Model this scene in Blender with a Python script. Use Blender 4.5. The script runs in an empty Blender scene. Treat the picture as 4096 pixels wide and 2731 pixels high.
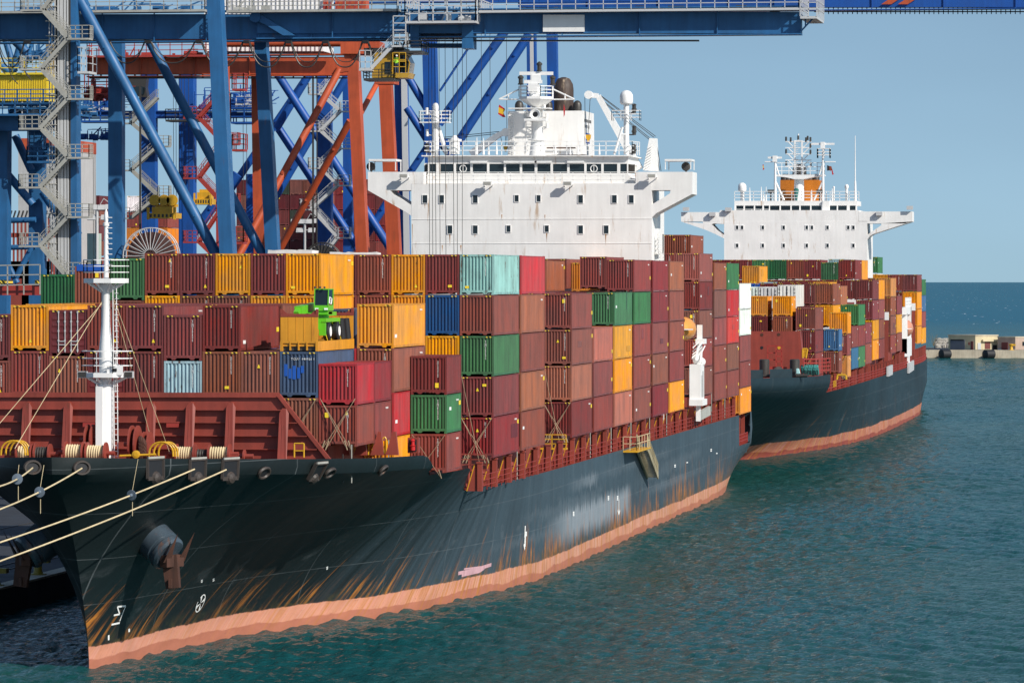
import bpy, math, random
import numpy as np
from mathutils import Vector, Matrix
C = bpy.context.scene.collection
rnd = random.Random(7)
PI = math.pi
# ---------------------------------------------------------------- camera, sky, sun, exposure
F, VPX, HC, HOR = 17800.0, 4760.0, 22.9, 1120.0      # focal in px of a 4096 px wide frame, vanishing x of the ship axis, eye height, horizon row
TH = math.atan((VPX - 2048) / F)
cam = bpy.data.cameras.new("camera")
cam.sensor_width = 36; cam.lens = F / 4096 * 36; cam.shift_y = -(1365.5 - HOR) / 4096
cam.clip_start = 1; cam.clip_end = 60000
cam_ob = bpy.data.objects.new("camera", cam); C.objects.link(cam_ob)
cam_ob.location = (0, 0, HC); cam_ob.rotation_euler = (PI / 2, 0, TH)
bpy.context.scene.camera = cam_ob
S = Vector((0.68, -0.46, 0.57)).normalized()          # towards the sun
w = bpy.data.worlds.new("World"); bpy.context.scene.world = w; w.use_nodes = True
nt = w.node_tree; bg = nt.nodes["Background"]
sky = nt.nodes.new("ShaderNodeTexSky"); sky.sky_type = 'NISHITA'; sky.sun_disc = False
sky.sun_elevation = math.asin(S.z); sky.sun_rotation = math.atan2(S.x, S.y)
sky.air_density = 1.0; sky.dust_density = 0.7; sky.ozone_density = 1.2
geo = nt.nodes.new("ShaderNodeTexCoord"); add = nt.nodes.new("ShaderNodeVectorMath"); add.operation = 'ADD'; add.inputs[1].default_value = (0, 0, 0.13)
nrm = nt.nodes.new("ShaderNodeVectorMath"); nrm.operation = 'NORMALIZE'
nt.links.new(geo.outputs["Generated"], add.inputs[0]); nt.links.new(add.outputs[0], nrm.inputs[0]); nt.links.new(nrm.outputs[0], sky.inputs["Vector"])
tint = nt.nodes.new("ShaderNodeMix"); tint.data_type = 'RGBA'; tint.blend_type = 'MULTIPLY'; tint.inputs[0].default_value = 1; tint.inputs[7].default_value = (.90, .98, .99, 1)     # a slightly cyan, hazy coastal sky
cl = nt.nodes.new("ShaderNodeTexNoise"); cl.inputs["Scale"].default_value = 5; cl.inputs["Detail"].default_value = 3; mpw = nt.nodes.new("ShaderNodeMapping"); mpw.inputs["Scale"].default_value = (1, 1, 4)
nt.links.new(geo.outputs["Generated"], mpw.inputs["Vector"]); nt.links.new(mpw.outputs[0], cl.inputs["Vector"]); mrw = nt.nodes.new("ShaderNodeMapRange"); mrw.inputs[1].default_value = .3; mrw.inputs[2].default_value = .7; mrw.inputs[3].default_value = .93; mrw.inputs[4].default_value = 1.06
veil = nt.nodes.new("ShaderNodeVectorMath"); veil.operation = 'SCALE'; nt.links.new(cl.outputs["Fac"], mrw.inputs[0]); nt.links.new(sky.outputs[0], veil.inputs[0]); nt.links.new(mrw.outputs[0], veil.inputs["Scale"])     # faint uneven veil
nt.links.new(veil.outputs[0], tint.inputs[6]); nt.links.new(tint.outputs[2], bg.inputs["Color"]); bg.inputs["Strength"].default_value = 0.112
sun = bpy.data.lights.new("sun", 'SUN'); sun.energy = 5.0; sun.angle = math.radians(0.53); sun.color = (1.0, 0.95, 0.87)
sun_ob = bpy.data.objects.new("sun", sun); C.objects.link(sun_ob)
sun_ob.rotation_euler = S.to_track_quat('Z', 'Y').to_euler()
vs = bpy.context.scene.view_settings
vs.view_transform = 'Standard'; vs.look = 'None'; vs.gamma = 1; vs.exposure = 0.0; vs.use_curve_mapping = False

# ---------------------------------------------------------------- geometry helpers
def at(x, y, Y=None, X=None, Z=None):
    """world point seen at (x, y) of a 2352 px wide picture, at a given distance"""
    r = (x * 1.7415 - 2048) / F
    d = Vector((r * math.cos(TH) - math.sin(TH), r * math.sin(TH) + math.cos(TH), (HOR - y * 1.7415) / F))
    t = Y / d.y if Y is not None else (X / d.x if X is not None else (Z - HC) / d.z)
    return Vector((0, 0, HC)) + d * t

class MB:
    def __init__(s): s.v = []; s.f = []; s.m = []; s.mi = 0
    def add(s, vs, fs):
        o = len(s.v); s.v += [tuple(p) for p in vs]
        for f in fs: s.f.append([i + o for i in f]); s.m.append(s.mi)
        return s
    def box(s, a, b):
        x0, x1 = sorted((a[0], b[0])); y0, y1 = sorted((a[1], b[1])); z0, z1 = sorted((a[2], b[2]))
        return s.add([(x0,y0,z0),(x1,y0,z0),(x1,y1,z0),(x0,y1,z0),(x0,y0,z1),(x1,y0,z1),(x1,y1,z1),(x0,y1,z1)],
                     [(0,3,2,1),(4,5,6,7),(0,1,5,4),(1,2,6,5),(2,3,7,6),(3,0,4,7)])
    def beam(s, p, q, wd, h, w2=None, h2=None, up=None):
        """box from p to q; wd is the width across, h the depth"""
        p = Vector(p); q = Vector(q); d = (q - p).normalized()
        u = Vector(up) if up else (Vector((0, 0, 1)) if abs(d.z) < .9 else Vector((0, 1, 0)))
        a = d.cross(u).normalized(); b = a.cross(d).normalized()
        w2 = w2 or wd; h2 = h2 or h; vs = []
        for c, ww, hh in ((p, wd, h), (q, w2, h2)):
            for i, j in ((-1,-1),(1,-1),(1,1),(-1,1)): vs.append(c + a * (i * ww / 2) + b * (j * hh / 2))
        return s.add(vs, [(3,2,1,0),(4,5,6,7),(0,1,5,4),(1,2,6,5),(2,3,7,6),(3,0,4,7)])
    def tube(s, p, q, r, n=10, r2=None, caps=True):
        p = Vector(p); q = Vector(q); d = (q - p).normalized()
        u = Vector((0, 0, 1)) if abs(d.z) < .9 else Vector((0, 1, 0))
        a = d.cross(u).normalized(); b = a.cross(d); r2 = r if r2 is None else r2; vs = []
        for c, rr in ((p, r), (q, r2)):
            for i in range(n):
                t = 2 * PI * i / n; vs.append(c + a * math.cos(t) * rr + b * math.sin(t) * rr)
        fs = [(i, (i + 1) % n, n + (i + 1) % n, n + i) for i in range(n)]
        fs = [f[::-1] for f in fs]
        if caps: fs += [tuple(range(n)), tuple(range(2 * n - 1, n - 1, -1))]
        return s.add(vs, fs)
    def pipe(s, pts, r, n=6):
        for i in range(len(pts) - 1): s.tube(pts[i], pts[i + 1], r, n)
        return s
    def lathe(s, o, axis, prof, n=20):
        """prof: (distance along axis, radius)"""
        o = Vector(o); d = Vector(axis).normalized(); u = Vector((0, 0, 1)) if abs(d.z) < .9 else Vector((0, 1, 0))
        a = d.cross(u).normalized(); b = a.cross(d); vs = []
        for h, r in prof:
            for i in range(n):
                t = 2 * PI * i / n; vs.append(o + d * h + a * math.cos(t) * r + b * math.sin(t) * r)
        fs = []
        for k in range(len(prof) - 1):
            for i in range(n):
                j = (i + 1) % n; fs.append((k*n+j, k*n+i, (k+1)*n+i, (k+1)*n+j))
        fs.append(tuple(range(n))); fs.append(tuple(range(len(prof)*n-1, (len(prof)-1)*n-1, -1)))
        return s.add(vs, fs)
    def ball(s, c, r, n=12, sz=1.0):
        return s.lathe((c[0], c[1], c[2]), (0, 0, 1), [(-r*sz*math.cos(PI*k/8) , max(r*math.sin(PI*k/8), r*.02)) for k in range(9)], n)
    def slab(s, pts, Y, depth):
        """flat polygon given by picture points standing at distance Y, extruded straight back along +Y"""
        p = [at(x, y, Y) for x, y in pts]; n = len(p)
        ar = sum(p[i].x * p[(i+1) % n].z - p[(i+1) % n].x * p[i].z for i in range(n))
        if ar < 0: p = p[::-1]
        vs = p + [q + Vector((0, depth, 0)) for q in p]
        return s.add(vs, [tuple(range(n)), tuple(range(2*n-1, n-1, -1))] + [((i+1) % n, i, n+i, n+(i+1) % n) for i in range(n)])
    def rect(s, x0, y0, x1, y1, Y, depth): return s.slab([(x0,y0),(x1,y0),(x1,y1),(x0,y1)], Y, depth)
    def rail(s, pts, h=1.05, sp=1.6, r=.025, mids=2):
        for i in range(len(pts) - 1):
            p, q = Vector(pts[i]), Vector(pts[i + 1]); L = (q - p).length; n = max(1, round(L / sp))
            for k in range(mids + 1):
                z = Vector((0, 0, h * (k + 1) / (mids + 1))); s.beam(p + z, q + z, r * 2, r * 2)
            for k in range(n + 1):
                c = p.lerp(q, k / n); s.beam(c, c + Vector((0, 0, h)), r * 2, r * 2)
        return s
    def stair(s, p, q, wd=.8, rail=True):
        """one flight in the XZ plane from p to q, with two stringers, treads and hand rails; wd along Y"""
        p = Vector(p); q = Vector(q); n = max(3, int(abs(q.z - p.z) / .24))
        for o in (0, wd):
            s.beam(p + Vector((0,o,0)), q + Vector((0,o,0)), .06, .34)
            if rail:
                for h in (.55, 1.0): s.beam(p + Vector((0,o,h)), q + Vector((0,o,h)), .05, .05)
                for k in range(0, n + 1, 4):
                    c = p.lerp(q, k / n) + Vector((0,o,0)); s.beam(c, c + Vector((0,0,1.0)), .05, .05)
        for k in range(n + 1):
            c = p.lerp(q, k / n); s.box((c.x-.13, c.y+.03, c.z-.02), (c.x+.13, c.y+wd-.03, c.z+.02))
        return s
    def build(s, name, mats, parent=None, smooth=False, loc=None):
        me = bpy.data.meshes.new(name); me.from_pydata(s.v, [], s.f)
        mats = mats if isinstance(mats, (list, tuple)) else [mats]
        for m in mats: me.materials.append(m)
        if len(mats) > 1: me.polygons.foreach_set("material_index", s.m)
        if smooth:
            me.polygons.foreach_set("use_smooth", [True] * len(me.polygons)); me.set_sharp_from_angle(angle=math.radians(38))
        me.update()
        o = bpy.data.objects.new(name, me); C.objects.link(o)
        if parent is not None: o.parent = parent; o.matrix_parent_inverse = Matrix()
        if loc: o.location = loc
        return o
def tag(o, label, cat, group=None, kind=None):
    if label: o["label"] = label
    if cat: o["category"] = cat
    if group: o["group"] = group
    if kind: o["kind"] = kind
    return o
def thing(name, label, cat, loc=(0, 0, 0), group=None):
    o = bpy.data.objects.new(name, None); C.objects.link(o); o.location = loc; o.empty_display_size = 1
    return tag(o, label, cat, group)
def lettering(name, body, size, m, spacing=1.0, line=1.0, valign='CENTER'):
    c = bpy.data.curves.new(name, 'FONT'); c.body = body; c.size = size; c.align_x = 'CENTER'; c.align_y = valign; c.extrude = .005
    c.space_character = spacing; c.space_line = line; c.resolution_u = 1; o = bpy.data.objects.new(name, c); C.objects.link(o)
    me = bpy.data.meshes.new_from_object(o.evaluated_get(bpy.context.evaluated_depsgraph_get())); me.name = name; me.materials.clear(); me.materials.append(m)
    bpy.data.objects.remove(o); bpy.data.curves.remove(c); return me
def text(name, body, m, p, size, parent=None, rot=(PI/2, 0, 0), spacing=1.0, line=1.0, align='CENTER'):
    o = bpy.data.objects.new(name, lettering(name, body, size, m, spacing, line)); C.objects.link(o); o.rotation_euler = rot; o.location = p
    if parent is not None: o.parent = parent
    return o
# ---------------------------------------------------------------- materials
def mat(name, rgb, rough=.5, metal=0.0):
    m = bpy.data.materials.new(name); m.use_nodes = True; b = m.node_tree.nodes["Principled BSDF"]
    b.inputs["Base Color"].default_value = (*rgb, 1); b.inputs["Roughness"].default_value = rough; b.inputs["Metallic"].default_value = metal
    return m
class G:
    """small node-graph helper"""
    def __init__(s, m): s.t = m.node_tree; s.b = s.t.nodes["Principled BSDF"]
    def n(s, typ, **kw):
        o = s.t.nodes.new(typ)
        for k, v in kw.items(): setattr(o, k, v)
        return o
    def l(s, a, b): s.t.links.new(a, b)
    def pos(s, scale=(1,1,1), which="Object", rot=(0,0,0)):
        c = s.n("ShaderNodeTexCoord"); mp = s.n("ShaderNodeMapping"); mp.inputs["Scale"].default_value = scale; mp.inputs["Rotation"].default_value = rot
        s.l(c.outputs[which], mp.inputs["Vector"]); return mp.outputs[0]
    def noise(s, vec, scale=1, detail=4, rough=.55):
        n = s.n("ShaderNodeTexNoise"); n.inputs["Scale"].default_value = scale; n.inputs["Detail"].default_value = detail; n.inputs["Roughness"].default_value = rough
        s.l(vec, n.inputs["Vector"]); return n.outputs["Fac"]
    def ramp(s, fac, a, b, lo=0.0, hi=1.0):
        r = s.n("ShaderNodeMapRange"); r.inputs[1].default_value = a; r.inputs[2].default_value = b; r.inputs[3].default_value = lo; r.inputs[4].default_value = hi; r.clamp = True
        s.l(fac, r.inputs[0]); return r.outputs[0]
    def math(s, op, a, b=None):
        m = s.n("ShaderNodeMath", operation=op)
        for i, v in enumerate((a, b)):
            if v is None: continue
            if isinstance(v, (int, float)): m.inputs[i].default_value = v
            else: s.l(v, m.inputs[i])
        return m.outputs[0]
    def mix(s, fac, a, b, blend='MIX'):
        m = s.n("ShaderNodeMix", data_type='RGBA', blend_type=blend)
        for i, v in ((0, fac), (6, a), (7, b)):
            if isinstance(v, (int, float)): m.inputs[i].default_value = v
            elif isinstance(v, tuple): m.inputs[i].default_value = (*v, 1)
            else: s.l(v, m.inputs[i])
        return m.outputs[2]
    def base(s, c): s.l(c, s.b.inputs["Base Color"])
    def bump(s, h, strength=.2, dist=.05):
        b = s.n("ShaderNodeBump"); b.inputs["Strength"].default_value = strength; b.inputs["Distance"].default_value = dist
        s.l(h, b.inputs["Height"]); s.l(b.outputs[0], s.b.inputs["Normal"])
def paint(name, rgb, rough=.42, var=.22, rust=.0, rustc=(.16,.06,.02), streak=.12, which="Object"):
    """weathered paint: patchy tone, vertical dirt streaks, some rust"""
    m = mat(name, rgb, rough); g = G(m)
    v = g.pos((1,1,1), which); a = g.noise(v, .35, 5); st = g.noise(g.pos((1.3,1.3,streak), which), 1.6, 5, .6)
    k = g.math('ADD', g.ramp(a, .3, .7, 1-var, 1+var*.35), g.ramp(st, .35, .75, var*.3, -var*.7))
    c = g.n("ShaderNodeHueSaturation"); c.inputs["Color"].default_value = (*rgb, 1); g.l(k, c.inputs["Value"]); out = c.outputs[0]
    if rust:
        f = g.math('MULTIPLY', g.ramp(g.noise(g.pos((1.2,1.2,.16), which), 1.5, 7, .65), .66-rust*.25, .78-rust*.2), g.ramp(g.noise(v, .12, 3), .35, .6))
        out = g.mix(f, out, rustc)
    g.base(out); g.l(g.ramp(a, .3, .7, rough+.1, rough-.06), g.b.inputs["Roughness"])
    return m
M = {}
M['white'] = paint('white_paint', (.85,.83,.80), .45, .09, .28, (.42,.25,.12))
g = G(M['white']); g.bump(g.noise(g.pos((.55,.55,.4)), 1, 3), .35, .06)
M['white2'] = paint('white_steel', (.83,.82,.8), .4, .08)
M['crane_blue'] = paint('blue_crane_paint', (.020,.118,.285), .5, .25, .12)
M['royal'] = paint('royal_blue_paint', (.006,.075,.33), .5, .22)
M['orange'] = paint('orange_red_paint', (.50,.085,.028), .5, .28, .2)
M['deckred'] = paint('oxide_red_paint', (.275,.050,.033), .5, .25, .2, (.12,.04,.02))
M['redrail'] = mat('red_rail_paint', (.33,.04,.03), .45)
M['yellow'] = paint('yellow_paint', (.66,.36,.02), .4, .2, .15)
M['housey'] = paint('yellow_cladding', (.75,.55,.03), .4, .12)
M['grey'] = paint('galvanised_steel', (.38,.37,.33), .45, .2)
M['lgrey'] = mat('light_grey_steel', (.5,.5,.5), .4)
M['dark'] = mat('black_rubber', (.012,.012,.014), .55)
M['steel'] = mat('dark_steel', (.06,.055,.05), .45, .3)
M['rust'] = paint('rusty_iron', (.075,.027,.015), .75, .5)
M['rope'] = paint('cream_rope', (.62,.5,.3), .8, .2)
M['brown_stack'] = paint('sooty_brown_stack', (.07,.045,.035), .6, .5, .45, (.40,.30,.2))
M['glass'] = mat('dark_window_glass', (.012,.02,.026), .06)
M['teal_net'] = paint('green_fibre_rope', (.04,.22,.2), .9, .4)
M['lime'] = paint('lime_green_paint', (.13,.50,.02), .35, .1)
M['lifeboat'] = paint('faded_orange_hull', (.72,.30,.06), .4, .12)
M['tarp'] = paint('blue_tarpaulin', (.01,.09,.42), .5, .2)
M['flagred'] = mat('red_flag_cloth', (.45,.015,.02), .8); M['flagyel'] = mat('yellow_flag_cloth', (.7,.42,.02), .8)
M['concrete'] = paint('stained_concrete', (.56,.48,.36), .85, .25, .35, (.3,.17,.08))
M['asphalt'] = paint('dark_quay_paving', (.026,.030,.038), .8, .3)
M['stripe'] = mat('yellow_black_stripes', (.7,.5,.03), .5)
g = G(M['stripe']); wv = g.n("ShaderNodeTexWave"); wv.bands_direction = 'DIAGONAL'; wv.inputs["Scale"].default_value = 1.9
g.l(g.pos((1,0,1)), wv.inputs["Vector"]); g.base(g.mix(g.ramp(wv.outputs["Fac"], .45, .55), (.015,.013,.01), (.85,.62,.06)))
# container paint: the colour of each container is its object colour, its alpha how rusty it is
m = mat('container_paint', (.3,.05,.05), .48); M['cont'] = m; g = G(m)
oi = g.n("ShaderNodeObjectInfo"); co = g.n("ShaderNodeTexCoord"); ad = g.n("ShaderNodeVectorMath", operation='ADD'); sc = g.n("ShaderNodeMath", operation='MULTIPLY'); sc.inputs[1].default_value = 90
g.l(oi.outputs["Random"], sc.inputs[0]); g.l(co.outputs["Object"], ad.inputs[0]); g.l(sc.outputs[0], ad.inputs[1])
def cmap(scale):
    mp = g.n("ShaderNodeMapping"); mp.inputs["Scale"].default_value = scale; g.l(ad.outputs[0], mp.inputs["Vector"]); return mp.outputs[0]
big = g.noise(cmap((1,1,1)), .5, 5); st = g.noise(cmap((3,1.2,.12)), 1.3, 6, .65); fine = g.noise(cmap((1,1,.5)), 5, 5, .6)
hs = g.n("ShaderNodeHueSaturation"); g.l(oi.outputs["Color"], hs.inputs["Color"])
g.l(g.math('ADD', g.ramp(big, .3, .7, .78, 1.14), g.ramp(st, .3, .75, .16, -.34)), hs.inputs["Value"]); g.l(g.ramp(big, .3, .7, .95, 1.06), hs.inputs["Saturation"])
scr = g.ramp(g.noise(cmap((9,2.5,.35)), 2.2, 6, .7), .66, .74, 0, .42)
c1 = g.mix(scr, hs.outputs[0], (.5,.36,.3))
thr = g.math('SUBTRACT', .74, g.math('MULTIPLY', oi.outputs["Alpha"], .17))
rf = g.n("ShaderNodeMapRange"); rf.clamp = True; rf.inputs[3].default_value = 0; rf.inputs[4].default_value = .85
rn = g.math('ADD', g.math('MULTIPLY', st, .62), g.math('MULTIPLY', fine, .38)); g.l(rn, rf.inputs[0]); g.l(thr, rf.inputs[1]); g.l(g.math('ADD', thr, .035), rf.inputs[2])
g.base(g.mix(rf.outputs[0], c1, (.085,.034,.016))); g.l(g.ramp(big, .3, .7, .56, .4), g.b.inputs["Roughness"])
M['rack'] = paint('rack_orange_yellow', (.72,.31,.02), .45, .25, .25); M['lash'] = paint('greased_steel_rod', (.36,.27,.17), .6, .3)
M['cwhite'] = mat('white_lettering', (.85,.85,.82), .5); M['cyel'] = mat('yellow_sticker', (.85,.62,.03), .5)
# ---------------------------------------------------------------- hulls
def smooth_table(tab, sig, y0, y1, step=.25):
    ys = np.arange(y0, y1 + step, step); v = np.interp(ys, [a for a, _ in tab], [b for _, b in tab])
    k = np.exp(-.5 * (np.arange(-40, 41) * step / sig) ** 2); k /= k.sum()
    return ys, np.convolve(np.pad(v, 40, 'edge'), k, 'valid')
class Hull:
    def __init__(s, xc, b0, bd, zs, zt, yend, stern):
        s.xc = xc; y0 = bd[0][0]; s.y0 = y0; s.yp = b0[-1][0]; s.yend = yend; s.stern = stern
        s.t0 = smooth_table(b0, 1.6, y0, s.yp); s.td = smooth_table(bd, .5, y0, s.yp)
        s.td[1][0] = 0; s.zs = zs; s.zt = zt; s.bmax = bd[-1][1]
    def zsheer(s, Y): return float(np.interp(Y, [a for a, _ in s.zs], [b for _, b in s.zs]))
    def ztop(s, Y): return float(np.interp(Y, [a for a, _ in s.zt], [b for _, b in s.zt]))
    def b(s, Y, z):
        if Y < s.yp:
            b0 = float(np.interp(Y, *s.t0)); bd = float(np.interp(Y, *s.td)); t = z / s.zsheer(Y)
            gg = s.flare(t)
            r = b0 + (bd - b0) * gg
            if t < 0: r = b0 * (1 + .05 * t)
            return r
        ys, k = s.stern
        q = max(0, (Y - ys) / (s.yend - ys)); lo = min(1, max(0, (4.6 - z) / 4.6))
        return s.bmax - k * q ** 2.2 * lo ** 1.3 - s.tap * q ** 2
    tap = 0.0; kn = .93; gp = 2.1
    def root(s, z):
        Y = s.y0
        while s.b(Y, z) <= 0 and Y < s.yp: Y += .05
        return Y
    def hit(s, x, y, lo=None, hi=None):
        Y = lo or s.y0 - 2
        while Y < (hi or s.yend):
            p = at(x, y, Y)
            if s.b(Y, p.z) > 0 and Y >= s.y0 and p.x < s.xc + s.b(Y, p.z): break
            Y += .04
        p = at(x, y, Y); e = .3
        n = Vector((1, -(s.b(Y+e, p.z) - s.b(Y-e, p.z)) / (2*e), -(s.b(Y, p.z+e) - s.b(Y, p.z-e)) / (2*e))).normalized()
        return p, n
    def flare(s, t): return min(1, max(t, 0) / s.kn) ** s.gp
    def build(s, name, mats, parent, us):
        mb = MB(); ts = [-.15, 0] + [i / 26 for i in range(1, 27)]; rows = []
        for t in ts:
            zr = t * 12; Y = s.y0
            for _ in range(6): Y = s.root(t * s.zsheer(Y)) if t < 1 else s.y0
            line = []
            for u in us:
                yy = Y + u * (s.yp - Y); z = min(t * s.zsheer(yy), s.ztop(yy)); line.append((yy, max(0, s.b(yy, z)) if u > 0 else 0, z))
            for yy in s.ymid:
                z = min(t * s.zsheer(s.yp), s.ztop(yy)); line.append((yy, max(0, s.b(yy, z)), z))
            rows.append(line)
        n = len(rows[0]); vs = []; fs = []
        for sg in (1, -1):
            o = len(vs)
            for r in rows: vs += [(s.xc + sg * b, yy, z) for yy, b, z in r]
            for i in range(len(rows) - 1):
                for j in range(n - 1):
                    f = (o+i*n+j, o+i*n+j+1, o+(i+1)*n+j+1, o+(i+1)*n+j)
                    if len({tuple(round(c, 4) for c in vs[q]) for q in f}) >= 3: fs.append(f if sg > 0 else f[::-1])
        m_ = n; k = len(rows)
        for i in range(k - 1):      # transom
            a = i*n+n-1; b_ = (i+1)*n+n-1; c = k*n+b_; d = k*n+a
            if vs[a] != vs[b_]: fs.append((a, d, c, b_))
        mb.add(vs, fs); o = mb.build(name, mats, parent, True); return o

def hull_material(name, top, boot, wet, bandz, rusty, slant_y, white=None, base2=None):
    m = mat(name, top, .3); g = G(m); g.b.inputs['Specular IOR Level'].default_value = .35
    co = g.n("ShaderNodeTexCoord"); sp = g.n("ShaderNodeSeparateXYZ"); g.l(co.outputs["Object"], sp.inputs[0]); Y, Z = sp.outputs["Y"], sp.outputs["Z"]
    slant = g.ramp(Y, slant_y, slant_y + 45, 1.25, 0.0)
    sy = g.math('SUBTRACT', Y, g.math('MULTIPLY', Z, slant))
    cb = g.n("ShaderNodeCombineXYZ"); g.l(sy, cb.inputs["X"]); g.l(Z, cb.inputs["Z"])
    def nz(sx, sz, scale, det=6, ro=.6):
        mp = g.n("ShaderNodeMapping"); mp.inputs["Scale"].default_value = (sx, 1, sz); g.l(cb.outputs[0], mp.inputs["Vector"]); return g.noise(mp.outputs[0], scale, det, ro)
    pat = g.noise(g.pos((.05,.05,.1)), 1, 5); stk = nz(1.6, .07, .55); stf = nz(5, .16, .6, 6, .65)
    v = g.math('ADD', g.ramp(pat, .3, .7, .8, 1.25), g.math('ADD', g.ramp(stk, .3, .75, -.16, .26), g.ramp(stf, .4, .8, -.04, .10)))
    hs = g.n("ShaderNodeHueSaturation"); hs.inputs["Color"].default_value = (*top, 1); g.l(v, hs.inputs["Value"]); c = hs.outputs[0]
    if base2:       # painted-in light: bluer midship tone stands for sky reflection, dark bow for shade
        yy = g.math('ADD', sy, g.ramp(stk, .3, .7, -6, 6)); hs2 = g.n("ShaderNodeHueSaturation"); hs2.inputs["Color"].default_value = (*base2, 1); g.l(v, hs2.inputs["Value"])
        c = g.mix(g.ramp(yy, 284, 312), c, hs2.outputs[0])
    # welded plate seams
    def seam(co_, per, wd): return g.ramp(g.math('ABSOLUTE', g.math('SUBTRACT', g.math('FRACT', g.math('DIVIDE', co_, per)), .5)), wd / per, wd / per * .4)
    se = g.math('MAXIMUM', seam(Y, 11.3, .07), seam(g.math('ADD', Z, .3), 2.75, .03))
    c = g.mix(g.math('MULTIPLY', se, g.ramp(nz(.3, .3, 1), .35, .65, .08, .42)), c, (.2,.22,.23))
    # fender scuffs
    sc = g.math('MULTIPLY', g.ramp(nz(.7, 1.2, .5, 7, .65), .56, .72), g.math('MULTIPLY', g.ramp(Z, 2.2, 3.4), g.ramp(Z, 6.5, 5)))
    c = g.mix(g.math('MULTIPLY', sc, .16), c, (.3,.33,.35))
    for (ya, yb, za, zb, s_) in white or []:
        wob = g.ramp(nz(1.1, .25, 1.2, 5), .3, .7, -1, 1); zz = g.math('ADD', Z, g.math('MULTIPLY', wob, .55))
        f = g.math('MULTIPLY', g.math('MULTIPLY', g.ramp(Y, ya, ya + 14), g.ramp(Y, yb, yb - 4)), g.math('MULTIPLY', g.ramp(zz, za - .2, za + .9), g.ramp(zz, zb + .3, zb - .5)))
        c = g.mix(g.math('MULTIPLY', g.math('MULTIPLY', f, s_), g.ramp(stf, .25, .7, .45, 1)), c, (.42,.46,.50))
    # rust runs, thicker towards the waterline
    hi = g.ramp(Z, 1.2, 6.4, 1, 0); dens = g.math('MULTIPLY', g.math('POWER', hi, 1.25), g.ramp(g.noise(g.pos((.045,.045,.0)), 1, 3), .34, .56, .55, 1))
    rs = g.ramp(g.math('ADD', nz(1.7, .15, 1.0, 7, .7), g.math('MULTIPLY', dens, .26 * rusty)), .655, .74)
    rc = g.mix(g.ramp(nz(1, .3, 2), .35, .65), (.13,.036,.009), (.58,.22,.03)); pt = g.ramp(g.math('ADD', nz(.22, .10, 1.0, 5, .6), g.ramp(Y, 320, 350, 0, .08)), .46, .58, .06, 1); rs = g.math('MULTIPLY', rs, pt)
    c = g.mix(g.math('MULTIPLY', rs, .85), c, rc)
    # boot topping
    edge = g.math('ADD', Z, g.math('ADD', g.ramp(g.noise(g.pos((.05,.05,.3)), 1.0, 3, .5), .3, .7, -.16, .16), g.ramp(g.noise(g.pos((.9,.9,1.5)), 1, 6, .75), .3, .7, -.06, .06)))
    bc = g.mix(g.math('MULTIPLY', g.ramp(nz(2.2, .12, 1.0, 6, .7), .46, .60), g.ramp(Y, 262, 330, .3, .95)), boot, (.55,.21,.03)); bc = g.mix(g.math('MULTIPLY', g.ramp(nz(4.5, .2, 1, 5), .49, .62, 0, .8), g.ramp(Y, 300, 350, .25, 1)), bc, (.72,.55,.42)); bc = g.mix(g.math('MULTIPLY', g.ramp(nz(3.3, .15, 1.3, 5), .50, .62, 0, .7), g.ramp(Y, 300, 350, .15, 1)), bc, (.22,.07,.06))
    wl = g.math('ADD', Z, g.ramp(g.noise(g.pos((.13,.13,.5)), 1.0, 5, .55), .3, .7, -.25, .25)); bc = g.mix(g.ramp(wl, .62, .54), bc, wet)
    bc = g.mix(g.ramp(nz(.3, .5, 1, 6, .65), .35, .65), g.mix(.22, bc, tuple(min(.8, v*1.3) for v in boot)), g.mix(.3, bc, tuple(v*.6 for v in boot))); bc = g.mix(g.math('MULTIPLY', g.ramp(nz(1.1, .16, 1.0, 7, .7), .50, .62), g.ramp(Y, 272, 312, .12, .9)), bc, g.mix(nz(3, .4, 1), (.20,.055,.012), (.62,.27,.04))); bc = g.mix(g.ramp(g.noise(g.pos((1.2,1.2,2.5)), 2, 6, .75), .60, .68, 0, .6), bc, (.30,.12,.08))
    c = g.mix(g.math('MULTIPLY', g.ramp(Z, 2.3, 1.4), g.ramp(g.noise(g.pos((.5,.5,1.2)), 1, 6, .7), .45, .65, 0, .8)), c, (.055,.05,.018))     # weed just above the band
    c = g.mix(g.ramp(edge, bandz + .04, bandz - .04), c, bc)
    dn = g.math('ADD', g.math('MULTIPLY', g.math('SINE', g.math('MULTIPLY', Y, 2*PI/2.8)), .5), g.math('ADD', g.math('MULTIPLY', g.math('SINE', g.math('MULTIPLY', Z, 2*PI/2.75)), .35), g.math('MULTIPLY', g.noise(g.pos((.4,.4,.5)), 1, 4), 3.0)))
    g.bump(dn, .45, .03)        # plating dished between its frames
    g.base(c); g.l(g.ramp(pat, .3, .7, .62, .46), g.b.inputs["Roughness"])
    return m
h1 = Hull(-64.2,
    [(247,-17),(250,-6),(252.6,-1.6),(254.6,0),(258,.5),(265,1.3),(271.4,2.1),(277.7,3.0),(284,4.4),(290,6.4),(298,9.2),(309,11.5),(319,13.2),(330,14.4),(341,14.95),(348,15)],
    [(247,0),(247.6,1.2),(248.6,2.2),(251,3.8),(258.7,7.3),(266.2,10.9),(275.4,13.2),(288.3,14.6),(300,15),(348,15)],
    [(247,12.8),(251,12.6),(258.7,12.3),(266.2,12),(275.4,11.7),(288.3,11.4),(309,10.9),(348,10.4)],
    [(288.3,99),(288.31,11.4),(292.6,9.86),(306.2,9.86),(308.6,8.1),(489.4,8.0),(489.5,4.6),(520,4.6)], 503, (462, 3.6))
h1.ymid = [349 + i * 6 for i in range(19)] + [462 + i * 3 for i in range(9)] + [489.4, 489.5, 492, 495, 498, 501, 503]
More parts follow.
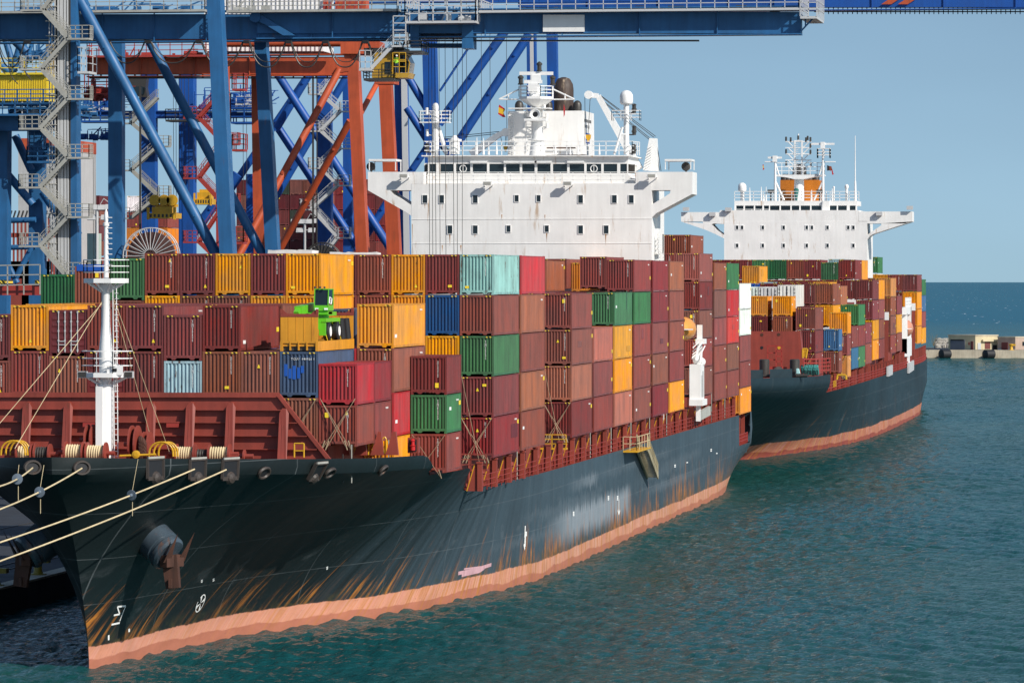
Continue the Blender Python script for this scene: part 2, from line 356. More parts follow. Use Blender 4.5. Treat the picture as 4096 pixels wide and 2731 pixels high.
us1 = [0,.002,.006,.012,.02,.03,.042,.056,.07,.09,.11,.13,.155,.18,.205,.235,.265,.295,.325,.355,.38,.4,.413,.4195,.426,.434,.444,.453,.46,.48,.505,.53,.553,.575,.589,.597,.606,.615,.63,.66,.7,.75,.8,.86,.93,1]
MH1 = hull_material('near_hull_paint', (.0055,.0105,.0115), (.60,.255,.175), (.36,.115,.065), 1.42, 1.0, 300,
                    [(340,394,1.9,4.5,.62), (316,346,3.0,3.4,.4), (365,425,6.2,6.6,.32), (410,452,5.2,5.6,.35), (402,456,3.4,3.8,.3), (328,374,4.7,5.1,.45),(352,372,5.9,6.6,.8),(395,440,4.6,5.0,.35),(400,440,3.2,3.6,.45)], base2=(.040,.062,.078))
ship1 = thing('container_ship', 'nearest container ship with dark hull, orange waterline and white foremast at its bow', 'ship')
hull1 = h1.build('hull', MH1, ship1, us1)
class Hull2(Hull):
    def flare(s, t): q = min(1, max(t, 0) / .9); return .35*q + .65*q*q*(3-2*q)
h2 = Hull2(-63.3,
    [(512,-32),(530,-9),(538,-3.4),(545,0),(551,1.8),(558,4.4),(566,7),(585,11),(600,13.6),(612,15.2),(630,16.8),(656,17.7),(680,18)],
    [(512,0),(513.5,3.5),(516,5.5),(525,10),(535,13),(545,15.6),(555,17.4),(567,18),(680,18)],
    [(512,11.4),(545,10.95),(567,10.9),(680,10)],
    [(567,99),(567.01,11),(568.6,8.5),(830,8.9)], 815, (745, 4.2))
h2.tap = 2.2; h2.ymid = [690 + i * 8 for i in range(8)] + [749 + i * 6 for i in range(12)]
us2 = [0,.003,.008,.015,.025,.04,.06,.08,.1,.125,.15,.18,.21,.24,.27,.3,.325,.327,.334,.34,.36,.4,.45,.5,.56,.62,.68,.75,.82,.9,1]
MH2 = hull_material('far_hull_paint', (.012,.026,.034), (.42,.10,.075), (.22,.035,.028), 1.75, .45, 560, base2=None)
ship2 = thing('container_ship', 'farther container ship with dark blue hull, white bridge wings and orange funnel', 'ship')
hull2 = h2.build('hull', MH2, ship2, us2)

# ---------------------------------------------------------------- decks
def deck(h, ship, name, ya, yb, z, inset=.25, m='deckred'):
    ys = [ya + (yb - ya) * i / 40 for i in range(41)]; r = [(h.xc + max(h.b(y, z) - inset, .05), y, z) for y in ys]; l = [(2 * h.xc - x, y, z) for x, y, _ in r]
    mb = MB(); n = len(r); mb.add(r + l, [(n+i, i, i+1, n+i+1) for i in range(n - 1)]); return mb.build(name, M[m], ship)
deck(h1, ship1, 'forecastle_deck', 252.8, 306, 10.1); deck(h1, ship1, 'main_deck', 306, 489.4, 7.95, .02); deck(h1, ship1, 'mooring_deck', 489.4, 502.9, 4.5)
deck(h2, ship2, 'forecastle_deck', 514, 567, 10.7, .05); deck(h2, ship2, 'main_deck', 567, 814, 8.45, .02)
# ---------------------------------------------------------------- nearer ship: bow
def eyering(h, ship, x, y, rx, rz, name='fairlead', lo=None, hi=None):
    p, n = h.hit(x, y, lo, hi); t = Vector((0,0,1)).cross(n).normalized(); u = n.cross(t); mb = MB(); N = 20
    vs = []; fs = []
    for i in range(N):
        a = 2*PI*i/N; c = math.cos(a); s_ = math.sin(a)
        for k in range(6):
            b_ = 2*PI*k/6; rr = 1 + .22*math.cos(b_); vs.append(p + t*(c*rx*rr) + u*(s_*rz*rr) + n*(.12*math.sin(b_)+.03))
    for i in range(N):
        for k in range(6): fs.append((i*6+k, ((i+1)%N)*6+k, ((i+1)%N)*6+(k+1)%6, i*6+(k+1)%6))
    mb.add(vs, fs); mb.mi = 1
    mb.add([p + t*(math.cos(2*PI*i/N)*rx*.85) + u*(math.sin(2*PI*i/N)*rz*.85) + n*.03 for i in range(N)], [tuple(range(N))])
    return mb.build(name, [M['chock'], M['dark']], ship, True)
M['chock'] = paint('worn_chock_steel', (.055,.042,.035), .5, .4, .3)
for x, y in ((74,1073),(187,1074),(606,1085),(757,1085),(879,1079)): eyering(h1, ship1, x, y, .48, .36)
for x, y in ((356,1075),(453,1076),(528,1076),(728,1081)):     # square roller chocks cut into the bulwark
    p, n = h1.hit(x, y); t = Vector((0,0,1)).cross(n).normalized(); u = n.cross(t); mb = MB(); a, b_ = .75, .58
    for q, r_ in (((-a,-b_),(a,-b_)),((a,-b_),(a,b_)),((a,b_),(-a,b_)),((-a,b_),(-a,-b_))): mb.beam(p+t*q[0]+u*q[1]+n*.04, p+t*r_[0]+u*r_[1]+n*.04, .14, .22)
    mb.mi = 1; mb.add([p+t*i*a*.95+u*j*b_*.95+n*.05 for i, j in ((-1,-1),(1,-1),(1,1),(-1,1))], [(0,1,2,3)])
    mb.mi = 0; mb.lathe(p-u*b_*.95+t*.05, n, [(.0,.42),(.2,.3),(.28,.1)], 12)
    mb.mi = 2; mb.beam(p-t*a+u*(b_+.05)+n*.08, p+t*a+u*(b_+.05)+n*.08, .09, .12)
    mb.build('roller_chock', [M['chock'], M['dark'], M['grey']], ship1)
for sg in (1, -1):      # anchor bolsters and anchors, one on each side of the stem
    p, n = h1.hit(352, 1238); ax = Vector((.72, -.40, -.56)).normalized()
    if sg < 0: p = Vector((2*h1.xc - p.x, p.y, p.z)); ax = Vector((-ax.x, ax.y, ax.z))
    bl = paint('bolster_paint', (.05,.07,.09), .28, .35, .3); mb = MB()
    mb.lathe(p - ax*1.6, ax, [(0,1.18),(2.5,1.14),(2.55,1.06),(2.7,1.06),(2.8,1.14),(3.05,1.12),(3.2,.98),(3.2,.4)], 36); mb.build('anchor_bolster', bl, ship1, True)
    o = p + ax*1.45; dn = Vector((0,0,-1)); sd = ax.cross(dn).normalized(); mb = MB(); fwd = ax
    mb.beam(o+fwd*.15+dn*.0, o+fwd*.5+dn*1.75, .95, .6, .8, .5); mb.beam(o+fwd*.35+dn*.2-sd*.75, o+fwd*.35+dn*.2+sd*.75, .55, .7)
    for k in (-1, 1):   # flukes point up on both sides of the shank
        c = o + fwd*.55 + dn*.15 + sd*k*.62; mb.add([c+sd*.32, c-sd*.32, c-fwd*.25+dn*.1, c+Vector((.8*sg,-.2,1.75))+sd*k*.12], [(0,1,3),(1,2,3),(2,0,3),(0,2,1)])
        c2 = o + fwd*.6 + dn*1.1 + sd*k*.36; mb.beam(c2, c2+dn*.55, .18, .3)
    mb.build('anchor', M['rust'], ship1)
# painted marks on the bow
mk = MB(); mkp = []
def mark(pts, wd, h=h1, ship=ship1, mname='hull_mark', m='cwhite', lo=None, hi=None):
    """a painted line following the hull, given by picture points"""
    out = []
    for i in range(len(pts) - 1):
        k = max(1, int(math.hypot(pts[i+1][0]-pts[i][0], pts[i+1][1]-pts[i][1]) / 8))
        out += [(pts[i][0]+(pts[i+1][0]-pts[i][0])*j/k, pts[i][1]+(pts[i+1][1]-pts[i][1])*j/k) for j in range(k)]
    out.append(pts[-1]); mb = MB(); ps = [h.hit(x, y, lo, hi) for x, y in out]
    for (p, n), (q, n2) in zip(ps, ps[1:]):
        d = (q - p).normalized(); s_ = d.cross(n).normalized() * wd / 2
        mb.add([p-s_+n*.02, p+s_+n*.02, q+s_+n2*.02, q-s_+n2*.02], [(0,1,2,3)])
    return mb.build(mname, M[m], ship)
mark([(261,1412),(274.3,1409.3),(269,1392.5),(287.7,1390.6),(274.3,1425.4)], .11)
mark([(255.6,1433.4),(274.3,1429.4)], .11)
pc, nc = h1.hit(459, 1384)      # bow thruster sign: crossed circle
tt = Vector((0,0,1)).cross(nc).normalized(); uu = nc.cross(tt); mb = MB()
for i in range(24):
    a, b_ = 2*PI*i/24, 2*PI*(i+1)/24
    if i not in (9, 10): mb.add([pc+nc*.05+(tt*math.cos(q)+uu*math.sin(q))*r_*.62 for q, r_ in ((a,1),(b_,1),(b_,.88),(a,.88))], [(0,1,2,3)])
for a in (.5, .5+PI/2, .5+PI, .5+1.5*PI): mb.add([pc+nc*.05, pc+nc*.05+(tt*math.cos(a-.25)+uu*math.sin(a-.25))*.56, pc+nc*.05+(tt*math.cos(a+.2)+uu*math.sin(a+.2))*.56], [(0,1,2)])
mb.build('hull_mark', M['cwhite'], ship1)
for x, y, n_ in ((249,1460,3),(296,1445,2),(463,1332,2),(490,1329,2),(751,1302,2),(1208,1222,3),(1317,1176,3),(1397,1140,3),(1418,1140,3),(1550,1068,2),(1578,1062,1),(1633,1032,2),(1646,1041,1)):
    for k in range(n_): mark([(x-1.7, y+k*3.6), (x+1.7, y+k*3.6-.5)], .11)
for x, y in ((1206,1231),(1421,1147),(1511,1076*1.085)):        # tug push arrows
    if y < 1160: mark([(x, y), (x, y+28)], .3); mark([(x-2.6, y+24), (x, y+33)], .22); mark([(x+2.6, y+24), (x, y+33)], .22)
    elif x == 1206: mark([(x, y-24), (x-1, y+2)], .35); mark([(x, y), (x-1, y+24)], .5); mark([(x-3.4, y+18), (x-1, y+30)], .25)
pk = paint('pink_scrape', (.6,.35,.38), .6, .3)
M['pink'] = pk
for pts, w_ in (([(1052,1316),(1090,1308),(1128,1296)], .26),([(1060,1321),(1100,1312),(1112,1304)], .2),([(1065,1306),(1104,1301)], .12)): mark(pts, w_, mname='scrape_mark', m='pink')
# breakwater on the foredeck
YB = 272.0; mb = MB(); mb.slab([(-70,907),(640,908),(772,1075),(772,1090),(-70,1090)], YB, .12); bw = mb.build('breakwater', M['deckred'], ship1)
mb = MB()
for x in (-28, 67, 161, 256, 352, 442, 534, 656):     # stiffening brackets, deeper towards the deck
    p = at(x, 922 if x < 640 else 935, YB); q = at(x, 1090, YB); dd = 1.35 if x != 442 else 1.5; w_ = .09
    for s_ in (-1, 1): pass
    mb.add([(p.x-w_,YB,p.z),(p.x+w_,YB,p.z),(q.x+w_,YB,q.z),(q.x-w_,YB,q.z),(p.x-w_,YB-.45,p.z-.15),(p.x+w_,YB-.45,p.z-.15),(q.x+w_,YB-dd,q.z),(q.x-w_,YB-dd,q.z)],
           [(0,1,2,3),(4,7,6,5),(0,4,5,1),(1,5,6,2),(3,2,6,7),(0,3,7,4)])
    mb.add([(p.x-.3,YB-.46,p.z-.35),(p.x-.12,YB-.46,p.z-.05),(p.x+.12,YB-.46,p.z-.05),(p.x+.3,YB-.46,p.z-.35),(q.x+.3,YB-dd-.01,q.z),(q.x-.3,YB-dd-.01,q.z)], [(5,4,3,2,1,0)])
mb.build('bracket', M['deckred'], bw)
mb = MB()
for y in (938, 967, 997, 1027):
    a = at(-70, y, YB); b_ = at(640 + (y - 908) * .75, y, YB); mb.box((a.x, YB-.32, a.z-.03), (b_.x, YB, a.z+.03))
mb.build('stiffener', M['deckred'], bw)
mb = MB(); mb.beam(at(-70,906.5,YB-.05), at(641,907,YB-.05), .3, .3); mb.beam(at(640,907,YB-.1), at(773,1077,YB-.1), .35, .22); mb.build('top_flange', M['deckred'], bw)
mb = MB(); mb.rect(190, 967, 218, 980, YB-.3, .25); mb.rect(382, 968, 411, 981, YB-.3, .25); mb.build('junction_box', M['redrail'], bw)
# foremast
YM = 264.0; fm = MB(); c0 = at(243, 1045, YM)
def mz(y): return at(243, y, YM).z
prof = [(10.0,.62),(mz(885),.60)]
mb = MB(); mb.lathe((c0.x, YM, 0), (0,0,1), [(10.1,.48),(mz(882),.47),(mz(880),.36),(mz(852),.40),(mz(805),.42),(mz(745),.27),(mz(668),.25),(mz(655),.42),(mz(650),.42)], 18)
mb.box((c0.x-.48, YM-.62, 10.1), (c0.x-.05, YM-.3, mz(887)))
mast = mb.build('foremast', M['white2'], ship1, True)
mb = MB(); mb.lathe((c0.x+.02, YM, 0), (0,0,1), [(mz(650),.16),(mz(520),.13),(mz(519),.2),(mz(512),.2),(mz(511),.1),(mz(505),.14),(mz(498),.14),(mz(488),.1),(mz(480),.02)], 12)
for y in (500+i*12 for i in range(11)): mb.tube((c0.x+.15, YM-.1, mz(y)), (c0.x+.42, YM-.1, mz(y)), .03, 6)
mb.build('topmast', M['white2'], mast, True)
for y, x0, x1, hh in ((866, 192, 300, 1.75), (650, 196, 292, 1.5)):
    a = at(x0, y, YM); b_ = at(x1, y, YM); cx = (a.x+b_.x)/2; rx = (b_.x-a.x)/2; mb = MB()
    rg = [(cx+rx*math.cos(2*PI*i/8+PI/8)*1.08, YM+1.1*math.sin(2*PI*i/8+PI/8), a.z) for i in range(9)]
    mb.add([p for p in rg[:8]] + [(p[0],p[1],p[2]+.28) for p in rg[:8]], [tuple(range(7,-1,-1)), tuple(range(8,16))] + [(i,(i+1)%8,8+(i+1)%8,8+i) for i in range(8)])
    for i in range(8): mb.beam((c0.x, YM, a.z-.7), (rg[i][0]*.8+c0.x*.2, rg[i][1]*.8+YM*.2, a.z), .06, .12)
    mb.rail([(p[0],p[1],p[2]+.28) for p in rg], hh*.75, 1.2, .026); mb.build('mast_platform', M['white2'], mast)
mb = MB(); a = at(264, 850, YM-.9); mb.add([a+Vector(v) for v in ((-.5,0,-.3),(.5,0,-.3),(.5,0,.3),(-.5,0,.3),(-.2,.9,-.15),(.2,.9,-.15),(.2,.9,.15),(-.2,.9,.15))], [(0,1,2,3),(0,4,5,1),(1,5,6,2),(2,6,7,3),(3,7,4,0),(7,6,5,4)])
mb.mi = 1; mb.rect(258, 846, 268, 853, YM-.95, .04); mb.build('fog_horn', [M['white2'], M['dark']], mast)
for x in (190, 296):
    mb = MB(); p = at(x, 860, YM-.5); mb.box(p+Vector((-.28,-.15,-.2)), p+Vector((.28,.2,.2))); mb.mi = 1; mb.box(p+Vector((-.24,-.18,-.16)), p+Vector((.24,-.14,.16))); mb.build('floodlight', [M['lgrey'], M['steel']], mast)
mb = MB()
for s_ in (-.22, .22): mb.tube((c0.x+.75+s_*.5, YM-.35, 11), (c0.x+.62+s_*.5, YM-.3, mz(655)), .03, 5)
for k in range(34): z = 11.2+k*.33; mb.tube((c0.x+.63, YM-.35, z), (c0.x+.87, YM-.35, z), .02, 4)
mb.build('ladder', M['white2'], mast)
for x0, y0, x1, y1 in ((237,688,34,1030),(238,692,-12,985),(262,688,390,1040),(258,686,345,1000)):
    mb = MB(); mb.tube(at(x0,y0,YM), at(x1,y1,YM+(-8 if x1 < 200 else 6)), .02, 5); mb.build('mast_stay', M['rope'], ship1)
# mooring winches: drums wound with rope, and bent hose racks
def winch(x, y, r, wd, rope=True, Yw=None):
    Yw = Yw or (266.5 if x > 300 else 262)
    c = at(x, y, Yw); mb = MB(); mb.box((c.x-wd/2-.3, Yw-.3, 10.05), (c.x+wd/2+.3, Yw+.6, c.z-r*.6))
    for s_ in (-1, 1): mb.lathe((c.x+s_*wd/2, Yw, c.z), (1,0,0), [(-.05,r),(.05,r)], 24)
    mb.tube((c.x-wd/2-.5, Yw, c.z), (c.x+wd/2+.55, Yw, c.z), .14, 10); o = mb.build('mooring_winch', M['deckred'], ship1)
    if rope:
        mb = MB(); pr = []
        n = max(3, int(wd/.14))
        for k in range(n): pr += [((k+.1)*wd/n-wd/2, r*.62), ((k+.5)*wd/n-wd/2, r*.74), ((k+.9)*wd/n-wd/2, r*.62)]
        mb.lathe((c.x, Yw, c.z), (1,0,0), pr, 20); mb.build('rope_coil', M['rope'] if rope == 1 else M['steel'], o, True)
for a in ((62,1040,.62,1.1,1),(95,1042,.62,1.1,2),(172,1038,.66,1.1,1),(222,1040,.66,1.15,1),(427,1042,.62,1.15,1),(505,1042,.62,1.25,1),(467,1044,.5,.8,2),(545,1047,.4,.9,0)): winch(*a)
for x, y, r in ((208,1010,.95),(310,1020,1.15),(338,1025,.9)): winch(x, y, r, .35, 0, 264)
mb = MB()
for k in range(9):
    a = at(325 + (k % 2) * 5, 1012+k*4.2, 262); mb.lathe(a, (1,0,.3), [(-.12,.2),(-.08,.3),(.08,.3),(.12,.2)], 10)
mb.build('anchor_chain', M['rust'], ship1, True)
for x0, y0 in ((340, 1048), (0, 1045)):
    for k in range(3):
        mb = MB(); pts = []
        for i in range(13):
            t = PI*i/12; pts.append(at(x0+30+k*8-28*math.cos(t)*(1-.1*k), y0-33*math.sin(t)**.7, 260.5+k*.7))
        mb.pipe(pts, .06, 6); mb.build('hose_rack', M['yellow'], ship1, True)
mb = MB(); a = at(313, 1043, 258.5); mb.lathe(a, (0,-1,0), [(0,.24),(.1,.24),(.13,.12)], 16); mb.tube(a+Vector((-1,0,-.1)), a+Vector((1.2,0,0)), .07); mb.build('valve_wheel', M['yellow'], ship1)
mb = MB(); p = [at(x,y,270) for x,y in ((676,1018),(698,1018),(698,1050),(676,1050))]; mb.pipe([p[3],p[0],p[1],p[2]], .05); mb.tube(at(677,1035,270), at(698,1035,270), .04); mb.build('hand_rail', M['yellow'], ship1)
# stores and brackets on the fore side deck, red lamp box
mb = MB(); mb.rect(936, 1005, 961, 1040, 285, .7); mb.mi = 1; mb.rect(940, 1009, 957, 1036, 284.96, .02); mb.build('lamp_box', [M['deckred'], M['dark']], ship1)
lm = mat('red_lantern', (.5,.02,.02), .3); mb = MB(); mb.lathe(at(948,1034,284.9), (0,0,1), [(0,.16),(.25,.16),(.3,.22),(.35,.12),(.6,.12),(.62,.18),(.75,.05)], 12); mb.build('lantern', lm, ship1)
for x in (790, 830, 868, 902):
    mb = MB(); q = at(x, 1045, 281); mb.add([(q.x-.5,281,q.z),(q.x+.35,281,q.z),(q.x+.2,281,q.z+1.5),(q.x+.0,281,q.z+1.5),(q.x-.5,281.35,q.z),(q.x+.35,281.35,q.z),(q.x+.2,281.35,q.z+1.5),(q.x,281.35,q.z+1.5)], [(0,1,2,3),(7,6,5,4),(0,4,5,1),(1,5,6,2),(2,6,7,3),(3,7,4,0)]); mb.build('deck_bracket', M['deckred'], ship1)
for x in (800, 815, 846, 857, 878):
    mb = MB(); mb.pipe([at(x,1044,283), at(x,1008,283), at(x+6,1003,283), at(x+9,1008,283), at(x+9,1044,283)], .05); mb.build('hoop_rail', M['yellow'], ship1)
# hatch coaming, stanchions, rails along the side
mb = MB(); mb.box((-75, 275.5, 10.2), (-53.7, 300, 12.45)); mb.box((-77, 287.5, 9.6), (-51.9, 301.6, 9.95)); mb.box((-77.5, 301, 8), (-51.6, 436.5, 10.12)); mb.box((-77.5, 449.2, 8), (-51.6, 489, 10.05)); mb.box((-77.5, 449.2, 10), (-49.4, 462.2, 11.0)); mb.box((-77, 490, 4.4), (-51.6, 503, 7.95))
mb.build('hatch_coaming', M['deckred'], ship1)
Ypost = [309.5 + i * 6.78 for i in range(27)]
def stanchion(y, xs=-49.25, z0=8.05, z1=10.0, ship=ship1):
    mb = MB(); mb.box((xs-.36, y-.16, z0), (xs-.02, y+.16, z1)); mb.box((xs-.42, y-.2, z1), (xs+.02, y+.2, z1+.12))
    for s_ in (0,): mb.add([(xs-1.1,y-.03,z0),(xs-.36,y-.03,z0),(xs-.36,y-.03,z1-.05),(xs-.52,y-.03,z1-.05),(xs-1.1,y+.03,z0),(xs-.36,y+.03,z0),(xs-.36,y+.03,z1-.05),(xs-.52,y+.03,z1-.05)], [(0,1,2,3),(7,6,5,4),(0,4,5,1),(2,6,7,3),(3,7,4,0)])
    mb.mi = 1; mb.beam((xs-1.12,y-.05,z0), (xs-.55,y-.05,z1-.05), .06, .05); return mb.build('stanchion', [M['deckred'], M['yellow']], ship)
for y in Ypost: stanchion(y)
for i, (a, b_) in enumerate(zip(Ypost, Ypost[1:])):
    mb = MB(); mb.rail([(-49.3, a+.35, 8.05), (-49.3, b_-.5, 8.05)], 1.1, 2.0, .02); mb.build('side_rail', M['redrail'], ship1)
for y in [311 + i * 13.6 for i in range(13)]:
    mb = MB(); mb.tube((-50.8, y+2, 8), (-50.8, y+2, 10.1), .07, 8); mb.build('vent_post', M['deckred'], ship1)
    mb = MB(); mb.lathe((-50.4, y+4.4, 8), (0,0,1), [(0,.3),(1.0,.3),(1.05,.42),(1.3,.42),(1.4,.1)], 12); mb.build('vent_head', M['deckred'], ship1, True)
# stern: bulwark, pillars under the last bay
mb = MB(); zz = [(502.2,8.2),(503.4,8.0),(504.0,6.5),(503.9,5.2),(503.2,4.2),(502.0,3.4)]
vs = [(-49.2-.15*abs(k-2), y, z) for k, (y, z) in enumerate(zz)] + [(-79.2+.15*abs(k-2), y, z) for k, (y, z) in enumerate(zz)]; n = len(zz)
mb.add(vs, [(i, i+1, n+i+1, n+i) for i in range(n-1)]); mb.add([(-49.2,503.4,8.0),(-49.15,503.9,6.2),(-49.2,502.6,4.2),(-49.2,502.0,4.6),(-49.2,501.9,8.0)], [(0,1,2,3,4)]); mb.build('stern_bulwark', MH1, ship1)
for y in (490.5, 496.5, 501.5):
    mb = MB(); mb.box((-50.2, y-.2, 4.5), (-49.8, y+.2, 7.95)); mb.build('deck_pillar', M['deckred'], ship1)
mb = MB(); mb.rail([(-49.5,490,4.6),(-49.5,501.8,4.6)], 1.1, 1.2, .04); mb.build('side_rail', M['redrail'], ship1)
# accommodation ladder
gw = thing('gangway', None, None); gw.parent = ship1
mb = MB(); YG = at(1463, 1027, X=-48.6).y; a = Vector((-48.9, YG-6.4, 8.0)); b_ = Vector((-48.0, YG+4.6, 8.0)); mb.box((-49.3, YG-5, 7.78), (-47.9, YG+4.6, 7.92)); mb.build('gangway_platform', M['yellow'], gw); mb = MB(); mb.rail([(-48.0,YG-5,7.95),(-48.0,YG+4.6,7.95)], 1.2, 2.0, .026, 1); mb.rail([(-48.0,YG-5,7.95),(-49.2,YG-5,7.95)], 1.2, .8, .026, 1); mb.build('gangway_rail', M['rope'], gw)
p = at(1487, 1030, X=-48.0); q = at(1511, 1095, X=-48.2); mb = MB()
for o in (0, -.95):
    P_, Q_ = p+Vector((o,0,0)), q+Vector((o,0,0)); mb.beam(P_, Q_, .12, .42)
    for k in range(15):
        c = P_.lerp(Q_, k/14); mb.beam(c, c+Vector((0,0,1.25)), .09, .09)
    for h_ in (.65, 1.25): mb.beam(P_+Vector((0,0,h_)), Q_+Vector((0,0,h_)), .07, .07)
for k in range(30): c = p.lerp(q, k/29); mb.box((c.x-.95, c.y-.12, c.z-.03), (c.x, c.y+.12, c.z+.03))
mb.build('gangway_flight', paint('worn_aluminium', (.42,.36,.22), .45, .4, .4), gw)
# ---------------------------------------------------------------- nearer ship: accommodation block
def zoomer(ox, oy, k): return lambda x, y: ((ox + x * k) / 1.7415, (oy + y * k) / 1.7415)
Z3 = zoomer(1400, 200, .60544)          # a close look at the bridge front, in its own units
def window(parent, x0, y0, x1, y1, Y, fr=.05, fm='white2', gm='glass', lean=0):
    a = at(x0, y1, Y); b_ = at(x1, y0, Y); mb = MB()
    for p, q in (((a.x-fr,Y-.07,a.z-fr),(b_.x+fr,Y+.1,a.z)), ((a.x-fr,Y-.07,b_.z),(b_.x+fr,Y+.1,b_.z+fr)), ((a.x-fr,Y-.069,a.z),(a.x,Y+.1,b_.z)), ((b_.x,Y-.069,a.z),(b_.x+fr,Y+.1,b_.z))): mb.box(p, q)
    mb.mi = 1; mb.box((a.x,Y-.02,a.z), (b_.x,Y+.1,b_.z)); return mb.build('window', [M[fm], M[gm]], parent)
YS = 437.5
mb = MB(); L_ = at(945, 500, YS).x; R_ = at(1497, 500, YS).x; zt_ = at(945, 423, YS).z
mb.box((L_, YS, 8), (R_, YS+10.5, zt_)); ss = mb.build('accommodation_block', M['white'], ship1)
mb = MB()
for y in (503.6, 559.5): a = at(945, y, YS).z; mb.box((L_-.01, YS-.035, a-.025), (R_+.01, YS, a+.025))
mb.build('deck_seam', M['white'], ss)
# wings: a beam right across, with a cut-out knee on each side
mb = MB(); D_ = 4.2; Yw = YS + .02
wl = [Z3(*p) for p in ((112,805),(412,805),(412,887),(112,887))]; mb.slab([(845,395),(973,395),(973,422.6),(845,422.6)], Yw, D_)
mb.slab([(845,422.6),(945,422.6),(945,437.2),(896,437.2),(845,437.2)], Yw, D_); mb.slab([(845,437.2),(896,437.2),(903,446),(941,469),(945,471),(945,496),(934,488)], Yw, D_)
mb.build('bridge_wing', M['white'], ss); mb = MB(); mb.slab([(1460,395),(1590,395),(1590,422.6),(1460,422.6)], Yw, D_); mb.slab([(1497,422.6),(1590,422.6),(1590,437.2),(1497,437.2)], Yw, D_); mb.slab([(1590,437.2),(1540,437.2),(1539,444),(1527,452),(1497,470),(1497,500),(1507,490),(1590,446)], Yw, D_)
mb.build('bridge_wing', M['white'], ss)
for x0, x1, s_ in ((847,910,-1),(1527,1588,1)):       # open shelters on the wing tips
    mb = MB(); a = at(x0, 368, YS+.5); b_ = at(x1, 366, YS+.5); mb.box((a.x, YS+.4, a.z-.1), (b_.x, YS+3.6, a.z+.1))
    for x in (a.x+.06, b_.x-.06):
        for y in (YS+.5, YS+3.5): mb.beam((x,y,at(0,395,YS).z), (x,y,a.z), .09, .09)
    mb.build('wing_shelter', M['white2'], ss)
    mb = MB(); c = at(x0+6 if s_ < 0 else x1-12, 384, YS+1.5); mb.lathe(c, (0,-1,.2), [(-.4,.2),(.0,.42),(.3,.45),(.32,.4)], 14); mb.tube(c, c+Vector((0,0,-.5)), .08); mb.build('searchlight', M['steel'], ss, True)
# bridge house set back behind its own deck
YH = YS + 1.5; mb = MB()
ro = Z3(515,698); ro2 = Z3(1842,700)
mb.slab([Z3(515,698),Z3(1842,700),Z3(1836,752),Z3(515,752)], YH, 8); mb.slab([Z3(515,815),Z3(1836,815),(1460,423),(973,423)], YH, 8); mb.slab([(968,357),(1450,357),(1450,359.5),(968,359.5)], YH-.5, 9)
edges = [(515,525),(570,597),(685,700),(795,810),(905,920),(1017,1030),(1122,1137),(1220,1237),(1325,1340),(1435,1450),(1548,1562),(1660,1675),(1765,1785),(1830,1836)]
for a, b_ in edges: mb.slab([Z3(a,752),Z3(b_,752),Z3(b_,815),Z3(a,815)], YH, .3)
mb.rect(974,375,1460,399,YH+7, .2); mb.build('wheelhouse', M['white'], ss)
for i in range(13): p = Z3(edges[i][1], 754); q = Z3(edges[i+1][0], 814); window(ss, p[0], p[1], q[0], q[1], YH+.12, .07)
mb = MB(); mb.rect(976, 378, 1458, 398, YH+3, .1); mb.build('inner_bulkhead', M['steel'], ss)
ring = []
for cx in (747, 1611):
    c = at(*Z3(cx, 785), YH+.05); mb = MB(); N = 16
    for i in range(N):
        t0, t1 = 2*PI*i/N, 2*PI*(i+1)/N; mb.tube(c+Vector((math.cos(t0),0,math.sin(t0)))*.34, c+Vector((math.cos(t1),0,math.sin(t1)))*.34, .05, 5)
    mb.tube(c+Vector((0,0,-.34)), c+Vector((0,0,.34)), .03, 5); mb.build('clear_view_screen', M['white2'], ss)
mb = MB(); mb.slab([Z3(512,820),Z3(1838,820),Z3(1838,884),Z3(512,884)], YH-.2, .05); mb.build('bridge_front_dodger', M['white'], ss)
p = at(973,422,YS+.1); q = at(1460,422,YS+.1); mb = MB(); mb.rail([p, q], 1.15, 1.25, .03); mb.build('bridge_rail', M['white2'], ss)
for x in (355, 908, 1437, 1993):       # floodlights on brackets
    y = 830 if x in (355, 1993) else 880; c = at(*Z3(x, y), YS-.75); mb = MB(); mb.box(c+Vector((-.45,-.2,-.22)), c+Vector((.45,.2,.18))); mb.beam(c+Vector((-.5,.2,-.1)), c+Vector((-.35,.75,-.3)), .08, .08); mb.beam(c+Vector((.5,.2,-.1)), c+Vector((.35,.75,-.3)), .08, .08)
    mb.mi = 1; mb.box(c+Vector((-.36,-.22,-.18)), c+Vector((.36,-.19,.12))); mb.build('floodlight', [M['white2'], M['grey']], ss)
for x in (780, 1000, 1108, 1205, 1420):   # window wipers and sunshade boxes
    mb = MB(); a = at(*Z3(x+15, 740), YH-.3); b_ = at(*Z3(x+125, 740), YH-.3); mb.box((a.x,YH-.35,a.z-.1), (b_.x,YH,a.z+.1)); mb.build('wiper_box', M['white2'], ss)
for xs, y0, y1 in (((480,590,812,1088,1233,1508,1731,1843),960,1012), ((645,812,1034,1287,1508,1677),1160,1213)):
    for x in xs:
        wd = 26 if x in (1088,1233,1034,1287) else 31; p = Z3(x, y0); q = Z3(x+wd, y1 - (10 if wd == 26 else 0)); window(ss, p[0], p[1], q[0], q[1], YS)
ru = paint('rust_run', (.50,.27,.12), .7, .5)
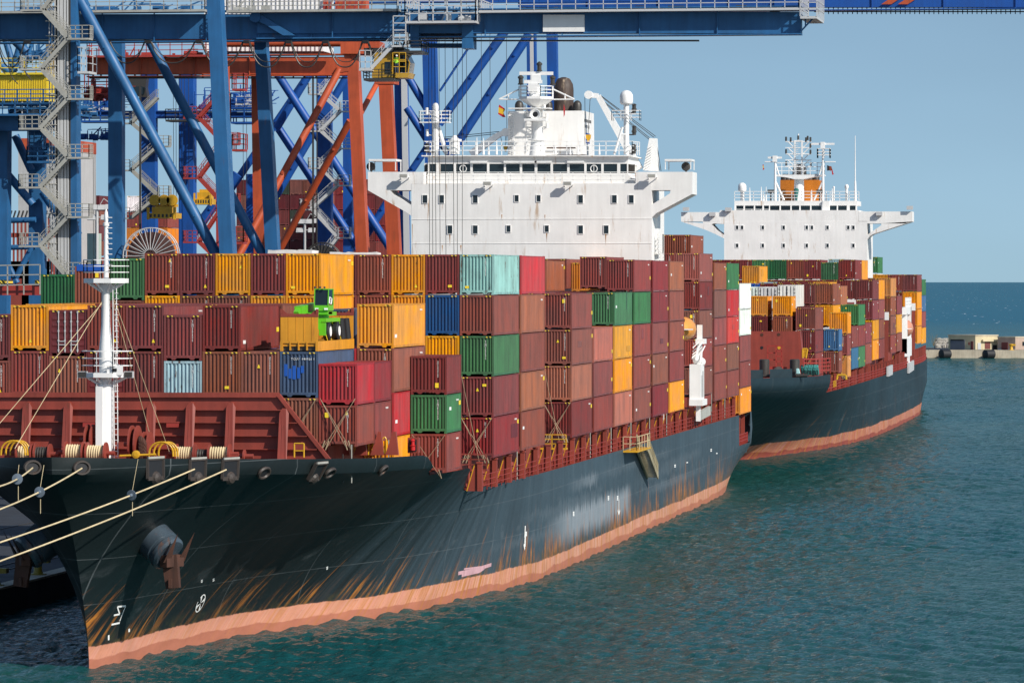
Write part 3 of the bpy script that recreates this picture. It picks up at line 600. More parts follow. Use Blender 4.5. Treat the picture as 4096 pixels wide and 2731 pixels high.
for x, y, l, wd in ((495,1014,32,7),(660,1215,80,9),(826,1218,22,7),(1300,1212,60,8),(1690,1216,75,9),(1003,1088,40,7),(1288,1089,45,6),(610,1290,50,7),(733,1290,45,9),(925,905,40,5),(1452,905,45,5),(1885,815,40,4),(555,835,28,5),(412,1150,190,4),(1600,700,14,10),(555,702,14,12)):
    mb = MB(); mb.slab([Z3(x-wd*.5,y),Z3(x+wd*.5,y),Z3(x+wd*.12,y+l*.6),Z3(x,y+l),Z3(x-wd*.15,y+l*.6)], YS-.012 if y > 890 else (YH-.215 if 819 < y < 884 else YS-.012), .008); mb.build('rust_stain', ru, ss)
# white tower on the seaward side with caged ladder
mb = MB(); mb.box((at(1499,490,YS+4).x, YS+4, 8), (at(1509,490,YS+4).x, YS+8.5, at(1500,490,YS).z)); mb.build('side_tower', M['white'], ss)
mb = MB(); a = at(1512, 582, YS+3); mb.rail([at(1509,582,YS+2),at(1523,582,YS+2),at(1523,582,YS+5)], 1.9, .7, .05, 3); mb.box(at(1507,584,YS+2), at(1524,581,YS+5)); mb.rail([at(1515,612,YS+2),at(1524,612,YS+2)], 1.5, .4, .05, 4); mb.build('caged_ladder', M['white2'], ss)
# roof rail, domes, whip aerials, magnetic compass
YR = YS + 2.6; mb = MB(); zr = at(980, 356, YR).z; a = at(974,356,YR); b_ = at(1452,356,YR); mb.rail([(a.x,YR+6,zr),a,b_,(b_.x,YR+6,zr)], 1.35, 1.35, .035); mb.build('roof_rail', M['white2'], ss)
for x, h_ in ((838,92),(882,88),(916,60),(969,75),(1358,60),(1647,62),(1505,52),(1455,38)):
    p = Z3(x, 692); q = Z3(x, 692-h_*1.25); mb = MB(); mb.tube(at(*p,YR+1.5), at(*q,YR+1.5), .12, 8, .025); mb.build('whip_aerial', M['white2'], ss)
mb = MB(); c = at(*Z3(692,690), YR+1); mb.lathe(c, (0,0,1), [(0,.5),(1.3,.5),(1.35,.7),(1.5,.7),(1.55,.4),(1.9,.15)], 14); mb.build('compass_housing', M['white2'], ss, True)
def dome(x, y0, y1, wd, Y, zf=Z3, base=692, tube=.22, parent=None):
    c = at(*zf(x, y1), Y); t = at(*zf(x, y0), Y); r = (at(*zf(x+wd/2, y1), Y) - c).length; h_ = t.z - c.z; mb = MB()
    mb.lathe(c, (0,0,1), [(0,r*.75),(h_*.08,r*.95),(h_*.2,r),(h_*.55,r)] + [(h_*.55+h_*.45*math.sin(k*PI/12), r*math.cos(k*PI/12)) for k in range(1,6)] + [(h_,r*.02)], 22)
    mb.tube(at(*zf(x, base), Y), c, tube, 12); return mb.build('satellite_dome', M['white2'], parent or ss, True)
dome(565, 350, 402, 40, YR+2, base=700, tube=.34); dome(1826, 267, 362, 87, YR+1.5, tube=.28)
mb = MB(); c = at(*Z3(563,470), YR+2); mb.rail([c+Vector(v) for v in ((-1.5,-.8,-.1),(1.5,-.8,-.1),(1.5,.8,-.1),(-1.5,.8,-.1),(-1.5,-.8,-.1))], 1.1, 1, .028); mb.box(c+Vector((-1.5,-.8,-.2)), c+Vector((1.5,.8,-.1)))
mb.tube(at(*Z3(585,515),YR+2), at(*Z3(637,690),YR+2), .2, 8); mb.tube(at(*Z3(575,580),YR+2), at(*Z3(610,590),YR+2), .12)
for x, y in ((508,405),(510,548)): mb.lathe(at(*Z3(x,y),YR+2), (0,0,1), [(-.35,.14),(.35,.14)], 8); mb.tube(at(*Z3(x,y+12),YR+2), at(*Z3(565,y+20),YR+2), .06)
mb.build('light_mast', M['white2'], ss)
mb = MB(); c = at(*Z3(1825,468), YR+1.5); mb.rail([c+Vector(v) for v in ((-1.4,-.6,0),(1.4,-.6,0),(1.4,.6,0),(-1.4,.6,0),(-1.4,-.6,0))], 1.0, 1, .028); mb.tube(at(*Z3(1800,510),YR+1), at(*Z3(1745,692),YR+1), .13); mb.tube(at(*Z3(1822,560),YR+1), at(*Z3(1790,560),YR+1), .1); mb.build('light_mast', M['white2'], ss)
for x, y in ((1877,400),(1877,545),(1876,668),(508,660)):
    mb = MB(); mb.lathe(at(*Z3(x,y+18),YR+1.5), (0,0,1), [(0,.2),(.25,.2),(.27,.26),(.45,.26),(.47,.2),(.8,.2),(.82,.27),(.95,.1)], 12); mb.tube(at(*Z3(x,y+16),YR+1.5), at(*Z3(1828 if x > 1000 else 560,y+16),YR+1.5), .06); mb.build('signal_lamp', M['steel'], ss)
# radar mast
YA = YS + 6; ms = MB(); c = at(*Z3(1238, 692), YA); zf = lambda y: at(*Z3(1238, y), YA).z
ms.lathe((c.x, YA, 0), (0,0,1), [(zf(705),.85),(zf(600),.65),(zf(598),.95),(zf(592),.95),(zf(590),.58),(zf(380),.52),(zf(335),.7)], 20); rm = ms.build('radar_mast', M['white2'], ship1, True)
mb = MB(); a = at(*Z3(1115,328), YA); b_ = at(*Z3(1345,328), YA); z0 = a.z
cx = (a.x+b_.x)/2; rx = (b_.x-a.x)/2; rg = [(cx+rx*math.cos(2*PI*i/8+PI/8), YA+1.9*math.sin(2*PI*i/8+PI/8), z0) for i in range(9)]
mb.add(rg[:8] + [(c.x+(p[0]-c.x)*.4, YA+(p[1]-YA)*.4, zf(375)) for p in rg[:8]] + [(p[0],p[1],z0+.25) for p in rg[:8]], [tuple(range(8,16)), tuple(range(16,24))] + [((i+1)%8,i,8+i,8+(i+1)%8) for i in range(8)] + [(i,(i+1)%8,16+(i+1)%8,16+i) for i in range(8)])
mb.rail([(p[0],p[1],z0+.25) for p in rg], 1.05, 1.1, .035, 2)
for s_, x0, xe in ((-1,1115,985),(1,1345,1482)):
    mb.tube(at(*Z3(x0,328),YA), at(*Z3(xe,327),YA), .07); mb.tube(at(*Z3(x0,262),YA), at(*Z3(xe,326),YA), .08); mb.tube(at(*Z3(xe-s_*62,290),YA), at(*Z3(xe-s_*62,327),YA), .07)
mb.build('mast_platform', M['white2'], rm)
mb = MB(); mb.lathe((c.x,YA-.8,zf(430)), (0,-1,0), [(-.2,.25),(.2,.28),(.8,.55),(.82,.5),(.6,.15)], 18); mb.mi = 1; mb.lathe((c.x,YA-1.45,zf(430)), (0,-1,0), [(0,.32),(.03,.32)], 14); mb.build('horn', [M['white2'], M['dark']], rm, True)
mb = MB(); mb.box((cx-2.6,YA-1.6,zf(392)), (cx+1.6,YA+.3,zf(386))); mb.box((c.x-1.1,YA-1.7,zf(472)),(c.x+1.1,YA,zf(458))); mb.build('lamp_shelf', M['white2'], rm); mb = MB()
for x, y in ((1152,380),(1152,438),(1152,500),(1300,438),(1302,500),(1285,380)): mb = MB(); mb.lathe(at(*Z3(x,y),YA-.5), (0,0,1), [(-.25,.13),(.25,.13)], 8); mb.tube(at(*Z3(x,y+10),YA-.5), at(*Z3(1230,y+12),YA), .06); mb.tube(at(*Z3(x,y+10),YA-.5), at(*Z3(1228,y+55),YA), .05); mb.build('lamp_bracket', M['white2'], rm)
mb = MB()
for x_ in (1165,1200): mb.tube(at(*Z3(x_,412),YA-.3), at(*Z3(x_,620),YA-.3), .035)
for k in range(9): mb.tube(at(*Z3(1165,420+k*24),YA-.3), at(*Z3(1200,420+k*24),YA-.3), .03)
mb.build('mast_ladder', M['white2'], rm)
for x0, x1, y, yb in ((1120,1342,156,325),(1150,1270,211,325)):
    p = at(*Z3(x0,y), YA-.6 if y > 200 else YA); q = at(*Z3(x1,y), YA-.6 if y > 200 else YA); mb = MB(); mb.beam(p, q, .2, .34); mid = (p+q)/2; mb.box(mid+Vector((-.45,-.35,-1.0)), mid+Vector((.45,.35,-.17))); mb.lathe((mid.x,mid.y,z0), (0,0,1), [(.2,.45),(mid.z-z0-.9,.3)], 12); mb.build('radar_scanner', M['white2'], rm)
for x, y, k in ((1128,210,0),(1339,212,1),(1251,122,0)):
    mb = MB(); b0 = at(*Z3(x,y+14),YA); mb.lathe(b0, (0,0,1), [(-.1,.3),(0,.3),(.05,.22),(.5,.22),(.55,.3),(.7,.3),(.9,.05)], 12); mb.mi = 1; mb.tube(at(*Z3(x,326 if x != 1251 else 200),YA), b0, .08); mb.build('signal_lamp', [M['steel'], M['white2']], rm)
# funnel
YF = YS + 9; mb = MB(); mb.slab([Z3(1042,405),Z3(1542,402),Z3(1546,690),Z3(1042,700)], YF, 8); fn = mb.build('funnel_casing', M['white'], ship1)
c = at(*Z3(1412,402), YF+4); mb = MB(); zz = at(*Z3(1412,262), YF+4).z - c.z; r = (at(*Z3(1477,402),YF+4)-c).length; mb.lathe(c, (0,0,1), [(-.5,r),(zz,r),(zz+.55,r*.93),(zz+1.1,r*.62),(zz+1.25,r*.2)], 28); mb.build('funnel_uptake', M['brown_stack'], fn, True)
for x in (1118, 1310, 1502):
    c = at(*Z3(x,402), YF+3); mb = MB(); mb.lathe(c, (0,0,1), [(0,.45),(.6,.45),(.85,.36),(1.0,.2),(1.05,.05)], 16); mb.build('exhaust_pipe', M['steel'], fn, True)
fl = MB()
for s_ in (1050,1082): fl.tube(at(*Z3(s_,412),YF-.15), at(*Z3(s_,690),YF-.15), .04)
for k in range(22): fl.tube(at(*Z3(1050,414+k*13),YF-.15), at(*Z3(1082,414+k*13),YF-.15), .03)
fl.build('funnel_ladder', M['white2'], fn)
mb = MB(); mb.tube(at(*Z3(1300,648),YF-.3), at(*Z3(1490,648),YF-.3), .07); mb.build('pipe_line', M['rust'], fn)
xr = at(*Z3(1543,500), YF).x
for k in range(5): mb = MB(); mb.box((xr+.0,YF+.6+k*1.1,at(*Z3(1543,474),YF).z), (xr+.03,YF+1.2+k*1.1,at(*Z3(1543,455),YF).z)); mb.build('funnel_lettering', M['stripe'] if False else M['dark'], fn)
for k in range(3): mb = MB(); mb.box((xr,YF+.8+k*1.4,at(*Z3(1543,512),YF).z), (xr+.03,YF+1.4+k*1.4,at(*Z3(1543,492),YF).z)); mb.build('funnel_lettering', M['dark'], fn)
mb = MB(); mb.box((xr,YF+1.5,at(*Z3(1543,640),YF).z), (xr+.03,YF+4.5,at(*Z3(1543,545),YF).z)); mb.build('funnel_panel', M['tarp'], fn)
# provision cranes
def jibcrane(pts, Y, hook, mast_=None, wires=()):
    r = thing('provision_crane', None, None); r.parent = ship1
    mb = MB(); ps = [at(*Z3(*p), Y) for p in pts]
    mb.beam(ps[0], ps[1], .75, .8, .5, .55); mb.beam(ps[1], ps[2], .55, .5); mb.lathe(ps[2]+Vector((0,-.4,0)), (0,1,0), [(0,.42),(.8,.42)], 14); mb.build('jib', M['white2'], r)
    if mast_:
        mb = MB(); a = at(*Z3(*mast_[0]), Y); b_ = at(*Z3(*mast_[1]), Y); mb.beam(a, b_, 1.55, 1.3, .75, .8)
        for k in range(9): c = a.lerp(b_, .12+k*.085); mb.tube(c+Vector((.1,-.7,0)), c+Vector((-.45,-.85,-.35)), .05)
        mb.build('crane_post', M['white2'], r)
    mb = MB()
    for p, q in wires: mb.tube(at(*Z3(*p), Y), at(*Z3(*q), Y), .035, 5)
    h0 = at(*Z3(*hook[0]), Y); h1_ = at(*Z3(*hook[1]), Y); mb.tube(h0, h1_, .03, 5); mb.tube(h0+Vector((-.55,0,0)), h1_+Vector((-.3,0,0)), .03, 5); mb.build('hoist_wire', M['dark'], r)
    mb = MB(); mb.slab([(Z3(hook[1][0]+dx*hook[2], hook[1][1]+dy*hook[2])) for dx, dy in ((-16,0),(16,0),(15,22),(5,40),(6,50),(-6,50),(-5,40),(-15,22))], Y-.2, .4); mb.build('hook_block', M['yellow'], r)
jibcrane([(1912,790),(1640,305),(1578,298)], YS+9.5, ((1587,310),(1573,560),1), ((1990,800),(2005,585)), [((1650,297),(2020,572)),((1655,306),(2010,580)),((1648,318),(1990,590)),((1645,322),(1984,598)),((2022,590),(2055,800)),((2018,600),(2045,800))])
jibcrane([(800,690),(985,560),(1030,545)], YS+9.5, ((1028,555),(1026,632),.8), None, [((600,580),(985,540)),((600,592),(985,553)),((1574,640),(1572,690))])
# lifeboat and davit on the seaward side
mb = MB(); c = at(1592, 752, YS+5.2); dv = MB()
dv.box((-49.3, YS+3.5, 11.0), (-48.2, YS+6.9, 14.5)); dv.box((-48.9, YS+6.6, 14.3), (-48.4, YS+7.1, 18.4)); dv.box((-48.9, YS+7.6, 14.3), (-48.5, YS+8.0, 17.6)); dv.box((-49.0, YS+6.2, 16.5), (-48.1, YS+8.2, 17.0)); dv.box((-49.3, YS+3.2, 10.4), (-47.95, YS+7.4, 11.0)); dv.box((-48.8,YS+4.8,8.8), (-48.4,YS+5.5,10.4))
for k in range(5): a0 = .25+k*.28; dv.tube((-49.2,YS+4.2+1.3*math.sin(a0),15.0+1.4*(1-math.cos(a0))), (-48.6,YS+4.6+1.3*math.sin(a0),15.0+1.5*(1-math.cos(a0))+.5), .05)
dv.pipe([(-48.7,YS+3.6,14.9),(-48.6,YS+4.3,16.0),(-48.4,YS+5.3,16.5),(-48.4,YS+6.6,16.6)], .1); dv.pipe([(-48.3,YS+3.7,14.7),(-48.2,YS+4.6,15.7),(-48.1,YS+6.6,16.3)], .07)
dv.ball((-48.6,YS+4.6,14.9), .5); dv.ball((-48.4,YS+6.0,14.7), .45); dv.build('lifeboat_davit', M['white2'], ship1)
mb = MB(); mb.box((-49.1, YS+5.5, 11.2), (-48.18, YS+5.9, 13.8)); mb.box((-49.1, YS+4.6, 11.2), (-48.18, YS+4.8, 13.4)); mb.build('davit_recess', M['steel'], ss)
mb = MB(); mb.beam((-48.6,YS+6.2,9.3), (-48.5,YS+14.5,9.6), .3, .9); mb.build('folded_ladder', paint('pale_metal', (.45,.45,.4), .5, .3, .3), ss)
def lifeboat(c, L, r, label, m, axis=(0,1,0)):
    mb = MB(); ax = Vector(axis); u = Vector((0,0,1)); s_ = ax.cross(u); vs = []; n = 14; K = 15
    for k in range(K):
        t = k/(K-1)*2-1; w_ = max(.02, (1-abs(t)**2.6))**.6
        for i in range(n):
            a = 2*PI*i/n; z = math.sin(a); x = math.cos(a); top = .95 if z > 0 else 1.0
            vs.append(Vector(c) + ax*(t*L/2) + s_*(x*r*w_) + u*(z*r*top*(w_*.85+.15*(1 if z > 0 else .4)) + (.12*r*abs(t)**2 if z < 0 else 0)))
    fs = [(k*n+i, (k+1)*n+i, (k+1)*n+(i+1)%n, k*n+(i+1)%n) for k in range(K-1) for i in range(n)] + [tuple(range(n-1,-1,-1)), tuple(range((K-1)*n, K*n))]
    mb.add(vs, [f[::-1] for f in fs] if True else fs); o = mb.build('lifeboat', m, None, True); tag(o, label, 'lifeboat'); mb = MB()
    mb.beam(Vector(c)-ax*L*.46+s_*r*.0, Vector(c)-ax*L*.40, r*2.0, .12); mb.build('rubbing_strake', M['white2'], o)
    mb = MB(); mb.box((c[0]-r*.3, c[1]-L*.39, c[2]+r*.55), (c[0]+r*.35, c[1]-L*.30, c[2]+r*.8)); mb.build('hatch_window', M['glass'], o); return o
lifeboat((-50.1, YS+4.6, 18.0), 6.2, 1.3, 'orange lifeboat hung in the white davit beside the nearer ship\'s bridge block', M['lifeboat'])
# flags
def flag(pts, Y, cols, label, thick=.02):
    """cols: list of (material, rows of picture points as a strip)"""
    mb = MB(); ms_ = []
    for m_, poly in cols:
        mb.mi = len(ms_); ms_.append(M[m_] if isinstance(m_, str) else m_); mb.slab(poly, Y, thick)
    return tag(mb.build('flag', ms_), label, 'flag')
zz = lambda *a: [Z3(*p) for p in a]
flag(None, YA, [('flagred', zz((985,362),(1022,388),(1024,398),(982,378))), ('flagyel', zz((982,378),(1024,398),(1014,414),(1020,430),(980,415))), ('flagred', zz((980,415),(1020,430),(1028,445),(1010,445),(978,424)))], 'red and yellow striped flag flying left of the nearer ship\'s radar mast')
flag(None, YA, [('flagred', zz((1413,358),(1421,390),(1419,428),(1412,445),(1410,400)))], 'narrow plain red flag hanging in front of the nearer ship\'s funnel')
# ---------------------------------------------------------------- farther ship
Z6 = zoomer(2900, 500, 600/2352); Z4 = zoomer(2600, 500, .6376); Y2 = 712.0
def P4(*a): return [Z4(*p) for p in a]
mb = MB(); L2 = at(*Z4(465,700), Y2).x; R2 = at(*Z4(1362,700), Y2).x; mb.box((L2, Y2, 8), (R2, Y2+13, at(*Z4(465,606), Y2).z)); ss2 = mb.build('accommodation_block', M['white'], ship2)
mb = MB(); mb.slab(P4((195,547),(438,547),(438,606),(195,606)), Y2, 5); mb.slab(P4((1310,543),(1644,543),(1644,606),(1310,606)), Y2, 5); mb.slab(P4((438,535),(1310,535),(1310,606),(438,606)), Y2+.02, 12)
mb.slab(P4((195,606),(380,620),(392,628),(420,660),(465,690),(465,712),(400,680),(340,655)), Y2, 5); mb.slab(P4((330,606),(465,606),(465,622),(400,618),(380,626),(340,640)), Y2+.01, 5)
mb.slab(P4((1362,606),(1644,606),(1644,605.9),(1600,618),(1452,618),(1362,618)), Y2, 5); mb.slab(P4((1644,606),(1452,618),(1450,630),(1362,690),(1362,720),(1378,698),(1400,684)), Y2, 5); mb.build('bridge_wing', M['white'], ss2)
mb = MB(); Q6 = lambda *a: [Z6(*p) for p in a]
mb.slab(Q6((147,1190),(2070,1190),(2070,1262),(147,1262)), Y2+1.2, 9); mb.slab(Q6((147,1372),(2070,1372),(2070,1460),(147,1460)), Y2+1.2, 9)
ed2 = [(147,176),(290,312),(452,472),(585,610),(690,705),(855,875),(1025,1045),(1165,1186),(1335,1355),(1508,1538),(1618,1642),(1752,1772),(1910,1955),(2048,2070)]
for a, b_ in ed2: mb.slab(Q6((a,1262),(b_,1262),(b_,1372),(a,1372)), Y2+1.2, .3)
mb.slab(Q6((1530,1190),(1640,1190),(1620,1465),(1515,1465)), Y2+.8, .4); mb.build('wheelhouse', M['white'], ss2)
for i in range(13): p = Z6(ed2[i][1],1268); q = Z6(ed2[i+1][0],1368); window(ss2, *p, *q, Y2+1.35, .05)
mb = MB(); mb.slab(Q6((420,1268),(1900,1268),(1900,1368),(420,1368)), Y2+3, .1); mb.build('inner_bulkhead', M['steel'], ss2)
for y0, y1, xs in ((632,655,(539,570,700,831,976,1008,1106,1236,1268)), (745,768,(539,700,831,976,1106,1268))):
    for x in xs: p = Z4(x, y0); q = Z4(x+15, y1); window(ss2, *p, *q, Y2, .1)
mb = MB(); a = at(*Z6(150,1190), Y2+1.5); b_ = at(*Z6(2100,1190), Y2+1.5); mb.rail([a, b_], 1.5, 1.5, .045); mb.rail([at(*Z6(150,1460),Y2+.2), at(*Z6(690,1460),Y2+.2)], 1.4, 1.5, .04); mb.rail([at(*Z6(700,1460),Y2+.2), at(*Z6(2060,1460),Y2+.2)], .8, 1.5, .03); mb.build('roof_rail', M['white2'], ss2)
dome(270, 905, 1045, 130, Y2+2, Z6, 1190, .3, ss2); dome(1908, 930, 1000, 62, Y2+2, Z6, 1190, .22, ss2); dome(1706, 962, 990, 36, Y2+2, Z6, 1190, .14, ss2)
of = paint('orange_funnel_paint', (.55,.17,.01), .45, .2); mb = MB(); mb.slab(Q6((866,865),(1466,862),(1506,905),(1506,1190),(866,1190)), Y2+9, 7); fn2 = mb.build('funnel', of, ship2)
for x in (930, 985, 1070, 1270, 1330, 1425):
    mb = MB(); c = at(*Z6(x,865), Y2+11); mb.lathe(c, (0,0,1), [(-.2,.6),(.6,.6),(.9,.45),(1.0,.1)], 12); mb.build('exhaust_pipe', M['steel'], fn2, True)
mb = MB(); c = at(*Z6(1168,780), Y2+13); mb.lathe(c, (0,0,1), [(-4,1.15),(.8,1.15),(1.4,.95),(1.75,.5)], 18); mb.build('funnel_uptake', M['steel'], fn2, True)
YB2 = Y2 + 5; mb = MB(); zf = lambda y: at(*Z6(1160,y), YB2).z; cx2 = at(*Z6(1162,1000), YB2).x
mb.lathe((cx2,YB2,0), (0,0,1), [(zf(1190),.85),(zf(860),.78),(zf(800),1.1)], 18); mb.slab(Q6((760,800),(790,782),(1555,780),(1560,798),(1390,815),(1230,850),(1080,850),(950,820)), YB2-1.5, 3); rm2 = mb.build('radar_mast', M['white2'], ss2)
mb = MB(); mb.rail([at(*Z6(780,782),YB2-1.4), at(*Z6(1558,780),YB2-1.4)], 1.9, 1.2, .05)
for x in (1095, 1208): mb.beam(at(*Z6(x,785),YB2), at(*Z6(x,245),YB2), .28, .28)
mb.beam(at(*Z6(1085,252),YB2), at(*Z6(1215,252),YB2), .2, .2); mb.tube(at(*Z6(1150,250),YB2), at(*Z6(1150,140),YB2), .1)
for y in (265, 360, 458, 553, 650):
    mb.tube(at(*Z6(948,y),YB2), at(*Z6(1355,y),YB2), .09)
    for s_ in (-1, 1): mb.tube(at(*Z6(1152+s_*165,y),YB2), at(*Z6(1152+s_*68,y+95),YB2), .08)
for k in range(16): mb.tube(at(*Z6(1100,300+k*30),YB2-.2), at(*Z6(1150,300+k*30),YB2-.2), .035)
mb.build('lattice_mast', M['white2'], rm2)
for x, y in ((958,235),(958,430),(960,620),(1340,240),(1340,340),(1340,438),(1344,632),(1297,222),(1148,215),(1030,245),(1270,245)):
    mb = MB(); mb.lathe(at(*Z6(x,y+18),YB2), (0,0,1), [(0,.16),(.65,.16),(.7,.05)], 8); mb.build('signal_lamp', M['steel'], rm2)
for x, y0, sc0, sc1, ysc, off in ((787,1190,672,892,514,0),(1535,1190,1352,1716,299,0)):
    mb = MB(); mb.tube(at(*Z6(x,y0),YB2-2), at(*Z6(x,ysc+40),YB2-2), .26, 10, .14); s_ = 1 if x < 1000 else -1; mb.tube(at(*Z6(x+s_*10,900),YB2-2), at(*Z6(x+s_*140,1180),YB2-2), .16); mb.tube(at(*Z6(x,590),YB2-2), at(*Z6(x+s_*60,790),YB2-2), .12)
    e = 625 if x < 1000 else 1735; mb.tube(at(*Z6(x,580),YB2-2), at(*Z6(e,580),YB2-2), .09); mb.beam(at(*Z6(sc0,ysc),YB2-2), at(*Z6(sc1,ysc),YB2-2), .22, .32); c = at(*Z6((sc0+sc1)/2,ysc+28),YB2-2); mb.box(c+Vector((-.35,-.3,-.4)), c+Vector((.35,.3,.6)))
    if x > 1000: q = at(*Z6(1540,520),YB2-2); mb.rail([q+Vector(v) for v in ((-.9,-.7,0),(1.1,-.7,0),(1.1,.7,0),(-.9,.7,0),(-.9,-.7,0))], 1.5, 1, .06)
    mb.build('radar_post', M['white2'], rm2)
for x, y in ((388,985),(568,970),(644,970),(850,1060),(1358,1020),(1590,1050),(1680,1000),(608,1100)):
    mb = MB(); mb.tube(at(*Z6(x,1190),Y2+3), at(*Z6(x,y),Y2+3), .14, 8, .05); mb.build('whip_aerial', M['white2'], ss2)
mb = MB(); mb.tube(at(*Z6(2045,1190),Y2+3), at(*Z6(2042,880),Y2+3), .22, 8, .14); mb.tube(at(*Z6(2042,880),Y2+3), at(*Z6(2041,170),Y2+3), .1, 6, .05); mb.build('whip_aerial', M['white2'], ss2)
for x in (718, 1484): mb = MB(); c = at(*Z6(x,1045),Y2+3); mb.box(c+Vector((-.5,-.3,-.25)), c+Vector((.5,.3,.3))); mb.tube(c, at(*Z6(x,1190),Y2+3), .12); mb.build('floodlight', M['steel'], ss2)
mb = MB(); c = at(*Z6(1118,1050),Y2+2.5); mb.lathe(c, (0,0,1), [(-1.4,.15),(-.7,.25),(.2,.42),(.4,.4),(.6,.15)], 12); mb.build('compass_housing', M['teal_net'], ss2, True)
for x, y in ((392,560),(1438,557),(226,528),(1630,520),(492,530)): mb = MB(); c = at(*Z4(x,y),Y2-.4); mb.box(c+Vector((-.5,-.3,-.3)), c+Vector((.5,.3,.3))); mb.build('floodlight', M['lgrey'], ss2)
blk = mat('dark_flag_cloth', (.02,.015,.015), .8); oc = mat('brown_red_flag_cloth', (.25,.05,.02), .8)
flag(None, YB2-2, [('flagred', Q6((590,620),(605,622),(606,640),(590,642))), ('flagyel', Q6((590,642),(606,640),(610,665),(592,685))), ('flagred', Q6((592,685),(608,672),(620,692),(595,712)))], 'small red and yellow flag on the left yard of the farther ship')
flag(None, YB2-2, [(blk, Q6((1600,632),(1635,645),(1638,715),(1600,718))), (oc, Q6((1635,645),(1668,650),(1682,700),(1660,722),(1638,715))), ('flagred', Q6((1668,690),(1685,700),(1700,765),(1712,765),(1690,785),(1680,780)))], 'dark and orange flag on the right yard of the farther ship')
# breakwater wall, bulwark plates and bow fittings of the farther ship
Z7 = zoomer(3000, 1250, 400/2091)
def Q7(*a): return [Z7(*p) for p in a]
YW2 = 561.0; mb = MB(); mb.slab(Q7((-500,392),(1020,388),(1040,1300),(-500,1300)), YW2, .3); mb.slab(Q7((1015,388),(1045,390),(1135,1310),(1040,1310)), YW2+.05, 2.0); bw2 = mb.build('breakwater', M['deckred'], ship2)
for x, y, m_ in ((246,735,'dark'),(246,1005,'dark'),(246,465,'rust'),(600,460,'rust'),(606,735,'yellow')):
    mb = MB(); c = at(*Z7(x,y),YW2-.03); r = (at(*Z7(x+33,y),YW2)-at(*Z7(x,y),YW2)).length; mb.lathe(c, (0,1,0), [(0,r),(.025,r)], 20); mb.build('lightening_hole', M[m_], bw2)
mb = MB(); mb.slab(Q7((370,1130),(545,1130),(545,1190),(370,1190)), YW2-3, 2); mb.rail([at(*Z7(370,1130),YW2-3), at(*Z7(545,1130),YW2-3)], 2.6, 1.4, .07); mb.slab(Q7((545,1130),(665,1130),(665,1190),(545,1190)), YW2-3.2, 2); mb.rail([at(*Z7(545,1130),YW2-3.2), at(*Z7(662,1130),YW2-3.2)], 2.6, .75, .07, 3); mb.build('breakwater_stair', M['redrail'], bw2)
for x0, x1, yt, yb in ((-200,250,1205,1370),(415,860,1185,1365)):
    yo = 538 if x0 < 0 else 541; a = at(*Z7(x0,yb), yo); b_ = at(*Z7(x1,yb), yo+3); t_ = at(*Z7(x0,yt), yo); mb = MB(); h_ = t_.z-a.z; n = 6; vs = []
    for k in range(n+1):
        c = a.lerp(b_, k/n); vs += [(c.x, c.y, a.z-.4), (c.x, c.y, a.z+h_)]
    mb.add(vs + [(x+.1,y+.35,z) for x,y,z in vs], [(2*k, 2*k+2, 2*k+3, 2*k+1) for k in range(n)] + [(2*n+2+2*k+1, 2*n+2+2*k+3, 2*n+2+2*k+2, 2*n+2+2*k) for k in range(n)] + [(2*k+1,2*k+3,2*n+2+2*k+3,2*n+2+2*k+1) for k in range(n)] + [(0,1,2*n+3,2*n+2),(2*n,4*n+2,4*n+3,2*n+1)]); mb.build('bulwark_plate', MH2, ship2)
for x in (300, 935):
    mb = MB(); c = at(*Z7(x,1330), 547); mb.lathe(c, (0,0,1), [(0,.62),(2.0,.62),(2.1,.5)], 18); mb.tube(c+Vector((-.8,-.5,.0)), c+Vector((1.6,-.5,.1)), .22, 10); mb.build('mooring_roller', M['steel'], ship2, True)
mb = MB(); p, n = h2.hit(*Z7(585,1280)); mb.lathe(at(*Z7(585,1270),546), (.6,-.8,0), [(-.1,.75),(.1,.85),(.25,.7),(.25,.45)], 18); mb.build('fairlead', M['steel'], ship2, True)
mb = MB(); yl = [at(*Z7(*p),559) for p in ((1100,950),(1100,760),(1200,760),(1170,950))]; mb.pipe(yl, .12)
for k in range(7): mb.tube(at(*Z7(1100,790+k*22),559), at(*Z7(1180,790+k*22),559), .06)
mb.build('caged_ladder', M['yellow'], ship2)
for s_, (x0, x1) in enumerate(((1110,1400),)):
    mb = MB(); rr = random.Random(4)
    for k in range(24):
        x = x0+(x1-x0)*k/23; ztop = 1110+rr.random()*25; pts = [at(*Z7(x+rr.uniform(-25,25),ztop),557.5-.3*rr.random()), at(*Z7(x+rr.uniform(-30,30),1180),557-.3*rr.random()), at(*Z7(x+rr.uniform(-30,30),1290),557.2)]; mb.pipe(pts, .2, 6)
    o = mb.build('rope_pile', M['teal_net'], None, True); tag(o, 'heap of teal green rope hung over the farther ship\'s bow rail', 'rope')
mb = MB(); rr = random.Random(5)
for k in range(10): mb.pipe([at(*Z7(985+rr.uniform(-12,25),1170+rr.random()*20),546), at(*Z7(1005+rr.uniform(-25,30),1280),545.8)], .13, 6)
tag(mb.build('rope_coil', paint('pale_teal_rope', (.3,.5,.5), .9, .3), None, True), 'pale teal rope draped over the farther ship\'s mooring roller', 'rope')
mb = MB(); mb.rail([at(*Z7(1120,1290),557), at(*Z7(1420,1290),559), at(*Z7(1680,1270),563)], 1.9, 1.5, .06, 3); mb.build('bow_rail', M['redrail'], ship2)
mb = MB(); mb.rect(*Z7(1565,950), *Z7(1650,1070), 563, .8); mb.mi = 1; mb.rect(*Z7(1600,960), *Z7(1640,1050), 562.95, .03); mb.build('lamp_box', [M['deckred'], M['dark']], ship2)
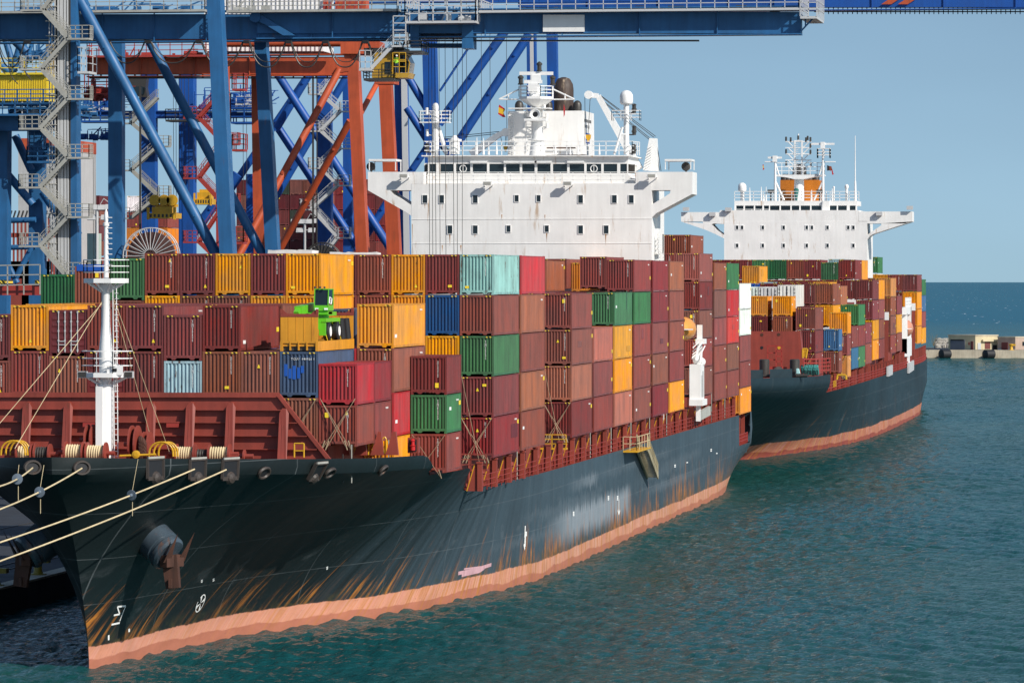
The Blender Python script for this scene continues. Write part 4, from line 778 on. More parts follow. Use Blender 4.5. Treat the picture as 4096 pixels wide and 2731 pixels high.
for sg in ((0,),):
    mb = MB(); mb.pipe([at(*Z7(1815,1400),570), at(*Z7(1830,1305),570), at(*Z7(2000,1305),570), at(*Z7(2015,1400),570)], .14); mb.build('hoop_rail', M['yellow'], ship2)
    mb = MB()
    for k in range(5): mb.beam(at(*Z7(1740,1440+k*28),572), at(*Z7(1805,1420+k*28),572), .3, .12)
    mb.build('deck_ladder', M['yellow'], ship2)
mb = MB(); mb.box((-80,570,8.5), (-48.6,706,10.6)); mb.box((-78,726,8.6), (-49.5,795,11.2)); mb.box((-79,574,10.6), (-49.5,585,10.8)); mb.build('hatch_coaming', M['deckred'], ship2)
for i in range(36): stanchion(572 + i*6.3, h2.xc+h2.b(572+i*6.3, 8.4)-.05, 8.5, 10.5 if i < 20 else 11.2, ship2)
for i in range(18):
    mb = MB(); ya_, yb_ = 572.4+i*12.6, 584.6+i*12.6; mb.rail([(h2.xc+h2.b(ya_,8.4)-.1,ya_,8.5), (h2.xc+h2.b(yb_,8.4)-.1,yb_,8.6)], 1.15, 2, .035); mb.build('side_rail', M['redrail'], ship2)
for Yp, z0 in ((600.6,15.4),(613.6,15.6),(626.7,15.8),(641,16.3),(667.5,17),(680,18),(707.5,18),(733,19),(746.5,19)):   # lashing bridge posts with white caps
    mb = MB(); mb.box((-46.2,Yp-.35,8.5), (-45.5,Yp+.25,z0)); mb.mi = 1; mb.box((-46.25,Yp-.4,z0-1.2), (-45.45,Yp+.3,z0)); mb.build('lashing_post', [M['deckred'], M['white2']], ship2)
dv = MB(); a = -45.3
for y in (722, 732): dv.box((a-.9,y,11), (a,y+1.2,17.5 if y < 730 else 19.4))
dv.box((a-2.6,721,17.3), (a,734,18.5)); dv.box((a-.9,722,10.5), (a+.05,733.6,13.4)); dv.rail([(a-.1,720,18.5),(a-.1,734,18.5)], 1.5, 2, .07); dv.box((a-.5,726,8.5),(a+.05,728.5,10.5)); dv.build('lifeboat_davit', M['white2'], ship2)
mb = MB(); mb.beam((a+.2,722,8.6), (a+.2,735,8.9), .3, 1.6); mb.beam((a+.2,672,9.1), (a+.2,682,9.2), .3, 1.5); mb.build('folded_ladder', M['lgrey'], ss2)
salmon = paint('faded_salmon_hull', (.62,.27,.17), .5, .15)
lifeboat((-46.3, 727, 15.0), 9.0, 1.7, 'salmon lifeboat in its white davit near the farther ship\'s stern', salmon)
# ---------------------------------------------------------------- containers
W_ = 2.438
def cont_meshes(L, H):
    """meshes of one container: origin at the middle of its front foot, door end far or near, front end towards -Y"""
    h = W_/2; d = {}
    mb = MB(); p = .13
    for x in (-h, h-p):
        for y in (0, L-p): mb.box((x, y, .1), (x+p, y+p, H-.1))
    for x in (-h, h):
        for y in (0, L):
            for z in (0, H):
                sx = 1 if x < 0 else -1; sy = 1 if y == 0 else -1; sz = 1 if z == 0 else -1
                mb.box((x-.004*sx, y-.004*sy, z-.0*sz), (x+.166*sx, y+.178*sy, z+.118*sz))
    for y in (0, L-.09): mb.box((-h+p, y+.005, H-.155), (h-p, y+.085, H-.012))
    mb.box((-h+p, .005, .17), (h-p, .12, .33)); mb.box((-h+p, L-.12, .1), (h-p, L-.005, .3))
    for x in (-.6, .6): mb.add([(x-.2,.01,.17),(x+.2,.01,.17),(x+.09,.01,.05),(x-.09,.01,.05),(x-.2,.11,.17),(x+.2,.11,.17),(x+.09,.11,.05),(x-.09,.11,.05)], [(3,2,1,0),(4,5,6,7),(0,4,7,3),(2,6,5,1),(3,7,6,2)])
    for x in (-h+.01, h-.07):
        mb.box((x, .17, .03), (x+.06, L-.17, .19)); mb.box((x, .17, H-.09), (x+.06, L-.17, H-.03))
    mb.box((-h+.07, .12, .19), (h-.07, L-.12, .28)); mb.box((-h+p, L-.09, .3), (h-p, L-.03, H-.15)); d['frame'] = mb
    def corr(u0, u1, n, dep, flat):      # corrugation profile: (u, depth)
        pr = []; per = (u1-u0)/n
        for k in range(n):
            a = u0+k*per; s_ = per*.16; f1 = per*flat; f2 = per*(1-flat)-2*s_; pr += [(a, dep), (a+f1*.5, dep), (a+f1*.5+s_, 0), (a+f1*.5+s_+f2, 0), (a+f1*.5+2*s_+f2, dep)]
        return pr + [(u1, dep)]
    mb = MB(); pr = corr(-h+p, h-p, 9, .08, .38); z0, z1 = .33, H-.155
    mb.add([(u, .022+q, z0) for u, q in pr] + [(u, .022+q, z1) for u, q in pr], [(i, i+1, len(pr)+i+1, len(pr)+i) for i in range(len(pr)-1)]); d['end_wall'] = mb
    mb = MB(); pr = corr(p, L-p, int(L/.279), .034, .42); z0, z1 = .19, H-.09; n = len(pr)
    mb.add([(h-.012-q, u, z0) for u, q in pr] + [(h-.012-q, u, z1) for u, q in pr], [(i, i+1, n+i+1, n+i) for i in range(n-1)]); d['side_wall'] = mb
    mb = MB(); mb.add([(-x, y, z) for x, y, z in d['side_wall'].v], [f[::-1] for f in d['side_wall'].f]); d['side_wall2'] = mb
    mb = MB(); pr = corr(.09, L-.09, int(L/.25), .018, .3); n = len(pr); mb.add([(-h+.02, u, H-.02-q) for u, q in pr] + [(h-.02, u, H-.02-q) for u, q in pr], [(n+i, n+i+1, i+1, i) for i in range(n-1)]); d['roof'] = mb
    mb = MB()
    for x0 in (-h+.2, h-.56): mb.box((x0, -.004, H-.135), (x0+.36, .004, H-.055))
    d['stripe'] = mb
    mb = MB(); x0 = -h+p
    for s_ in (0, 1):
        mb.box((x0+s_*1.1, .03, .32), (x0+s_*1.1+1.08, .07, H-.16))
        for k in range(5): z = .55+k*(H-1.0)/4.6; mb.add([(x0+s_*1.1+.06,.03,z),(x0+s_*1.1+1.02,.03,z),(x0+s_*1.1+1.02,.0,z+.1),(x0+s_*1.1+.06,.0,z+.1),(x0+s_*1.1+1.02,.03,z+.28),(x0+s_*1.1+.06,.03,z+.28)], [(0,1,2,3),(3,2,4,5)])
    d['door'] = mb
    mb = MB()
    for x in (-.62, -.2, .2, .62):
        mb.tube((x,-.02,.2), (x,-.02,H-.08), .028, 6)
        for z in (.28,.9,1.5,2.1,H-.2): mb.box((x-.05,-.035,z), (x+.05,.0,z+.12))
    for x in (-.45, .35): mb.box((x-.2,-.05,.88), (x+.25,-.02,.93)); mb.box((x-.2,-.05,.66), (x+.25,-.02,.71))
    d['locking_bar'] = mb
    mb = MB(); mb.box((-h+p,.01,.33), (h-p,.05,H-.155)); mb.box((-h+.004,.17,.19), (h-.004,L-.17,H-.09)); d['smooth'] = mb
    mb = MB()
    for x in (-.95,-.5,-.05,.05,.5,.95): mb.tube((x,-.01,.3), (x,-.01,H-.16), .03, 6)
    for z in (.6,1.2,1.8,2.3):
        for x in (-1.0,0,1.0): mb.box((x-.12,-.03,z), (x+.12,.0,z+.07))
    d['gasket'] = mb
    return d
LIB = {}
def lib(L, H):
    if (L, H) not in LIB:
        out = {}
        for k, mb in cont_meshes(L, H).items():
            me = bpy.data.meshes.new(k); me.from_pydata(mb.v, [], mb.f); mt = {'stripe':'stripe','locking_bar':'lgrey','gasket':'steel'}.get(k, 'cont'); me.materials.append(M[mt]); me.update(); out[k] = me
        LIB[(L, H)] = out
    return LIB[(L, H)]
st_tri = bpy.data.meshes.new('warning_sticker'); st_tri.from_pydata([(-.1,0,-.1),(.1,0,-.1),(.025,0,.12),(-.025,0,.12)], [], [(0,1,2,3)]); st_tri.materials.append(M['cyel'])
st_box = bpy.data.meshes.new('caution_plate'); st_box.from_pydata([(-.14,0,-.09),(.14,0,-.09),(.14,0,.09),(-.14,0,.09)], [], [(0,1,2,3)]); st_box.materials.append(M['cyel'])
st_tall = bpy.data.meshes.new('caution_plate'); st_tall.from_pydata([(-.12,0,-.16),(.12,0,-.16),(.12,0,.16),(-.12,0,.16)], [], [(0,1,2,3)]); st_tall.materials.append(M['cyel'])
def font(body, size, line=1.0, m='cwhite'):
    return lettering('container_number', body, size, M[m], 1.0, line, 'TOP')
NUMS = [font('\n'.join(t), .17, .72) for t in ('TCNU5656072', 'TCNU8204660', 'UU1266166', 'TGHU624517')]
NUMD = [font('\n'.join(t), .15, .72, 'dark') for t in ('TCNU5656072', 'UU1266166')]
NUMS2 = [lettering('side_number', t, .17, M['cwhite']) for t in ('TCNU 565607 2', 'UU 126616 6')]
def sheet(name, w_, h_, m):
    me = bpy.data.meshes.new(name); me.from_pydata([(0,0,0),(0,w_,0),(0,w_,h_),(0,0,h_)], [], [(0,1,2,3)]); me.materials.append(M[m]); return me
PATCH = [sheet('repaint_patch', a, b, 'cont') for a, b in ((1.4,.9),(2.4,.5),(.6,1.6),(3.2,1.0))]; PLATE = sheet('marking_plate', .8, .3, 'cyel'); PLATE2 = sheet('marking_plate', .8, .22, 'cwhite')
RGB = {  # paint colours
 'maroon': (.178,.028,.025), 'dark maroon': (.12,.019,.022), 'crimson': (.21,.027,.029), 'wine': (.235,.050,.040), 'brown-red': (.235,.060,.040), 'rust-brown': (.25,.072,.040),
 'tan-brown': (.34,.115,.062), 'salmon': (.44,.145,.105), 'red': (.46,.028,.034), 'bright red': (.55,.055,.045), 'yellow': (.72,.285,.014), 'tan-yellow': (.62,.27,.07), 'green': (.042,.165,.058), 'dark green': (.018,.115,.042),
 'teal': (.27,.50,.42), 'pale blue': (.36,.50,.52), 'blue': (.006,.065,.20), 'bright blue': (.01,.10,.45), 'slate blue': (.055,.085,.14), 'steel blue': (.045,.14,.26), 'white': (.78,.79,.76), 'brown': (.20,.065,.040), 'orange': (.62,.20,.02), 'olive': (.05,.07,.05)}
ORD = ['lowest','second','third','fourth','fifth','sixth']
ROWN = ['outermost','second','third','fourth','fifth','sixth','seventh','eighth','ninth','tenth','eleventh','twelfth','thirteenth']
LABELS = {}
def container(col, x, y, z, L=12.19, H=2.896, label='', group='', door=False, rust=.25, style='', number=True, tri=True):
    """x is the seaward (right) face; y the near end; z the foot"""
    lb = lib(L, H); c = (*RGB[col], rust); j = 1 + rnd.uniform(-.10, .10); pale = rnd.random()**2*.09*(0 if col == 'white' else 1); c = tuple(v*j*rnd.uniform(.93,1.07)*(1-pale)+.30*pale for v in c[:3]) + (rust,)
    root = bpy.data.objects.new('shipping_container', lb['frame']); C.objects.link(root); root.location = (x - W_/2 + rnd.uniform(-.012,.012), y + rnd.uniform(-.04,.04), z); root.color = c
    LABELS[label] = LABELS.get(label, 0) + 1
    tag(root, label, 'container', group)
    def ch(name, data, loc=None):
        o = bpy.data.objects.new(name, data); C.objects.link(o); o.parent = root; o.color = c
        if loc: o.location = loc
        return o
    if style == 'reefer':
        ch('insulated_body', lb['smooth']); ch('door_gasket', lb['gasket']); ch('roof', lb['roof']); return root
    ch('roof', lb['roof']); ch('side_wall', lb['side_wall']); ch('side_wall', lb['side_wall2'])
    if door: o = ch('door', lb['door']); b = bpy.data.objects.new('locking_bar', lb['locking_bar']); C.objects.link(b); b.parent = o
    else:
        ch('end_wall', lb['end_wall'])
        if number and rnd.random() < .75:
            yl = col in ('yellow','tan-yellow','orange'); o = ch('container_number', rnd.choice(NUMD if yl else NUMS), (.62, .004, H-.32)); o.rotation_euler = (PI/2,0,0)
        if tri and rnd.random() < .45: ch('warning_sticker', st_tri, (rnd.choice((-.55,-.1,.05,.55)), .012, rnd.choice((H-.5,H-.95,.62))))
        if rnd.random() < .28: o = ch('caution_plate', rnd.choice((st_box, st_tall)), (rnd.choice((-.72,.55,.35)), .011, rnd.choice((.62,.55,H-.62))))
    if style != 'plain':
        xs = W_/2-.006
        for k in range(rnd.choice((0,0,0,0,1))):      # repainted panels on the long side
            o = ch('repaint_patch', PATCH[rnd.randrange(4)], (xs, rnd.uniform(1, L-2.5), rnd.uniform(.4, H-1.3))); q = rnd.uniform(.75,1.12); o.color = (c[0]*q, c[1]*q*rnd.uniform(.8,1.1), c[2]*q, rust)
        if rnd.random() < .5: o = ch('side_number', NUMS2[rnd.randrange(2)], (xs+.002, L-1.6, H-.45)); o.rotation_euler = (PI/2,0,PI/2)
        if rnd.random() < .5: ch('marking_plate', PLATE, (xs, L-rnd.uniform(.4,1.0), rnd.choice((.6,1.1,H-.8))))
        if rnd.random() < .3: ch('marking_plate', PLATE2, (xs, rnd.uniform(.4,1.2), rnd.uniform(.4,H-.7)))
        if H > 2.7: ch('hazard_stripe', lb['stripe'])
    return root
G1, G2, G3 = 'containers stacked on the nearer ship', 'containers stacked on the farther ship', 'containers stacked on the third ship'
T = 2.91
BAY1 = {'B0':274.7,'B1':287.7,'B2':300.9,'B3':314.2,'B4':327.6,'C':355,'C2':368.4,'D':381.9,'E':395.7,'F':409.6,'G':423.2,'H':449.5,'I':463.6,'J':477,'K':490.5}
BNAME = {'B0':'bay right behind the red breakwater','B1':'second bay behind the breakwater','B2':'third bay behind the breakwater','B3':'bay topped by the teal container','B4':'bay just aft of the teal container',
 'C':'bay after the empty gap','C2':'low bay after the gap','D':'bay with green corner box','E':'third last bay before the bridge','F':'second last bay before the bridge','G':'last bay before the bridge','H':'first bay behind the bridge','I':'second bay behind the bridge','J':'third bay behind the bridge','K':'sternmost bay'}
ZB1 = {'B0':12.6,'B1':9.85,'B2':10.2,'B3':10.2,'B4':10.2,'H':11.1,'K':8.0}
def row1(k): return -49.2 - 2.49*k
def lab1(col, bay, k, t, sub=None): return f"{col} container, {ORD[t] if sub is None else sub} tier, {'seaward row' if k == 0 else ROWN[k] + ' row from sea'}, {BNAME[bay]}"
def stack1(bay, k, cols, t0=0, H=None, L=12.19, dy=0, z=None, **kw):
    """cols from the bottom up, first one standing on tier t0"""
    zz = z if z is not None else ZB1.get(bay, 10.2) + t0*T
    for i, cc in enumerate(cols):
        h_ = 2.896 if H is None else (H[i] if isinstance(H, (list, tuple)) else H)
        if cc: container(cc, row1(k), BAY1[bay]+dy, zz, L, h_, lab1(cc, bay, k, min(5, i+t0)), G1, **kw)
        zz += h_ + .014
S1 = stack1; h8 = 2.591
# first bay behind the breakwater
S1('B0', 1, ['brown-red','red'], H=h8, L=6.06, z=12.45); 
for i, cc in enumerate(('wine','crimson')): container(cc, row1(1), BAY1['B0']+6.13, 12.45+i*2.605, 6.06, h8, ('wine red','crimson')[i]+' short container behind the '+('brown-red','bright red')[i]+' one at the breakwater corner', G1)
container('rust-brown', row1(2), BAY1['B0'], 12.6, label='rust-brown container under the faded blue one, partly behind the breakwater', group=G1)
blue = container('slate blue', row1(2), BAY1['B0'], 15.51, label='faded blue container numbered TCLU 940926 1 with bright blue patches, under the flat rack', group=G1, number=False, tri=False, rust=.8)
o = text('container_number', 'TCLU  940926 1', M['cwhite'], (.25, .0, 2.42), .2, blue, spacing=1.12)
for i, (x, z, a, b_) in enumerate(((-.95,1.35,.22,.75),(-.68,1.2,.2,.62),(-.42,1.15,.22,.85),(-.12,1.2,.2,.7),(.12,1.55,.2,.45))):
    mb = MB(); mb.box((x,.014,z), (x+a,.02,z+b_)); q = mb.build('paint_patch', M['tarp'], blue)
S1('B0', 3, ['rust-brown'], 1)
S1('B0', 4, ['rust-brown','maroon'], 1)
# mixed-height stacks
def mixed(bay, k, z, items):
    for cc, h_, t, kw in items: container(cc, row1(k), BAY1[bay], z, 12.19, h_, lab1(cc, bay, k, t), G1, **kw); z += h_ + .014
pb = dict(rust=1.0)
mixed('B0', 5, 12.6, [('maroon',h8,0,{}),('pale blue',h8,1,pb),('maroon',2.896,2,{})])
mixed('B0', 6, 12.6, [('maroon',2.896,0,{}),('maroon',2.896,1,{}),('maroon',2.896,2,dict(rust=.2))])
mixed('B0', 7, 12.6, [('dark maroon',2.896,0,{}),('maroon',2.896,1,dict(door=True)),('wine',2.896,2,{})])
mixed('B0', 8, 12.6, [('brown',h8,0,{}),('rust-brown',2.896,1,{}),('dark maroon',2.896,2,dict(door=True))])
mixed('B0', 9, 12.6, [('maroon',2.896,0,{}),('wine',2.896,1,{}),('yellow',2.896,2,{})])
mixed('B0', 10, 12.6, [('maroon',h8,0,{}),('brown-red',h8,1,{}),('maroon',2.896,2,{})])
mixed('B0', 11, 12.6, [('brown-red',2.896,1,{}),('maroon',2.896,2,{})])
dt = LIB[(12.19,2.896)]
# second bay
for i, cc in enumerate(('wine','green','maroon')): container(cc, row1(0), BAY1['B1']+6.2, 10.02+i*2.605, 6.06, h8, ('wine red','bright green','dark maroon')[i]+' short container, '+('bottom','middle','top')[i]+' of the three box stack at the bulwark corner', G1, tri=False)
S1('B1', 1, ['yellow','red','rust-brown','yellow'], z=9.7)
S1('B1', 2, ['red','red'], 0, z=12.6); S1('B1', 3, ['green','dark green'], 0, z=12.6)
for k, cc in ((4,'brown'),(5,'wine'),(6,'maroon'),(7,'wine'),(8,'brown-red'),(9,'maroon'),(10,'yellow')): S1('B1', k, [cc], 0, z=18.42 if k != 10 else 18.42)
# third bay
S1('B2', 3, ['dark green','slate blue','slate blue'], 1, z=12.2)
for k, t4, t5 in ((4,'yellow','yellow'),(5,'yellow','maroon'),(6,'brown','yellow'),(7,'brown','maroon'),(8,'yellow','brown-red')): S1('B2', k, [t4, t5], 3)
mixed('B2', 9, 18.9, [('brown',2.6,3,{}),('green',2.896,4,{})])
ot = container('rust-brown', row1(10), BAY1['B2'], 20.95, 12.19, 2.896, 'brown open-top container under a blue tarpaulin beside the foremast', G1)
mb = MB(); mb.box((-1.08,-.02,2.58), (.95,6,2.97)); mb.box((-1.0,0,2.97), (.9,6,3.03)); mb.build('tarpaulin', M['tarp'], ot)
container('brown', row1(10), BAY1['B2'], 18.0, label=lab1('brown','B2',10,3), group=G1)
container('dark green', row1(11)+.06, BAY1['B2'], 20.4, label='dark green container at the landward end of the nearer ship\'s stacks', group=G1, number=False, tri=False)
container('maroon', row1(11)+.06, BAY1['B2'], 17.45, label=lab1('maroon','B2',11,3), group=G1)
# bay of the teal corner
S1('B3', 0, ['crimson','maroon','green','brown-red'])
container('teal', row1(0), BAY1['B3'], 10.2+4*T, label='pale teal rust-streaked container on the seaward corner, above a brown-red one', group=G1, rust=1.0)
S1('B3', 1, ['maroon','yellow'], 1, rust=.75); S1('B3', 1, ['blue','maroon'], 3, tri=False, number=False, rust=.1)
S1('B3', 2, ['red','yellow','yellow'], 2); S1('B3', 3, ['brown-red','brown-red'], 3); S1('B3', 4, ['wine','maroon'], 3)
S1('B4', 0, ['brown-red','tan-brown','brown-red','tan-brown','red'])
for k, cc in ((9,'yellow'),(8,'maroon'),(7,'yellow')): container(cc, row1(k)-1.3, BAY1['B4']+13.5, 21.85, label=f"{cc} container showing only its top above the {['brown open-top','green','brown-red'][[9,8,7].index(k)]} one by the foremast", group=G1)
# open bays further aft
S1('C', 0, ['maroon','tan-brown','brown-red','wine'])
S1('C', 1, ['maroon','brown-red','maroon'], 0)
S1('C2', 0, ['wine','wine','salmon'])
S1('C2', 1, ['maroon','brown','maroon'], 0); S1('C2', 2, ['brown-red','wine'], 2)
S1('D', 0, ['salmon','yellow','yellow','green']); S1('D', 1, ['wine','maroon'], 2); S1('D', 2, ['maroon'], 3)
S1('E', 0, ['brown-red','wine','wine','green','wine']); S1('E', 1, ['maroon'], 3)
S1('F', 0, ['crimson','brown','wine','crimson','crimson']); S1('F', 1, ['maroon'], 4); S1('F', 4, ['tan-brown'], 4); S1('E', 4, ['maroon'], 3); S1('F', 3, ['wine'], 3); S1('F', 2, ['brown-red'], 3)
S1('G', 0, ['yellow','wine','brown-red','brown-red','tan-brown']); S1('G', 1, ['maroon'], 4); S1('E', 1, ['wine'], 4, z=22.1); S1('G', 4, ['brown-red'], 4, z=22.05); S1('G', 3, ['orange'], 4, dy=3, z=21.7); S1('G',5,['maroon'],4)
S1('H', 0, ['brown-red','wine','brown','maroon','wine']); S1('H', 1, ['maroon','wine'], 3); S1('H', 2, ['maroon'], 3)
S1('I', 0, ['wine','brown-red','wine','brown','rust-brown']); S1('I', 1, ['maroon','rust-brown'], 4); S1('I', 2, ['brown-red','brown-red'], 4); S1('I', 3, ['maroon'], 5)
S1('J', 0, ['wine','brown','bright red','red','green']); S1('J', 1, ['maroon'], 4)
S1('K', 0, ['yellow','wine','wine','white','white'], number=False, tri=False)
# twist-lock lashing rods crossing the lowest ends
def rods(x, y, z, H, ship, n=2):
    for s_ in range(n):
        for dx in (-1, 1):
            mb = MB(); mb.tube((x-W_/2+dx*1.12, y-.12-.05*s_, z+H+s_*.03), (x-W_/2-dx*(.95-.25*s_), y-.55, z-.35), .019, 6); mb.tube((x-W_/2-dx*(.75-.25*s_), y-.5, z+.25), (x-W_/2-dx*(.95-.25*s_), y-.55, z-.35), .036, 6); mb.build('lashing_rod', M['lash'], ship)
for b_, k in (('B3',0),('C',0),('B0',1),('B0',2)): rods(row1(k), BAY1[b_], ZB1.get(b_,10.2), 2.85, ship1)
rods(row1(0), BAY1['B1']+6.2, 10.0, 2.55, ship1, 1)
for b_ in ('B3','C'):
    mb = MB(); mb.tube((row1(0)-2.3, BAY1[b_]-.15, 10.2+2*T), (row1(0)-.9, BAY1[b_]-.6, 9.7), .018, 6); mb.build('lashing_rod', M['lash'], ship1)
    mb = MB(); mb.box((row1(0)-2.6, BAY1[b_]-1.25, 9.3), (row1(0)-.3, BAY1[b_]-.35, 9.42)); mb.rail([(row1(0)-2.6,BAY1[b_]-1.25,9.4),(row1(0)-.3,BAY1[b_]-1.25,9.4)], 1.1, 1, .03); mb.build('lashing_platform', M['yellow' if b_ == 'C' else 'deckred'], ship1)
for b_ in ('B0','B1','B4','C2','D','E','F','G','H','I','J'):       # vertical lashing bars and pipes in the gaps between bays
    for dx in (.25, .8):
        mb = MB(); mb.tube((row1(0 if b_ not in ('B0','B1') else 1)-dx, BAY1[b_]-.55, 8.1 if b_ > 'B2' else 10.2), (row1(0 if b_ not in ('B0','B1') else 1)-dx, BAY1[b_]-.55, 12.6 if dx < .5 else 12), .04, 6); mb.build('lashing_rod', M['steel' if dx > .5 else 'grey'], ship1)
# ---- farther ship
BAY2 = {'S':587.0,'T1':601.6,'T2':614.4,'T3':627.5,'T4':642,'T5':654.8,'U1':681,'U2':695.6,'V1':748,'V2':803}
ZB2 = {'T1':10.8,'T2':10.8,'T3':11,'T4':11.3,'T5':11.3,'U1':11.6,'U2':11.7,'V1':12.2,'V2':11.4,'S':10.75}
BN2 = {'S':'first bay','T1':'bay by the lowest stack','T2':'bay with the green corner box','T3':'third full bay','T4':'bay below the white wing','T5':'bay right before the bridge','U1':'tan-topped bay before the lifeboat','U2':'bay beside the lifeboat','V1':'bay aft of the lifeboat','V2':'sternmost bay'}
def row2(k): return -45.2 - 2.5*k
def S2(bay, k, cols, t0=0, L=12.19, dy=0, z=None, x=None, H=2.896, **kw):
    zz = z if z is not None else ZB2[bay]+t0*T
    for i, cc in enumerate(cols):
        if cc: container(cc, row2(k) if x is None else x, BAY2[bay]+dy, zz, L, H, f"far ship {cc} container, {ORD[min(5,i+t0)]} tier, {'seaward row' if k == 0 else ROWN[k] + ' row from sea'}, {BN2[bay]}", G2, **kw)
        zz += H+.014
for i, cc in enumerate(('wine','wine','maroon','brown-red')): container(cc, -47.6, 571.5, 7.7+i*T, label=f"far ship {cc} container, {('bottom','second','third','top')[i]} of the stack just right of its breakwater", group=G2)
for i, (a, b_) in enumerate((('maroon','rust-brown'),('yellow','yellow'))):
    for j, (x, cc) in enumerate(((-53.7,a),(-50.6,b_))): container(cc, x, 570.5, 15.65+i*2.6, 6.06, h8, f"far ship {cc} short container, {('lower','upper')[i]} one of the {('left','right')[j]} pair above its breakwater", G2)
for j, (x, dz) in enumerate(((-51.5,.25),(-54.05,0),(-56.6,0))): container('white', x, 587.5, 19.1+dz, label=('tall white refrigerated container on the far ship with its white side in view','white refrigerated container in the middle of the far ship\'s trio','white refrigerated container furthest left of the far ship\'s trio')[j], group=G2, style='reefer')
container('steel blue', -45.9, 588.5, 13.5, 6.06, 2.896, 'grey-blue short container behind two red posts at the far ship\'s front', G2); container('brown-red', -45.9, 588.5, 10.6, 6.06, 2.896, 'brown-red short container under the grey-blue one at the far ship\'s front', G2)
for i, cc in enumerate(('tan-yellow','wine','yellow')): container(cc, row2(0), 594, 9.9+i*2.9, 6.06, 2.886, f"{cc} short container, {('bottom','middle','top')[i]} of the far ship\'s yellow and wine corner stack", G2, rust=.5)
S2('T1', 0, ['steel blue','wine']); S2('T1', 1, [None,None,'yellow','rust-brown'], rust=.8); S2('T1', 2, ['maroon','maroon'], 2); S2('T1', 4, ['maroon'], 3); S2('T1', 5, ['bright blue'], 3); S2('T1', 3, ['maroon'], 3)
S2('T2', 0, ['green','wine','green']); S2('T2', 1, ['tan-yellow','tan-brown'], 2, z=16.3); S2('T2', 2, ['orange'], 3, z=19.3)
S2('T3', 0, ['brown-red','crimson']); S2('T3', 1, ['maroon','maroon'], 1); S2('T3', 2, ['yellow'], 3); S2('T3', 3, ['maroon'], 3); S2('T3', 4, ['maroon'], 3); S2('T3', 5, ['pale blue'], 3); S2('T3', 6, ['yellow'], 4, z=22.0); S2('T3', 8, ['yellow'], 4, z=22.4)
S2('T4', 0, ['yellow','yellow','crimson','maroon']); S2('T4', 1, ['maroon','maroon'], 3); S2('T4', 2, ['maroon'], 3); S2('T4', 2, ['dark green'], 4, z=22.55); S2('T4', 3, ['maroon'], 4); S2('T4', 4, ['brown-red'], 4); S2('T4', 5, ['dark green'], 4); S2('T4', 6, ['green'], 4); S2('T4', 7, ['maroon'], 4); S2('T4', 8, ['maroon'], 4); S2('T4', 9, ['maroon'], 4); S2('T4', 10, ['wine'], 4)
S2('T4', 3, ['wine'], 3); S2('T4', 4, ['brown'], 3); S2('T4', 5, ['maroon'], 3); S2('T4', 6, ['brown-red'], 3); S2('T4', 7, ['maroon'], 3); S2('T4', 8, ['wine'], 3)
for j, x in enumerate((-51.5,-54.05,-56.6)): container(('maroon','wine','brown')[j], x, 587.5, 16.2, label=f"far ship {('maroon','wine','brown')[j]} container right under the {('tall white','middle white','leftmost white')[j]} refrigerated one", group=G2)
S2('T5', 0, ['wine','brown','wine','yellow']); S2('T5', 1, ['maroon','yellow'], 3); S2('T5', 2, ['pale blue'], 4, z=23.1)
S2('U1', 0, ['wine','brown','rust-brown','tan-yellow']); S2('U1', 1, ['brown-red'], 3)
S2('U2', 0, ['brown-red','yellow','crimson'])
S2('V1', 0, ['yellow','yellow','yellow','maroon']); S2('V1', 1, ['maroon','brown-red'], 2); S2('V1', 2, ['yellow'], 3); S2('V1', 3, ['orange'], 3)
S2('V2', 1, ['yellow','wine','steel blue','green'])
container('green', -54.7, 790, 24.1, label='green container standing alone against the sky behind the far ship\'s bridge', group=G2); container('white', -54.7, 790, 21.15, label='white container under the lone green one behind the far ship\'s bridge', group=G2)
rods(row2(0), 594, 10.0, 2.8, ship2); rods(row2(1), 571.5, 10.6, 2.8, ship2)
# ---- containers standing on the quay behind the cranes
qc = ['maroon','dark maroon','brown','olive','dark maroon','brown-red','maroon','wine']
def quay_block(nm, Y, x0, y0, nx, nz, cols, dx=2.6):
    a = at(x0, y0, Y); n = 0
    for j in range(nz):
        for i in range(nx):
            cc = cols[(i*3+j*5+i*j) % len(cols)]; t = nz-1-j
            container(cc, a.x+W_+i*dx, Y, a.z-2.9*(j+1), label=f"{cc} container on third ship, {('bottom','second','third','fourth','fifth','sixth')[t]} level, {ROWN[i] if i else 'first'} stack {nm}", group=G3, number=False, tri=False, style='plain')
quay_block('from left behind orange braces', 830, 543, 413, 7, 5, ['dark maroon','brown','olive','dark maroon','maroon','brown','dark maroon'])
quay_block('from left around leaning red leg', 815, 768, 412, 4, 5, ['crimson','wine','maroon','crimson','wine'])
quay_block('from left above cable reel', 790, 291, 487, 3, 3, ['wine','orange','orange'])
quay_block('beside the floodlight mast', 835, 200, 449, 1, 4, ['dark maroon','brown'])
# the third ship, moored at the next quay, that carries them
ship3 = thing('container_ship', 'third container ship mostly hidden behind the cranes on the left', 'ship')
mb = MB(); mb.add([(x,y,z) for z in (-3,15) for x, y in ((-200,790),(-172.5,755),(-145,790),(-145,1000),(-200,1000))], [(4,3,2,1,0),(5,6,7,8,9)] + [(i,(i+1)%5,5+(i+1)%5,5+i) for i in range(5)]); mb.build('hull', MH2, ship3)
mb = MB(); mb.box((-200,786,15), (-146,860,27.0)); mb.build('hatch_coaming', M['deckred'], ship3)
container('white', at(291,470,790).x+2.5, 790, at(291,487,790).z+.02, label='white container on the third ship just left of the yellow spreader', group=G3, number=False)
